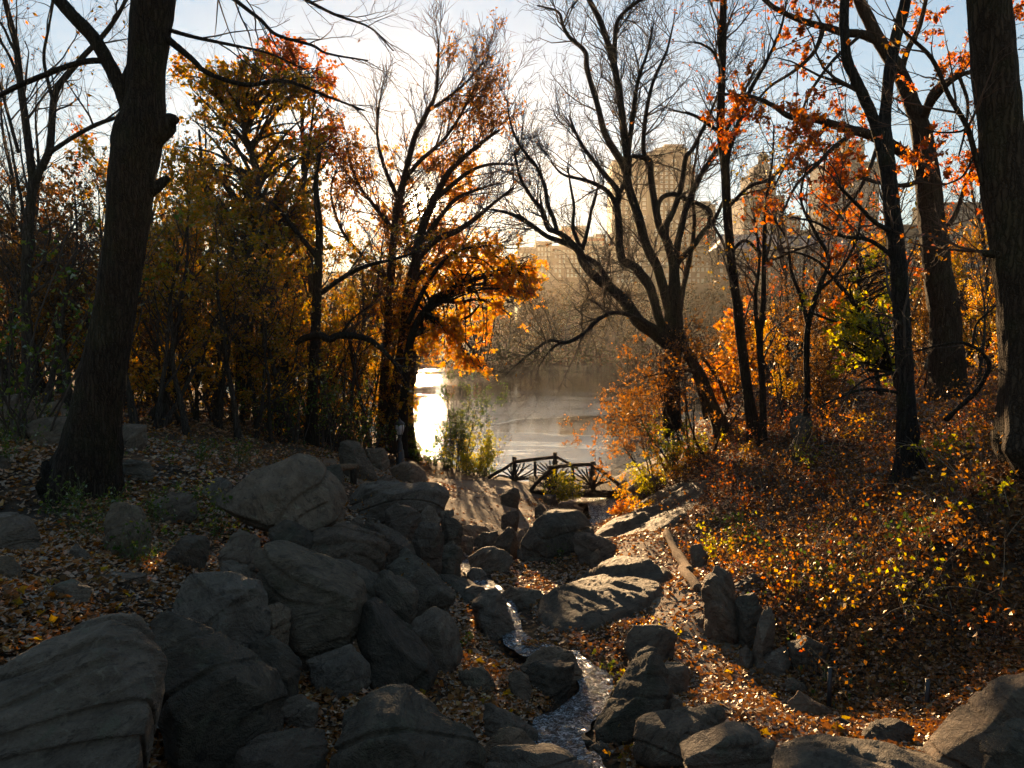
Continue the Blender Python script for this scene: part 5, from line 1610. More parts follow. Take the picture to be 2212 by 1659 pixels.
RIGHT = [
    ('bare', 'leafless grey wood tree behind the leafy hill on the right', 'bare trees behind the leafy hill', [(1700, 30, .95), (1790, 33, 1.1), (1880, 29, 1.0), (1960, 34, 1.2), (2090, 31, 1.1), (2160, 27, .9), (2230, 34, 1.3), (1740, 24, .6)]),
    ('gold', 'small golden wood tree on the crest of the leafy hill', 'golden trees on the hill crest', [(1700, 21, .55), (2080, 20, .6), (2150, 22, .75), (2190, 17, .5), (1980, 24, .7), (2010, 28, .9), (1760, 27, .75), (2120, 26, .9)]),
    ('rust', 'small rust-leaved tree among the trunks on the right hill', 'rust-leaved trees on the right hill', [(1930, 22, .6), (2060, 24, .8), (2200, 20, .7), (1840, 25, .7), (2110, 17, .55), (1660, 25, .6)]),
    ('brown', 'brown thicket tree screening the lake behind the right hill', 'brown thicket trees on the right bank', [(1690, 26, .8), (1750, 22, .6), (1820, 30, 1.0), (1900, 26, .8), (1990, 21, .6), (2140, 30, 1.1), (2220, 25, .9), (1590, 30, .7), (1780, 19, .45)]),
]
for kind, lb, gname, spots in RIGHT:
    for i_, (U, y, s) in enumerate(spots):
        lb = unique(how(y, [q[1] for q in spots]) + ' ' + SHORT[kind] + ' ' + where(U), s)
        copy_tree(PR[kind][i_ % len(PR[kind])], at(U, y), gW.uniform(0, 6.28), (s * gW.uniform(.85, 1.15), s * gW.uniform(.85, 1.15), s * gW.uniform(.9, 1.15)), lb, gname)

# the wood goes on beside and behind the viewer and shades the boulders
BACK = tag(link('woods', None), kind='stuff')
for i_, (kind, x, y, s) in enumerate([('olive', -11, 1, 1.5), ('bare', -13, 4, 1.4), ('bare', 11, 3, 1.3), ('olive', -14, 8, 1.5), ('olive', 8, -8, 1.6)]):
    for ch in PR[kind][i_ % len(PR[kind])].children:
        d = ch.copy()
        COL.objects.link(d)
        d.parent = BACK
        d.location = on(x, y)
        d.rotation_euler = (0, 0, i_ * 1.7)
        d.scale = (s, s, s)

# ------------------------------------------------------------------ shrubs and plants
LV_SHRUB = [dict(per_m=7, t0=.2, t1=1, ln=(.2, .6), ang=(25, 60), up=.12, wob=.18, K=5, rr=.6, cap=.006, rmin=.003),
            dict(per_m=9, t0=.15, t1=1, ln=(.1, .3), ang=(25, 60), up=.06, wob=.2, K=3, rr=.7, cap=.004, rmin=.002)]


def shrub(name, label, base, height, spread, n_stem, leaf, n_leaf, leaf_size, seed, twig=None, levels=None, splay=.45, group=None, cat='shrub', droop=.2, r0=.014, up=.02, lean=(0, 0), gate=None, arch=0.0):
    g = rng_(seed)
    base = np.array(base, float)
    root = thing(name, label, cat, base, group)
    K = 9
    d = nrm(np.c_[g.normal(size=(n_stem, 2)) * splay + np.array(lean), np.ones(n_stem)])
    p = np.zeros((n_stem, K, 3))
    p[:, 0] = np.c_[g.normal(size=(n_stem, 2)) * spread * .16, np.full(n_stem, -.12)]
    L = height * g.uniform(.6, 1.1, n_stem)
    for k in range(1, K):
        d = d + g.normal(size=d.shape) * .09
        d[:, 2] += up - arch * k / K
        d = nrm(d)
        p[:, k] = p[:, k - 1] + d * (L / (K - 1))[:, None]
    r = r0 * g.uniform(.6, 1.2, n_stem)[:, None] * np.linspace(1, .3, K)[None]
    tw = twig or TWIG
    link('stems', Geo().add(*tubes(p, r, 5)).mesh('stems', tw), root)['kind'] = 'stuff'
    lv, a, b = [], p, r
    for q in (levels or LV_SHRUB):
        a, b = grow(g, a, b, **q)
        lv.append((a, b))
    G = Geo()
    for a, b in lv:
        if len(a):
            G.add(*tubes(a, b, 3))
    if G.n:
        tag(link('twigs', G.mesh('twigs', tw), root), kind='stuff')
    G = Geo()
    if leaf:
        pos = np.concatenate([along(g, q[0], n_leaf, .1) for q in lv])
        if gate:
            pos = clump(pos, gate[0], gate[1], seed)
        leaf_geo(G, g, pos, leaf_size, droop, .65)
        if G.n:
            tag(link('foliage', G.mesh('foliage', leaf), root), kind='stuff')
    return root


def gpt(U, V):
    q = hit(U, V)
    return (q[0], q[1], ground_at(q[0], q[1]))


LV_TALL = scaled(LV_SHRUB, 1.6)
shrub('shrub', 'tall thin-stemmed shrub at the water edge left of the bridge', at(985, 32.3), 4.0, 2.6, 34, L_GREEN, 3.2, .09, 201, levels=LV_TALL, splay=.15, r0=.02, gate=(.7, -.1))
shrub('shrub', 'rounded yellow-green shrub right of the tall thin-stemmed one by the lake', at(1030, 31.8), 2.1, 1.8, 32, L_YGREEN, 4.0, .085, 202, levels=LV_SHRUB, splay=.34, r0=.014)
shrub('shrub', 'low dark shrub beside the lamp post at the lake edge', at(930, 32.0), 1.2, 2.0, 26, L_GREEN, 3.0, .085, 203, splay=.4)
shrub('shrub', 'bare reddish shrub at the lake edge behind the rounded one', at(1060, 33.0), 2.6, 1.3, 12, L_BROWN, .3, .07, 204, twig=TWIG_R, levels=LV_TALL, splay=.3)
shrub('shrub', 'yellow-green bush growing against the near bridge railing', at(1225, 26.9), 1.35, 1.4, 26, L_YGREEN, 3.6, .085, 205, splay=.4)
for U, y, lab in ((905, 33.2, 'dark weedy clump at the water edge by the lamp post'), (960, 32.6, 'dark weedy clump at the foot of the tall thin-stemmed shrub'), (1010, 32.4, 'dark weedy clump below the rounded yellow-green shrub'), (1045, 32.2, 'dark weedy clump at the left end of the far bridge rail'), (880, 32.0, 'dark weedy clump behind the low brown lamp boulder')):
    shrub('plant', lab, at(U, y), .55, 1.8, 26, L_GREEN, 3.0, .08, int(U + y), splay=.6, r0=.006, cat='plant')
shrub('vine', 'leafy vine climbing over the near bridge rail', at(1200, 27.2), 1.1, .6, 8, L_YGREEN, 2.2, .08, 206, splay=.3, cat='vine')
shrub('sapling', 'small pink-leaved sapling beyond the far bridge railing', at(1255, 31.6), 1.3, .6, 4, L_RUST, 1.0, .07, 207, twig=TWIG_R, cat='sapling')
shrub('sapling', 'thin bare sapling standing at the shore right of the bridge', at(1305, 31.5), 2.4, .4, 2, L_RUST, .5, .06, 208, splay=.05, cat='sapling')
for k, (U, y, h, lf, lab) in enumerate([
        (1365, 23.5, 1.0, L_GOLD, 'golden weedy bush at the bank just right of the stream mouth'), (1400, 22.0, 1.0, L_YGREEN, 'yellow-green weedy bush above the sloping sunlit slab'),
        (1440, 21.5, 1.4, L_GOLD, 'tall golden bush behind the sloping sunlit slab'), (1385, 26.5, 1.0, L_GOLD, 'golden bush on the lakeside path edge'),
        (1460, 22.8, 1.7, L_GREEN, 'pale green bush below the leaning brown trunk'), (1500, 21.8, 1.5, L_YGREEN, 'bright yellow-green bush at the foot of the leaning brown trunk'),
        (1425, 24.5, 1.3, L_YGREEN, 'green-gold bush on the bank between lake and hill'), (1345, 21.3, .5, L_ORANGE, 'tuft of orange weeds on the sunlit slab edge'), (1395, 20.3, .6, L_GOLD, 'tuft of golden weeds on the sloping sunlit slab')]):
    shrub('shrub', lab, at(U, y), h, h * .9, 14, lf, 2.6, .075, 220 + k, splay=.38, twig=TWIG_R)
LV_BIG = scaled(LV_SHRUB, 2.0, 1.5)
for k, (U, y, h, lean, lab) in enumerate([(1462, 23.2, 3.9, -.35, 'brown-leaved small tree spreading low before the black tree trunk'), (1500, 22.4, 3.6, -.3, 'brown-leaved small tree wrapping the foot of the black tree'),
                                          (1545, 21.6, 3.2, -.15, 'twiggy brown small tree right of the leaning trunk'), (1425, 24.4, 3.4, -.3, 'thin brown small tree overhanging the lake right of the bridge')]):
    wild_tree('small_tree', lab, at(U, y), h, 1.75, .06, BARK_W, TWIG_R, scaled(LV_WOOD, .8, 1.2), L_TAN, 4.0, .085, 240 + k, n_limb=17, t_low=.38, stems=3, lean=(lean, 0), limb_up=-.04, gate=(.7, -.06), leaf_lv=(0, 1))

# hillside growth: bushes and brambles one can make out
HILL = [
    (1560, 1205, .75, L_YGREEN, 'bright green shrub above the tall craggy stone', 'G'), (1600, 1160, .5, L_GREEN, 'small green shrub uphill of the bright green one', 'G'),
    (1700, 1120, .6, L_TAN, 'tan-leaved low bush midway up the leafy hill', ''), (1780, 1080, .6, L_RUST, 'rusty low bush left of the forked black trunk', ''),
    (1660, 1050, .8, L_TAN, 'tan-leaved bush on the hill below the slim trunks', ''), (1740, 1010, .8, L_YGREEN, 'yellow-green bush on the hill crest', ''),
    (1850, 960, .9, L_GOLD, 'golden bush on the crest left of the forked black trunk', ''), (1790, 950, .9, L_ORANGE, 'orange bush on the hill crest', ''),
    (2050, 1010, .6, L_YGREEN, 'yellow-leaved creeper at the foot of the forked black trunk', ''), (2110, 1060, .7, L_TAN, 'tan-leaved bush on the slope at the far right', ''),
    (2160, 1120, .6, L_YGREEN, 'yellow-green bramble near the right edge', ''), (2090, 1180, .6, L_TAN, 'tan-leaved bramble in the shade near the right edge', ''),
    (1990, 1200, .55, L_GREEN, 'dull green bramble in the shaded middle of the slope', ''), (1880, 1230, .5, L_GREEN, 'dull green ferny plant above the wire fence', ''),
    (1780, 1270, .5, L_GREEN, 'dark green plant drooping above the narrow upright slab', ''), (1720, 1310, .5, L_GOLD, 'orange-yellow leafy spray over the narrow upright slab', ''),
    (1830, 1320, .45, L_GOLD, 'small yellow spray behind the narrow upright slab', ''), (1950, 1310, .5, L_YGREEN, 'small yellow-green plant uphill of the fence posts', ''),
    (2100, 1300, .5, L_YGREEN, 'yellow-green plant low on the shaded slope', ''), (2180, 1400, .4, L_RUST, 'red-leaved plant above the large tan boulder', ''),
    (1680, 1230, .5, L_GREEN, 'dark green weed above the grey capping stone', ''), (1620, 1100, .5, L_RUST, 'red-brown bush on the lower hill edge', ''),
    (1560, 1060, .7, L_RUST, 'rust bush behind the sloping slab', ''), (1590, 1010, .9, L_GOLD, 'golden bush at the foot of the thin sapling trunk', ''),
    (1680, 965, .8, L_RUST, 'rust bush on the hill between the slim trunks', ''), (1520, 1010, .8, L_ORANGE, 'orange bush beside the leaning trunk', ''),
    (1900, 1080, .5, L_RUST, 'low red bush below the forked black trunk', ''), (1840, 1150, .5, L_TAN, 'low tan-leaved bush in the middle of the slope', ''),
]
for k, (U, V, h, lf, lab, f) in enumerate(HILL):
    shrub('shrub', lab, gpt(U, V), h * 1.1, h * .9, 12 if f else 9, lf, 3.2 if f else (1.7 if V < 1140 else 1.0), .062, 260 + k, splay=.5, twig=STEM_G if lf is L_GREEN else TWIG_R, r0=.008, arch=.12)
CANES = [(2010, 1010, 1.2), (2035, 1060, 1.4), (2075, 1100, 1.3), (2120, 1040, 1.3), (1750, 1240, 1.2), (1690, 1180, 1.3), (1840, 1060, 1.2), (2010, 1260, 1.0), (2070, 1330, .9), (1900, 1180, 1.1), (2150, 1200, 1.0), (1640, 1090, 1.2), (1600, 1060, 1.3),
         (1730, 1130, 1.4), (1985, 1330, .8), (1790, 1180, 1.1), (2190, 1280, .9), (1940, 1130, 1.0), (1660, 1010, 1.5), (1800, 1000, 1.4)]
for k, (U, V, h) in enumerate(CANES):
    shrub('bramble', 'pale arching bramble canes on the leafy right hillside', gpt(U, V), h, .5, 4, L_YGREEN, .35, .055, 300 + k, splay=.7, twig=TWIG_P, r0=.0055, arch=.34, cat='bramble', group='bramble canes on the right hillside',
          levels=[dict(per_m=2.5, t0=.3, t1=1, ln=(.15, .5), ang=(25, 60), up=-.05, wob=.2, K=5, rr=.7, cap=.003, rmin=.0015)])
# plants by the stream
for U, V, h, lf, lab in [(1330, 1490, .55, L_YGREEN, 'yellow weed leaning over the stream beside the tall mossy boulder'), (1300, 1440, .35, L_GREEN, 'thin green sprig on the shaded edge of the ribbed slab'),
                         (1430, 1405, .4, L_YGREEN, 'yellow-green grass hanging over the pale sunlit rock'), (1395, 1370, .35, L_GOLD, 'dry yellow grass draped on the low rock'),
                         (1330, 1640, .4, L_GOLD, 'yellow-leaved plant at the bottom edge beside the stream'), (1205, 1215, .5, L_GREEN, 'tall green weed in front of the big black boulder'),
                         (890, 1225, .25, L_BROWN, 'tuft of dry brown grass on the wedge-shaped boulder'), (1000, 1390, .3, L_GREEN, 'dark green moss plant beside the egg-shaped boulder'),
                         (1360, 1530, .35, L_BROWN, 'dry brown grass below the tall mossy boulder')]:
    b = gpt(U, V)
    if 'wedge-shaped' in lab:
        b = tuple(P(880, 1238, 10.0))
    shrub('plant', lab, b, h, .3, 12, lf, 2.4, .05, int(U + V), splay=.45, twig=STEM_G, r0=.0035, cat='plant',
          levels=[dict(per_m=10, t0=.2, t1=1, ln=(.06, .18), ang=(25, 60), up=.05, wob=.2, K=4, rr=.7, cap=.003, rmin=.0015)], arch=.15)
# green growth left, round the foot of the biggest trunk
for U, V, h, lab in [(180, 1130, .7, 'dark green plant at the foot of the biggest trunk'), (215, 1175, .5, 'green trailing plant on the rounded boulder'), (330, 1140, .6, 'dark green bush between biggest trunk and pointed boulder'),
                     (400, 1110, .7, 'leggy green bush left of the pointed brown boulder'), (450, 1150, .5, 'small green plant under the pointed brown boulder'), (300, 1230, .4, 'thin dry weed over the long low stone'),
                     (40, 960, .7, 'green bush uphill at the left edge'), (95, 930, .6, 'low green bush beside the pale rock uphill'), (20, 1010, .5, 'low green plant at the left edge below the biggest trunk'),
                     (520, 1010, .6, 'low green plant on the wood floor behind the pointed boulder'), (430, 1000, .6, 'low brown-green plant in the wood right of the biggest trunk')]:
    shrub('shrub', lab, gpt(U, V), h, h * .9, 12, L_GREEN, 1.9, .05, int(U * 3 + V), splay=.5, twig=STEM_G, r0=.006, arch=.1)
for U, y, h, lab in [(40, 13.0, 4.2, 'dark green shrub tree at the left edge'), (690, 24.0, 2.8, 'ivy-green bush among trunks left of the lamp post'), (745, 25.5, 2.2, 'green bush behind the tall tapered boulder'), (790, 27.5, 2.2, 'dark green bush left of the lamp post'), (615, 23, 1.8, 'low green thicket between the wood trunks'), (855, 32, 1.8, 'dark thicket behind the lamp post')]:
    shrub('shrub', lab, at(U, y), h, 1.4, 16, L_GREEN, 1.6, .10, int(U * 5 + y), levels=scaled(LV_SHRUB, 1.8), splay=.35, r0=.02)
# knee-high thicket along the dim wood edge
for k in range(26):
    U = 300 + k * 21 + 8 * math.sin(k * 2.1)
    y = 17.5 + (k * 7 % 12) + U / 110
    shrub('shrub', unique('knee-high thicket bush ' + where(U), k), at(U, y), 1.5, 1.0, 9, (L_BROWN, L_OLIVE, L_GOLD)[k % 3], 1.3, .085, 3000 + k, levels=scaled(LV_SHRUB, 1.6, .8), splay=.4, r0=.012, group='thicket bushes on the wood floor')

# ------------------------------------------------------------------ fallen leaves and undergrowth
gL = rng_(900)


def litter(name, xs, n, mat, size, keep, tilt=.45, near=3.2, far=26.0, seed=0):
    y = near * (far / near) ** gL.uniform(0, 1, n)
    x = gL.uniform(xs[0], xs[1], n) * (y * .70 + .8)
    d = shore_d(x, y)
    q = STREAM_P[::2, :2]
    dd = np.empty(n)
    for i in range(0, n, 40000):
        dd[i:i + 40000] = np.sqrt(((x[i:i + 40000, None] - q[None, :, 0]) ** 2 + (y[i:i + 40000, None] - q[None, :, 1]) ** 2).min(1))
    pr = keep(x, y) * np.where(dd < .38, .05, 1)
    k = (d < -1.2) & (gL.uniform(0, 1, n) < pr)
    x, y = x[k], y[k]
    m = len(x)
    z = H(x, y) + gL.uniform(.012, .05, m)
    th = gL.uniform(0, 2 * np.pi, m)
    nn = nrm(np.c_[gL.normal(size=(m, 2)) * tilt, np.ones(m)])
    a = np.c_[np.cos(th), np.sin(th), np.zeros(m)]
    a = nrm(a - (a * nn).sum(1, keepdims=True) * nn)
    b = np.cross(nn, a)
    s = (size * gL.uniform(.6, 1.35, m) * (1 + .018 * y))[:, None]
    c = gL.uniform(-.05, .30, m)[:, None]
    p = np.c_[x, y, z]
    V = np.stack([p - a * s * .5 + nn * s * c * .6, p - a * s * .12 + b * s * .42 + nn * s * c, p + a * s * .12 + b * s * .26, p + a * s * .55 + nn * s * c * .8, p + a * s * .12 - b * s * .26, p - a * s * .12 - b * s * .42 + nn * s * c], 1).reshape(-1, 3)
    F = np.arange(m)[:, None] * 6
    fy = np.nonzero(y > 10.5)[0]
    Q = np.concatenate([F + np.array([[0, 1, 4, 5]]), (F + np.array([[1, 2, 3, 4]]))])
    if len(fy):                                                  # far leaves: one folded blade
        ny = np.nonzero(y <= 10.5)[0]
        Q = np.concatenate([F[ny] + np.array([[0, 1, 4, 5]]), F[ny] + np.array([[1, 2, 3, 4]]), F[fy] + np.array([[0, 1, 3, 5]])])
    tag(link(name, mesh_np(name, V, Q, None, mat, False)), kind='stuff')


def pnoise(x, y, f, s):
    return vnoise(np.c_[x * f, y * f, x * 0], s)


litter('leaf_litter', (-1.0, .12), 90000, L_LITTER, .062, lambda x, y: np.clip(.75 + .9 * pnoise(x, y, .8, 1), 0.1, 1))
_pa = catmull([p[:2] for p in PATH_A], 8)


def right_keep(x, y):
    d = np.sqrt(((x[:, None] - _pa[None, :, 0]) ** 2 + (y[:, None] - _pa[None, :, 1]) ** 2).min(1))
    return np.clip(.8 + .6 * pnoise(x, y, .9, 2), .1, 1) * np.where(d < .45, .52, 1)


litter('red_leaf_litter', (.10, 1.0), 150000, L_LITTER_R, .058, right_keep, .5)
litter('leaf_litter', (-.4, .3), 46000, L_LITTER, .05, lambda x, y: np.clip(.35 + .9 * pnoise(x, y, 1.2, 4), 0, 1) * (y < 27), far=28)

_tp = np.concatenate(ROCK_TOPS)
G = Geo()
leaf_geo(G, gL, _tp + np.array([0, 0, .012]), .062, .0, .7, .22, .88)
tag(link('leaf_litter', G.mesh('leaf_litter', L_LITTER, (0, 0, 0), False)), kind='stuff')

# the largest loose leaves near the boulders, one by one
_lm = []
for k in range(4):
    n = 10
    th = np.linspace(0, 2 * np.pi, n, endpoint=False)
    r = np.array([1, .55, .95, .5, .85, .45, .85, .5, .95, .55]) * .055 * (1 + .1 * k)
    zc = .018 * np.cos(th * 2 + k) + .012
    V = np.concatenate([np.c_[np.cos(th) * r, np.sin(th) * r * .8, zc], [[0, 0, 0]]])
    _lm.append(mesh_np('fallen_leaf', V, None, np.array([(n, i, (i + 1) % n) for i in range(n)]), (L_LITTER, L_LITTER_R, L_GOLD, L_LITTER)[k], False))
spots = [(420, 1600), (440, 1640), (400, 1560), (470, 1615), (700, 1540), (640, 1530), (680, 1500), (60, 1320), (30, 1290), (110, 1300), (150, 1330), (90, 1260), (30, 1380), (210, 1290), (330, 1270),
         (1000, 1490), (1020, 1440), (960, 1500), (1590, 1500), (1650, 1520), (1600, 1450), (1700, 1580), (1750, 1560), (1540, 1480), (1520, 1400), (1800, 1590), (1950, 1580), (1870, 1540), (2000, 1500), (1900, 1480)]
for U, V in spots:
    q0 = hit(U, V)
    if q0 is None:
        continue
    for j in range(5):
        x, y = q0[0] + gL.normal() * .35, q0[1] + gL.normal() * .3
        o = link('fallen_leaf', _lm[int(gL.integers(4))], None, (x, y, ground_at(x, y) + .06))
        o.rotation_euler = (gL.normal() * .3, gL.normal() * .3, gL.uniform(0, 6.28))
        s = gL.uniform(.8, 1.3)
        o.scale = (s, s, s)
        tag(o, 'curled brown or orange leaf lying loose on top of the near leaf litter', 'leaf', 'loose fallen leaves near the boulders')


def undergrowth(name, n, xr, yr, leaf, twig, h, seed, nl=5, ls=.05, keep=None):
    g = rng_(seed)
    y = g.uniform(*yr, n)
    x = g.uniform(xr[0], xr[1], n) * y
    k = (shore_d(x, y) < -1.5)
    if keep is not None:
        k &= keep(x, y)
    x, y = x[k], y[k]
    m = len(x)
    K = 5
    p = np.zeros((m, K, 3))
    p[:, 0] = np.c_[x, y, H(x, y) - .03]
    d = nrm(np.c_[g.normal(size=(m, 2)) * .5, np.ones(m)])
    L = h * g.uniform(.4, 1.2, m)
    for i in range(1, K):
        d = d + g.normal(size=d.shape) * .16
        d[:, 2] -= .05
        d = nrm(d)
        p[:, i] = p[:, i - 1] + d * (L / (K - 1))[:, None]
    G = Geo().add(*tubes(p, np.full((m, 1), .0035) * np.linspace(1, .4, K)[None], 3))
    root = tag(link(name, G.mesh(name, twig)), kind='stuff')
    G = Geo()
    leaf_geo(G, g, along(g, p, nl, .3), ls, .1, .65)
    tag(link('leaves', G.mesh('leaves', leaf), root), kind='stuff')


_ph = lambda x, y: np.sqrt(((x[:, None] - _pa[None, :, 0]) ** 2 + (y[:, None] - _pa[None, :, 1]) ** 2).min(1)) > .75
undergrowth('undergrowth', 1800, (.22, .75), (8, 24), L_RUST, TWIG_R, .38, 951, 4, .05, lambda x, y: _ph(x, y) & (x > 2.2 + .03 * y) & (pnoise(x, y, .5, 9) > -.2))
undergrowth('undergrowth', 500, (.22, .75), (8, 24), L_TAN, TWIG_R, .4, 952, 4, .05, lambda x, y: _ph(x, y) & (x > 2.2 + .03 * y) & (pnoise(x, y, .6, 19) > 0))
undergrowth('undergrowth', 500, (.25, .7), (7.5, 13), L_GREEN, STEM_G, .3, 953, 5, .045, lambda x, y: _ph(x, y) & (x > 2.6) & (pnoise(x, y, .9, 29) > .1))
undergrowth('undergrowth', 900, (-.75, -.15), (8.5, 24), L_GREEN, STEM_G, .3, 954, 4, .05, lambda x, y: (x < -3) & (pnoise(x, y, .5, 39) > .0))
undergrowth('undergrowth', 900, (-.75, -.1), (14, 34), L_BROWN, TWIG, .5, 955, 4, .07, lambda x, y: (x < -2.5))

undergrowth('undergrowth', 5200, (.2, .78), (7.5, 25), L_TAN, TWIG_R, .85, 956, 2, .05, lambda x, y: _ph(x, y) & (x > 2.2 + .03 * y) & (pnoise(x, y, .45, 49) > -.35))
undergrowth('undergrowth', 1500, (.2, .7), (7.5, 14), L_BROWN, TWIG, .6, 957, 2, .05, lambda x, y: _ph(x, y) & (x > 2.2 + .03 * y))
# sticks lying among the leaves
m_n = 900
sy = gL.uniform(4, 18, m_n)
sx = gL.uniform(-.75, .75, m_n) * sy
k_ = (shore_d(sx, sy) < -1.5)
sx, sy = sx[k_], sy[k_]
sth = gL.uniform(0, 6.28, len(sx))
sl = gL.uniform(.15, .6, len(sx))
tt = np.linspace(-.5, .5, 4)
bx = sx[:, None] + np.cos(sth)[:, None] * sl[:, None] * tt + gL.normal(size=(len(sx), 4)) * .015
by = sy[:, None] + np.sin(sth)[:, None] * sl[:, None] * tt + gL.normal(size=(len(sx), 4)) * .015
bz = H(bx.ravel(), by.ravel()).reshape(bx.shape) + .035
tag(link('fallen_twigs', Geo().add(*tubes(np.stack([bx, by, bz], -1), np.full((len(sx), 1), .007) * np.linspace(1, .5, 4)[None], 4)).mesh('fallen_twigs', TWIG)), kind='stuff')

# ------------------------------------------------------------------ rustic bridge
WOOD_D = bark_mat('weathered_log', (.028, .020, .015), (.08, .058, .042), .1, 1.6)
WOOD_L = bark_mat('pale_log', (.14, .085, .05), (.30, .20, .12), 0, 1.5)
YN, YF = 27.5, 30.0
bb = P(1210, 1050, 28.7)
bridge = thing('bridge', 'rustic log footbridge with fan-shaped branch railings over the stream mouth', 'bridge', (bb[0], bb[1], ground_at(bb[0], bb[1])))
BO = np.array(bridge.location)


def log(name, pts, r, parent, org, mat=None, seed=0, sides=9, rough=.12, per=4):
    p = catmull(np.array(pts), per)
    rr = np.interp(np.linspace(0, 1, len(p)), np.linspace(0, 1, len(r)) if hasattr(r, '__len__') else [0, 1], r if hasattr(r, '__len__') else [r, r * .9])
    V, Q, T = tube1(p, rr, sides, rough, seed)
    return link(name, Geo().add(V, Q, T).mesh(name, mat or WOOD_D, org), parent)


def px(lst, y):
    return [P(U, V, y) for U, V in lst]


sdn = 0
for y, posts, rails in [
        (YF, [((1111, 1046), (1111, 987), .085), ((1156, 1042), (1156, 997), .06), ((1199, 1042), (1199, 977), .085)],
         [([(1055, 1033), (1069, 1023), (1090, 1012), (1110, 999)], .07), ([(1108, 998), (1150, 993), (1201, 987)], .075), ([(1201, 987), (1215, 994), (1232, 1003), (1248, 1012)], .06), ([(1105, 1036), (1130, 1034), (1158, 1033), (1198, 1031)], .055)]),
        (YN, [((1189, 1066), (1189, 1006), .08), ((1237, 1060), (1237, 1004), .06), ((1281, 1062), (1281, 997), .095)],
         [([(1146, 1060), (1156, 1047), (1172, 1030), (1190, 1015)], .075), ([(1187, 1010), (1235, 1005), (1284, 1003)], .075), ([(1282, 1004), (1300, 1018), (1318, 1032), (1336, 1047)], .075), ([(1186, 1057), (1235, 1054), (1284, 1052)], .055)])]:
    for a, b, r in posts:
        sdn += 1
        log('post', px([a, b], y), [r * 1.1, r, r], bridge, BO, seed=sdn)
    for pl, r in rails:
        sdn += 1
        log('rail', px(pl, y), r, bridge, BO, seed=sdn, sides=10)
FANS = [
    (YF, (1111, 1036), [(1118, 1003), (1124, 1001), (1133, 999), (1146, 1003), (1155, 1012), (1155, 1020), (1154, 1028), (1104, 1006), (1096, 1012), (1086, 1018), (1076, 1026), (1070, 1031)]),
    (YF, (1199, 1032), [(1193, 996), (1187, 995), (1178, 1000), (1166, 999), (1160, 1003), (1159, 1012), (1160, 1020), (1161, 1028), (1205, 996), (1213, 1000), (1222, 1005), (1228, 1012), (1232, 1018)]),
    (YN, (1281, 1052), [(1274, 1012), (1266, 1010), (1256, 1014), (1246, 1012), (1241, 1022), (1240, 1034), (1242, 1045), (1288, 1014), (1295, 1018), (1303, 1026), (1312, 1034), (1318, 1040)]),
    (YN, (1189, 1056), [(1195, 1016), (1204, 1014), (1214, 1014), (1226, 1016), (1233, 1024), (1234, 1036), (1234, 1048), (1183, 1024), (1176, 1032), (1168, 1042), (1160, 1050)])]
for y, c, ends in FANS:
    for U, V in ends:
        sdn += 1
        j = rng_(sdn)
        mid = (c[0] * .5 + U * .5 + j.normal() * 2.2, c[1] * .5 + V * .5 + j.normal() * 2.2)
        log('branch_strut', [P(c[0] + j.normal() * 1.2, c[1] + j.normal(), y + j.normal() * .02), P(*mid, y + .03), P(U, V, y)], [.042, .034, .026], bridge, BO, seed=sdn, sides=7, per=5)
zd = P(1237, 1056, YN)[2]
for k in range(17):
    U0 = 1150 + k * 11
    a = P(U0, 1056, YN)
    x0, w = a[0], .17
    V, Q = box(x0 - w / 2 + .008, x0 + w / 2 - .008, YN - .12, YF + .12, zd - .10, zd - .03 + .006 * ((k * 37) % 5))
    link('plank', Geo().add(V, Q).mesh('plank', WOOD_D, BO, False), bridge)
for y in (YN + .1, YF - .1):
    log('beam', [(P(1146, 1060, YN)[0], y, zd - .22), (P(1336, 1060, YN)[0], y, zd - .22)], .12, bridge, BO, seed=77)
# stone abutments carrying the beams
for U, lab in ((1188, 'rough stone pier under the left end of the bridge'), (1322, 'rough stone pier under the right end of the bridge')):
    rock([(U - 15, 1098), (U - 13, 1068), (U + 13, 1068), (U + 15, 1098)], 28.9, lab, ROCK_D, thick=3.2, name='bridge_pier', group='bridge piers')

# ------------------------------------------------------------------ log railing on the left
q = P(763, 1075, 18.5)
lr = thing('log_railing', 'peeled log handrail on a short post beside the table rock', 'railing', (q[0], q[1], ground_at(q[0], q[1])))
LO = np.array(lr.location)
log('post', [P(765, 1095, 18.5), P(764, 1050, 18.5), P(763, 1012, 18.5)], [.085, .08, .075], lr, LO, WOOD_D, 5, 12)
log('rail', [P(640, 1032, 15.8), P(690, 1022, 17.3), P(720, 1013, 17.9), (P(745, 1009, 18.3)), P(771, 1008, 18.6)], [.075, .08, .085, .075], lr, LO, WOOD_L, 6, 12)
log('branch_end', [P(716, 1014, 17.8), P(706, 1006, 17.7), P(695, 1003, 17.5)], [.07, .06, .055], lr, LO, WOOD_L, 7, 9)

# ------------------------------------------------------------------ edging logs along the path
for pts, r, lab in [([(1441, 1156), (1446, 1170), (1456, 1188), (1464, 1204)], .085, 'uppermost pale edging log along the sunlit path'),
                    ([(1463, 1200), (1470, 1212), (1482, 1226), (1490, 1238)], .10, 'middle edging log along the sunlit path'),
                    ([(1474, 1232), (1484, 1246), (1496, 1262), (1510, 1280)], .085, 'lowest edging log nearest the tall craggy stone')]:
    w = [hit(*p) for p in pts]
    w = [np.array([a[0], a[1], ground_at(a[0], a[1]) + .05]) for a in w]
    org = w[0].copy()
    V, Q, T = tube1(catmull(np.array(w), 5), np.linspace(r, r * .8, (len(w) - 1) * 5 + 1), 12, .14, int(r * 900))
    tag(link('edging_log', Geo().add(V, Q, T).mesh('edging_log', WOOD_L, org), None, org), lab, 'log', 'edging logs along the path')
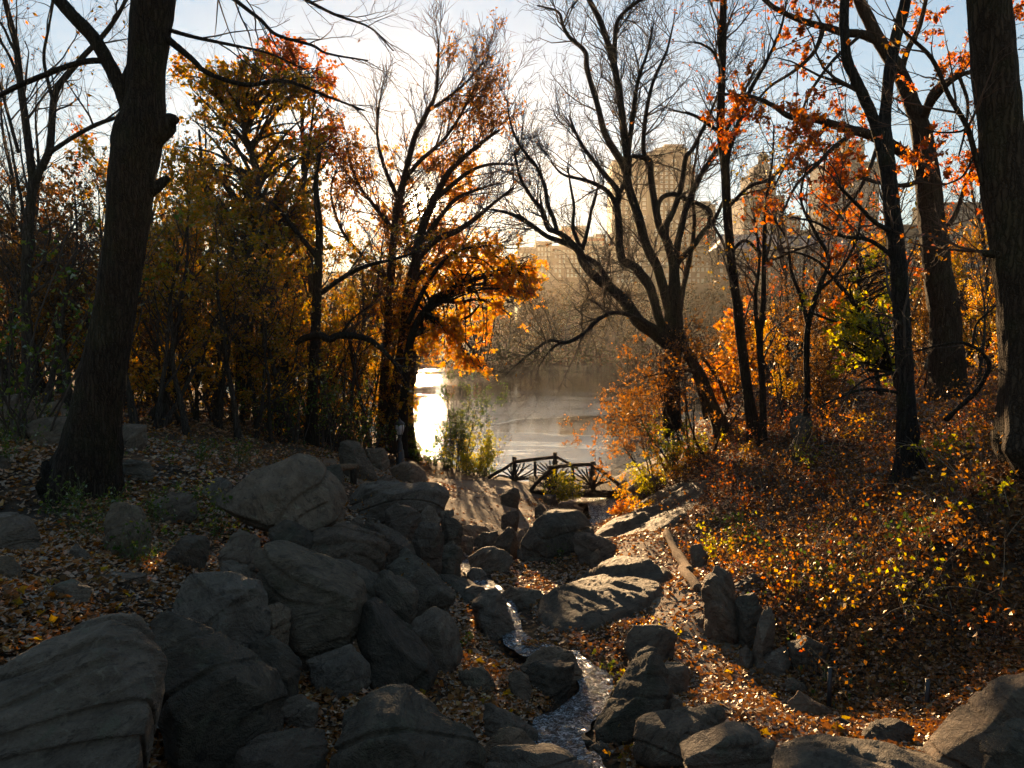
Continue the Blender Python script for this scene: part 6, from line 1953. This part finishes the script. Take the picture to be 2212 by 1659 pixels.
# a long low kerb stone lower on the path edge
rock([(1680, 1480), (1700, 1478), (1790, 1530), (1830, 1560), (1815, 1575), (1740, 1535)], 8.0, 'long low kerb stone along the leafy path by the fence', ROCK_W, sub=4, thick=.5, name='kerb_stone', group='stones edging the path')

# ------------------------------------------------------------------ park lamp
METAL = plain_mat('black_iron', (.010, .010, .010), (.02, .02, .02), 20, .5, .5, .1)
WIRE = plain_mat('dull_wire', (.008, .008, .008), (.015, .014, .013), 9, .9, .05, .0)
m_ = M('milky_globe')
GLOBE = m_.surf(m_.bsdf((.75, .73, .70), .25, None, .5, Transmission_Weight=.35, IOR=1.3))
lb_ = at(863, 29.0)
lz = P(863, 950, 29.0)
lamp = thing('lamp_post', 'old black park lamp with a pale ribbed globe at the lake edge', 'lamp post', lb_)
LB = np.array(lb_)
zt = P(863, 940, 29.0)[2] - LB[2]


def lathe(prof, n=18):
    V = np.array([(r * math.cos(2 * math.pi * k / n), r * math.sin(2 * math.pi * k / n), z) for r, z in prof for k in range(n)])
    i = np.arange(len(prof) - 1)[:, None] * n
    s = np.arange(n)[None]
    return V, np.stack([i + s, i + (s + 1) % n, i + n + (s + 1) % n, i + n + s], -1).reshape(-1, 4)


def lamp_part(name, prof, mat, n=18):
    G = Geo().add(*lathe(prof, n))
    return link(name, G.mesh(name, mat), lamp)


lamp_part('base', [(.001, -.1), (.21, -.1), (.21, .10), (.17, .16), (.15, .55), (.11, .62), (.10, .8), (.065, .9)], METAL)
lamp_part('post', [(.062, .88), (.055, 1.6), (.05, zt - .12), (.07, zt - .1), (.07, zt - .06), (.05, zt - .03), (.10, zt), (.12, zt + .03), (.001, zt + .035)], METAL)
g0 = zt + .03
lamp_part('globe', [(.09, g0), (.14, g0 + .1), (.175, g0 + .24), (.165, g0 + .36), (.11, g0 + .44), (.001, g0 + .46)], GLOBE)
lamp_part('cap', [(.19, g0 + .37), (.195, g0 + .40), (.13, g0 + .47), (.05, g0 + .53), (.02, g0 + .6), (.001, g0 + .66)], METAL)
for k in range(8):
    a = k * math.pi / 4
    pts = [(math.cos(a) * r, math.sin(a) * r, g0 + z) for r, z in ((.10, 0), (.155, .1), (.19, .24), (.185, .34), (.19, .385))]
    V, Q, T = tube1(catmull(np.array(pts), 4), np.full(17, .010), 6)
    link('rib', Geo().add(V, Q, T).mesh('rib', METAL), lamp)

# ------------------------------------------------------------------ low wire fence on the right
fp = [(1722, 1450, 1372, 8.9), (1790, 1546, 1442, 7.6), (2001, 1556, 1467, 7.2)]
f0 = P(1790, 1546, 7.6)
fence = thing('wire_fence', 'low wire fence with three black posts at the foot of the leafy hillside', 'fence', (f0[0], f0[1], ground_at(f0[0], f0[1])))
FO = np.array(fence.location)
tops = []
for U, vb, vt, y in fp:
    b, t_ = P(U, vb, y), P(U, vt, y)
    b[2] = min(b[2], ground_at(b[0], b[1])) - .1
    t_[0] = b[0]
    V, Q, T = tube1(np.array([b, (b + t_) / 2, t_]), [.024, .023, .022], 8, .03)
    link('post', Geo().add(V, Q, T).mesh('post', METAL, FO), fence)
    tops.append(t_)
tops.append(tops[-1] + np.array([1.6, -.3, .12]))
for a, b in zip(tops[:-1], tops[1:]):
    G = Geo()
    ga, gb = ground_at(a[0], a[1]) + .02, ground_at(b[0], b[1]) + .02
    lo_a, lo_b = np.array([a[0], a[1], ga]), np.array([b[0], b[1], gb])
    n = int(np.linalg.norm(b - a) / .075)
    W = []
    for k in range(n + 1):
        t = k / n
        W.append([lo_a + (lo_b - lo_a) * t, a + (b - a) * t - np.array([0, 0, .03])])
    for k in range(6):
        t = k / 5
        W.append([lo_a + (a - lo_a) * t, lo_b + (b - lo_b) * t])
    W = np.array(W)
    G.add(*tubes(W, np.full((len(W), 2), .0011), 3))
    tag(link('wire_mesh', G.mesh('wire_mesh', WIRE, FO), fence), kind='stuff')

# ------------------------------------------------------------------ far bank woods
LV_FARW = [dict(per_m=1.0, t0=.15, t1=1, ln=(1.2, 3.0), ang=(25, 60), up=.12, wob=.15, K=4, rr=.5, cap=.06, rmin=.025),
           dict(per_m=1.7, t0=.1, t1=1, ln=(.8, 1.8), ang=(25, 60), up=.08, wob=.16, K=3, rr=.6, cap=.03, rmin=.018)]
FARP = []
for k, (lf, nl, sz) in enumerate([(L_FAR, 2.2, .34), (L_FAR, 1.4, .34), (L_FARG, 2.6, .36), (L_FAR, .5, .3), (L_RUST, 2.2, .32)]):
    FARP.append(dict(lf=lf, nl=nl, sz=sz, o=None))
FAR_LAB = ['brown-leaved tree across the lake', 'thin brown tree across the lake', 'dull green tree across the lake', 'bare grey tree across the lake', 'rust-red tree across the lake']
gF = rng_(1500)


def where_far(U):
    for lim, t in ((330, 'seen behind the biggest trunk'), (640, 'seen through the left wood'), (860, 'seen left of the sun'), (1000, 'seen below the sun'), (1130, 'behind the orange maple'), (1260, 'below the long beige block'), (1400, 'left of the bare black tree'),
                   (1500, 'behind the bare black tree'), (1620, 'behind the slim straight trunk'), (1780, 'below the lantern tower'), (1930, 'left of the forked black trunk'), (2060, 'behind the thick old oak')):
        if U < lim:
            return t
    return 'left of the massive right-edge trunk'


spots = []
for row, (yy0, n) in enumerate([(133, 46), (142, 46), (154, 44), (170, 40)]):
    for k in range(n):
        U = -120 + 2480 * (k + gF.uniform(.1, .9)) / n
        y = yy0 + gF.uniform(-3.5, 4)
        x = (U - CU) / FPX * y
        far = 126 + 7 * math.sin(x * .045) + 2.5 * math.sin(x * .19 + 1)
        spots.append((U, max(y, far + 2.5), row))
for i_, (U, y, row) in enumerate(spots):
    kind = int(gF.choice(5, p=[.38, .22, .2, .16, .04]))
    f = FARP[kind]
    flab = ('front-row ', 'second-row ', 'third-row ', 'back-row ')[row] + FAR_LAB[kind] + ' ' + where_far(U)
    b = at(U, y)
    s = gF.uniform(.75, 1.12) * (1.0 + .05 * row)
    if f['o'] is None:
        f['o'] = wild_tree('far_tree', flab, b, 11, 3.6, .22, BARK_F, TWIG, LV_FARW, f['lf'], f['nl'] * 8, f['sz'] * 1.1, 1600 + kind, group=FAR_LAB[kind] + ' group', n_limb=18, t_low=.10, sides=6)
        f['o'].scale = (s, s, s)
    else:
        copy_tree(f['o'], b, gF.uniform(0, 6.28), (s * gF.uniform(.9, 1.25), s * gF.uniform(.9, 1.25), s), flab, FAR_LAB[kind] + ' group')
# brush along the far water line
G = Geo()
n = 9000
U = gF.uniform(-100, 2320, n)
x = (U - CU) / FPX * 130
far = 126 + 7 * np.sin(x * .045) + 2.5 * np.sin(x * .19 + 1)
y = far + gF.uniform(-.6, 7, n)
pos = np.c_[x, y, np.maximum(H(x, y, False), 0) + np.abs(gF.normal(size=n)) * (.5 + .12 * (y - far)) + .1]
leaf_geo(G, gF, pos, .5, .1, .7)
tag(link('undergrowth', G.mesh('undergrowth', L_FARG)), kind='stuff')

# ------------------------------------------------------------------ buildings beyond the park
def facade(name, c):
    m = M(name)
    n = m.noise(m.coord(), .25, 5, .6)
    b = m.n('TexBrick', Vector=m.mapping(m.coord(), (1, 1, 1), (math.radians(90), 0, 0)), Scale=1.0, Color1=tuple(c) + (1,), Color2=tuple(.85 * a for a in c) + (1,), Mortar=tuple(.75 * a for a in c) + (1,))
    b.inputs['Brick Width'].default_value = .6
    b.inputs['Row Height'].default_value = .2
    return m.surf(m.bsdf(m.mix(m.ramp(n.outputs[0], [(.35, (0, 0, 0)), (.7, (.3, .3, .3))]), b.outputs[0], tuple(.6 * a for a in c)), .85, None, .2))


BEIGE = facade('beige_brick', (.125, .082, .05))
TAN = facade('tan_stone', (.135, .095, .062))
ORG = facade('orange_brick', (.19, .07, .035))
GREY = facade('grey_stone', (.11, .098, .087))
SLATE = plain_mat('slate', (.07, .08, .11), (.12, .13, .17), 1.5, .6)
TRIM = plain_mat('limestone_trim', (.14, .11, .08), (.19, .15, .11), .8, .8)
GLASS = plain_mat('window_glass', (.07, .075, .08), (.32, .32, .31), .13, .2, .6, .02)
SASH = plain_mat('window_sash', (.22, .19, .15), (.30, .27, .22), 1, .6)
_wm = {}


def window_mesh(w, h):
    k = (round(w, 2), round(h, 2))
    if k not in _wm:
        G = Geo()
        t = .07
        parts = [box(-w / 2, -w / 2 + t, -.10, .1, 0, h), box(w / 2 - t, w / 2, -.10, .1, 0, h), box(-w / 2 + t, w / 2 - t, -.10, .1, h - t, h), box(-w / 2 + t, w / 2 - t, -.09, .1, h * .5 - .05, h * .5 + .05), box(-w / 2 - .15, w / 2 + .15, -.22, .1, -.16, 0)]
        for V, Q in parts:
            G.add(V, Q)
        nq = sum(len(q) for q in G.q)
        V, Q = box(-w / 2 + t, w / 2 - t, -.03, .1, .0, h - t)
        G.add(V, Q)
        mi = np.r_[np.zeros(nq), np.ones(6)]
        _wm[k] = mesh_np('window', np.concatenate(G.v), np.concatenate(G.q), None, None, False, [SASH, GLASS], mi)
    return _wm[k]


def building(label, y, blocks, mat, wins=(), trims=(), cat='building', name='apartment_building', depth=18):
    """blocks: (U0, U1, Vtop, dy, material or None); front faces the lake."""
    u0, u1 = min(b[0] for b in blocks), max(b[1] for b in blocks)
    c = P((u0 + u1) / 2, 700, y)
    gz = ground_at(c[0], y)
    root = thing(name, label, cat, (c[0], y, gz))
    O = np.array(root.location)
    for k, bl in enumerate(blocks):
        U0, U1, Vt, dy = bl[:4]
        yf = y + dy
        a, b = P(U0, Vt, yf), P(U1, Vt, yf)
        dep = bl[5] if len(bl) > 5 else depth
        ch = bl[6] if len(bl) > 6 else 0
        x0, x1, zt = a[0], b[0], a[2]
        if ch:
            V = np.array([(x, yy, z) for z in (gz - 1, zt) for x, yy in ((x0 + ch, yf), (x1 - ch, yf), (x1, yf + ch), (x1, yf + dep - ch), (x1 - ch, yf + dep), (x0 + ch, yf + dep), (x0, yf + dep - ch), (x0, yf + ch))])
            Q = [(i, (i + 1) % 8, 8 + (i + 1) % 8, 8 + i) for i in range(8)] + [(8, 9, 10, 11), (8, 11, 12, 15), (12, 13, 14, 15)]
        else:
            V, Q = box(x0, x1, yf, yf + dep, gz - 1, zt)
        w = link('wall', Geo().add(V, Q).mesh('wall', (bl[4] if len(bl) > 4 and bl[4] else mat), O, False), root)
        V, Q = box(x0 - .25 + ch * .5, x1 + .25 - ch * .5, yf - .3, yf + dep + .25, zt - .02, zt + .55)
        link('parapet', Geo().add(V, Q).mesh('parapet', TRIM, O, False), w)
    for U0, U1, V, dy, h in trims:
        a, b = P(U0, V, y + dy), P(U1, V, y + dy)
        V_, Q = box(a[0], b[0], y + dy - .45, y + dy + .3, a[2] - h / 2, a[2] + h / 2)
        link('cornice', Geo().add(V_, Q).mesh('cornice', TRIM, O, False), root)
    for U0, U1, V0, V1, nu, nv, dy, ww, wh in wins:
        ww = min(ww, .52 * (U1 - U0) / nu * (y + dy) / FPX)
        wh = min(wh, .56 * (V1 - V0) / nv * (y + dy) / FPX)
        me = [window_mesh(ww, wh), window_mesh(ww * .72, wh * .9)]
        for i in range(nu):
            for j in range(nv):
                if gF.random() < .22:
                    continue
                U = U0 + (U1 - U0) * (i + .5) / nu
                V = V0 + (V1 - V0) * (j + .5) / nv
                p = P(U, V, y + dy)
                o = link('window', me[int(gF.random() < .3)], root, (p[0] - O[0], y + dy - .02 - O[1], p[2] - O[2] - wh / 2))
    return root


Y0 = 300.0
building('long beige apartment block with rows of pale windows left of the tall tower', Y0, [(1192, 1330, 534, 0), (1157, 1192, 524, 3, TAN), (1118, 1157, 537, 6, BEIGE), (1210, 1250, 524, 8, TAN, 8), (1270, 1300, 527, 7, GREY, 8)], BEIGE,
         [(1196, 1328, 538, 600, 15, 6, 0, 1.5, 1.9), (1160, 1190, 532, 600, 4, 6, 3, 1.4, 1.9), (1122, 1154, 545, 600, 4, 5, 6, 1.4, 1.9)], [(1191, 1331, 545, 0, .5), (1191, 1331, 575, 0, .5)])
building('slim orange brick tower with a grey side behind the long beige block', 345.0, [(1213, 1249, 491, 0, ORG), (1249, 1264, 490, 1, GREY)], ORG, [(1216, 1247, 498, 535, 4, 4, 0, 1.4, 1.8)])
building('stepped orange brick block beside the tall tower', 330.0, [(1266, 1320, 524, 0, ORG), (1270, 1308, 514, 2, ORG, 10), (1288, 1308, 508, 3, ORG, 8), (1308, 1330, 530, -3, BEIGE)], ORG, [(1270, 1318, 528, 590, 6, 6, 0, 1.4, 1.8)])
building('tall broad tan tower with chamfered corners above the black tree', 305.0, [(1325, 1404, 343, 2, TAN, 22, 3), (1402, 1500, 323, 0, BEIGE, 24, 5), (1428, 1486, 315, 4, BEIGE, 14, 3), (1488, 1502, 360, 4, BEIGE, 16)], TAN,
         [(1412, 1490, 360, 530, 7, 18, 0, 1.3, 1.8), (1334, 1398, 378, 530, 5, 16, 2, 1.3, 1.8), (1447, 1464, 343, 351, 1, 1, 0, 2.6, 2.0), (1447, 1464, 357, 365, 1, 1, 0, 2.2, 1.8)],
         [(1401, 1501, 332, -.02, .5)])
building('wide stone base block with cornices at the foot of the tall tower', 296.0, [(1325, 1545, 546, 0), (1340, 1400, 534, 4, TAN, 10), (1440, 1530, 532, 5, TAN, 10)], TAN, [(1330, 1542, 552, 612, 22, 5, 0, 1.5, 1.9)], [(1324, 1546, 556, 0, .6), (1324, 1546, 575, 0, .5)])
building('grey block with an orange brick front right of the tall tower', 325.0, [(1500, 1546, 444, 4, GREY), (1512, 1535, 438, 6, GREY, 8), (1496, 1545, 470, 0, ORG, 6)], GREY, [(1502, 1542, 476, 540, 4, 6, 0, 1.4, 1.8)])
building('twin-style stepped tower topped by a small round lantern', 310.0, [(1608, 1695, 425, 0, TAN), (1622, 1676, 378, 2, TAN, 14), (1631, 1666, 359, 4, TAN, 10, 1.5)], TAN, [(1612, 1692, 432, 560, 7, 14, 0, 1.3, 1.8), (1626, 1672, 384, 422, 4, 4, 2, 1.3, 1.8)], [(1607, 1696, 432, 0, .6), (1621, 1677, 383, 2, .6)])
ro = [o for o in bpy.data.objects if o.get('label', '').startswith('twin-style')][0]
lp = P(1648, 359, 318)
V, Q = lathe([(2.6, 0), (2.6, .6), (1.9, .6), (1.9, 3.2), (2.3, 3.3), (2.3, 3.8), (1.2, 5.0), (.3, 6.0), (.12, 8.0), (.001, 8.2)], 14)
link('lantern', Geo().add(V + lp - np.array(ro.location), Q).mesh('lantern', TAN), ro)
building('low brick chimney block between the lantern tower and tall grey tower', 320.0, [(1695, 1730, 468, 0, ORG), (1725, 1790, 500, 2, BEIGE)], ORG, [(1698, 1728, 474, 560, 3, 8, 0, 1.3, 1.8), (1732, 1786, 508, 560, 5, 5, 2, 1.3, 1.8)])
building('tall grey stepped tower behind the rust oak leaves', 315.0, [(1787, 1902, 352, 0, GREY), (1827, 1868, 306, 6, GREY, 12)], GREY, [(1792, 1898, 360, 580, 10, 20, 0, 1.3, 1.8)], [(1786, 1903, 362, 0, .6)])
building('grey block with a flat dark roof behind the thick oak', 305.0, [(2023, 2140, 440, 0, GREY), (2140, 2330, 470, 3, TAN)], GREY, [(2028, 2136, 450, 590, 10, 12, 0, 1.3, 1.8), (2150, 2320, 480, 590, 12, 9, 3, 1.3, 1.8)])
building('pale apartment block seen between the thick oak and black forked trunk', 300.0, [(1895, 2025, 500, 0, TAN), (1920, 1990, 488, 4, TAN, 10)], TAN, [(1900, 2020, 508, 600, 11, 7, 0, 1.4, 1.9)])


def mansard(label, y, U0, U1, Ve, Vr, wall_mat, nu, nv):
    b = building(label, y, [(U0, U1, Ve, 0, wall_mat)], wall_mat, [(U0 + 3, U1 - 3, Ve + 5, 606, nu, nv, 0, 1.4, 1.9)], name='apartment_building')
    O = np.array(b.location)
    a, c, r = P(U0, Ve, y), P(U1, Ve, y), P(U0, Vr, y)
    x0, x1, z0, z1 = a[0], c[0], a[2] + .55, r[2]
    V = np.array([(x0, y, z0), (x1, y, z0), (x1, y + 18, z0), (x0, y + 18, z0), (x0 + 2.2, y + 2.2, z1), (x1 - 2.2, y + 2.2, z1), (x1 - 2.2, y + 16, z1), (x0 + 2.2, y + 16, z1)])
    Q = [(0, 1, 5, 4), (1, 2, 6, 5), (2, 3, 7, 6), (3, 0, 4, 7), (4, 5, 6, 7)]
    rf = link('roof', Geo().add(V, Q).mesh('roof', SLATE, O, False), b)
    n = max(2, int((x1 - x0) / 6))
    for k in range(n):
        xc = x0 + (x1 - x0) * (k + .5) / n
        zt = (z0 + z1) / 2 + .6
        V = np.array([(xc - 1, y + .25, z0), (xc + 1, y + .25, z0), (xc + 1, y + .25, zt - .6), (xc, y + .25, zt + .5), (xc - 1, y + .25, zt - .6), (xc - 1, y + 3, z0), (xc + 1, y + 3, z0), (xc + 1, y + 3, zt - .6), (xc, y + 3, zt + .5), (xc - 1, y + 3, zt - .6)])
        G = Geo().add(V, [(0, 1, 2, 4), (1, 6, 7, 2), (0, 5, 9, 4), (2, 7, 8, 3), (3, 8, 9, 4)], [(2, 3, 4)])
        link('dormer', G.mesh('dormer', TRIM, O, False), rf)


mansard('pale house block with a bluish steep slate roof and dormers, wider one', 292.0, 1550, 1690, 540, 505, TAN, 13, 4)
mansard('bluish slate-roofed block with dormers right of the wider slate roof', 294.0, 1695, 1800, 535, 508, GREY, 10, 4)
mansard('slate-roofed stone block behind the forked black trunk', 290.0, 1805, 1895, 545, 518, TAN, 8, 3)
building('pale block glimpsed through the orange maple left of the long beige block', 305.0, [(960, 1012, 570, 0, TAN), (1020, 1112, 556, 3, BEIGE)], TAN, [(964, 1010, 576, 620, 5, 4, 0, 1.4, 1.9), (1024, 1108, 562, 620, 8, 5, 3, 1.4, 1.9)])
building('pale flat-roofed block behind the left wood', 310.0, [(640, 780, 590, 0, TAN), (800, 930, 575, 4, BEIGE)], TAN, [(646, 776, 598, 640, 11, 3, 0, 1.4, 1.9), (806, 926, 582, 640, 10, 4, 4, 1.4, 1.9)])

# ------------------------------------------------------------------ haze
V, Q = box(-540, 540, -60, 460, -3.0, 88)
hm = M('haze')
pv = hm.n('VolumePrincipled', Density=.00014, Anisotropy=.7, Color=(1.0, .92, .80, 1))
hm.t.links.new(pv.outputs[0], hm.out.inputs['Volume'])
tag(link('haze', Geo().add(V, Q).mesh('haze', hm.m, (0, 0, 0), False)), kind='stuff')
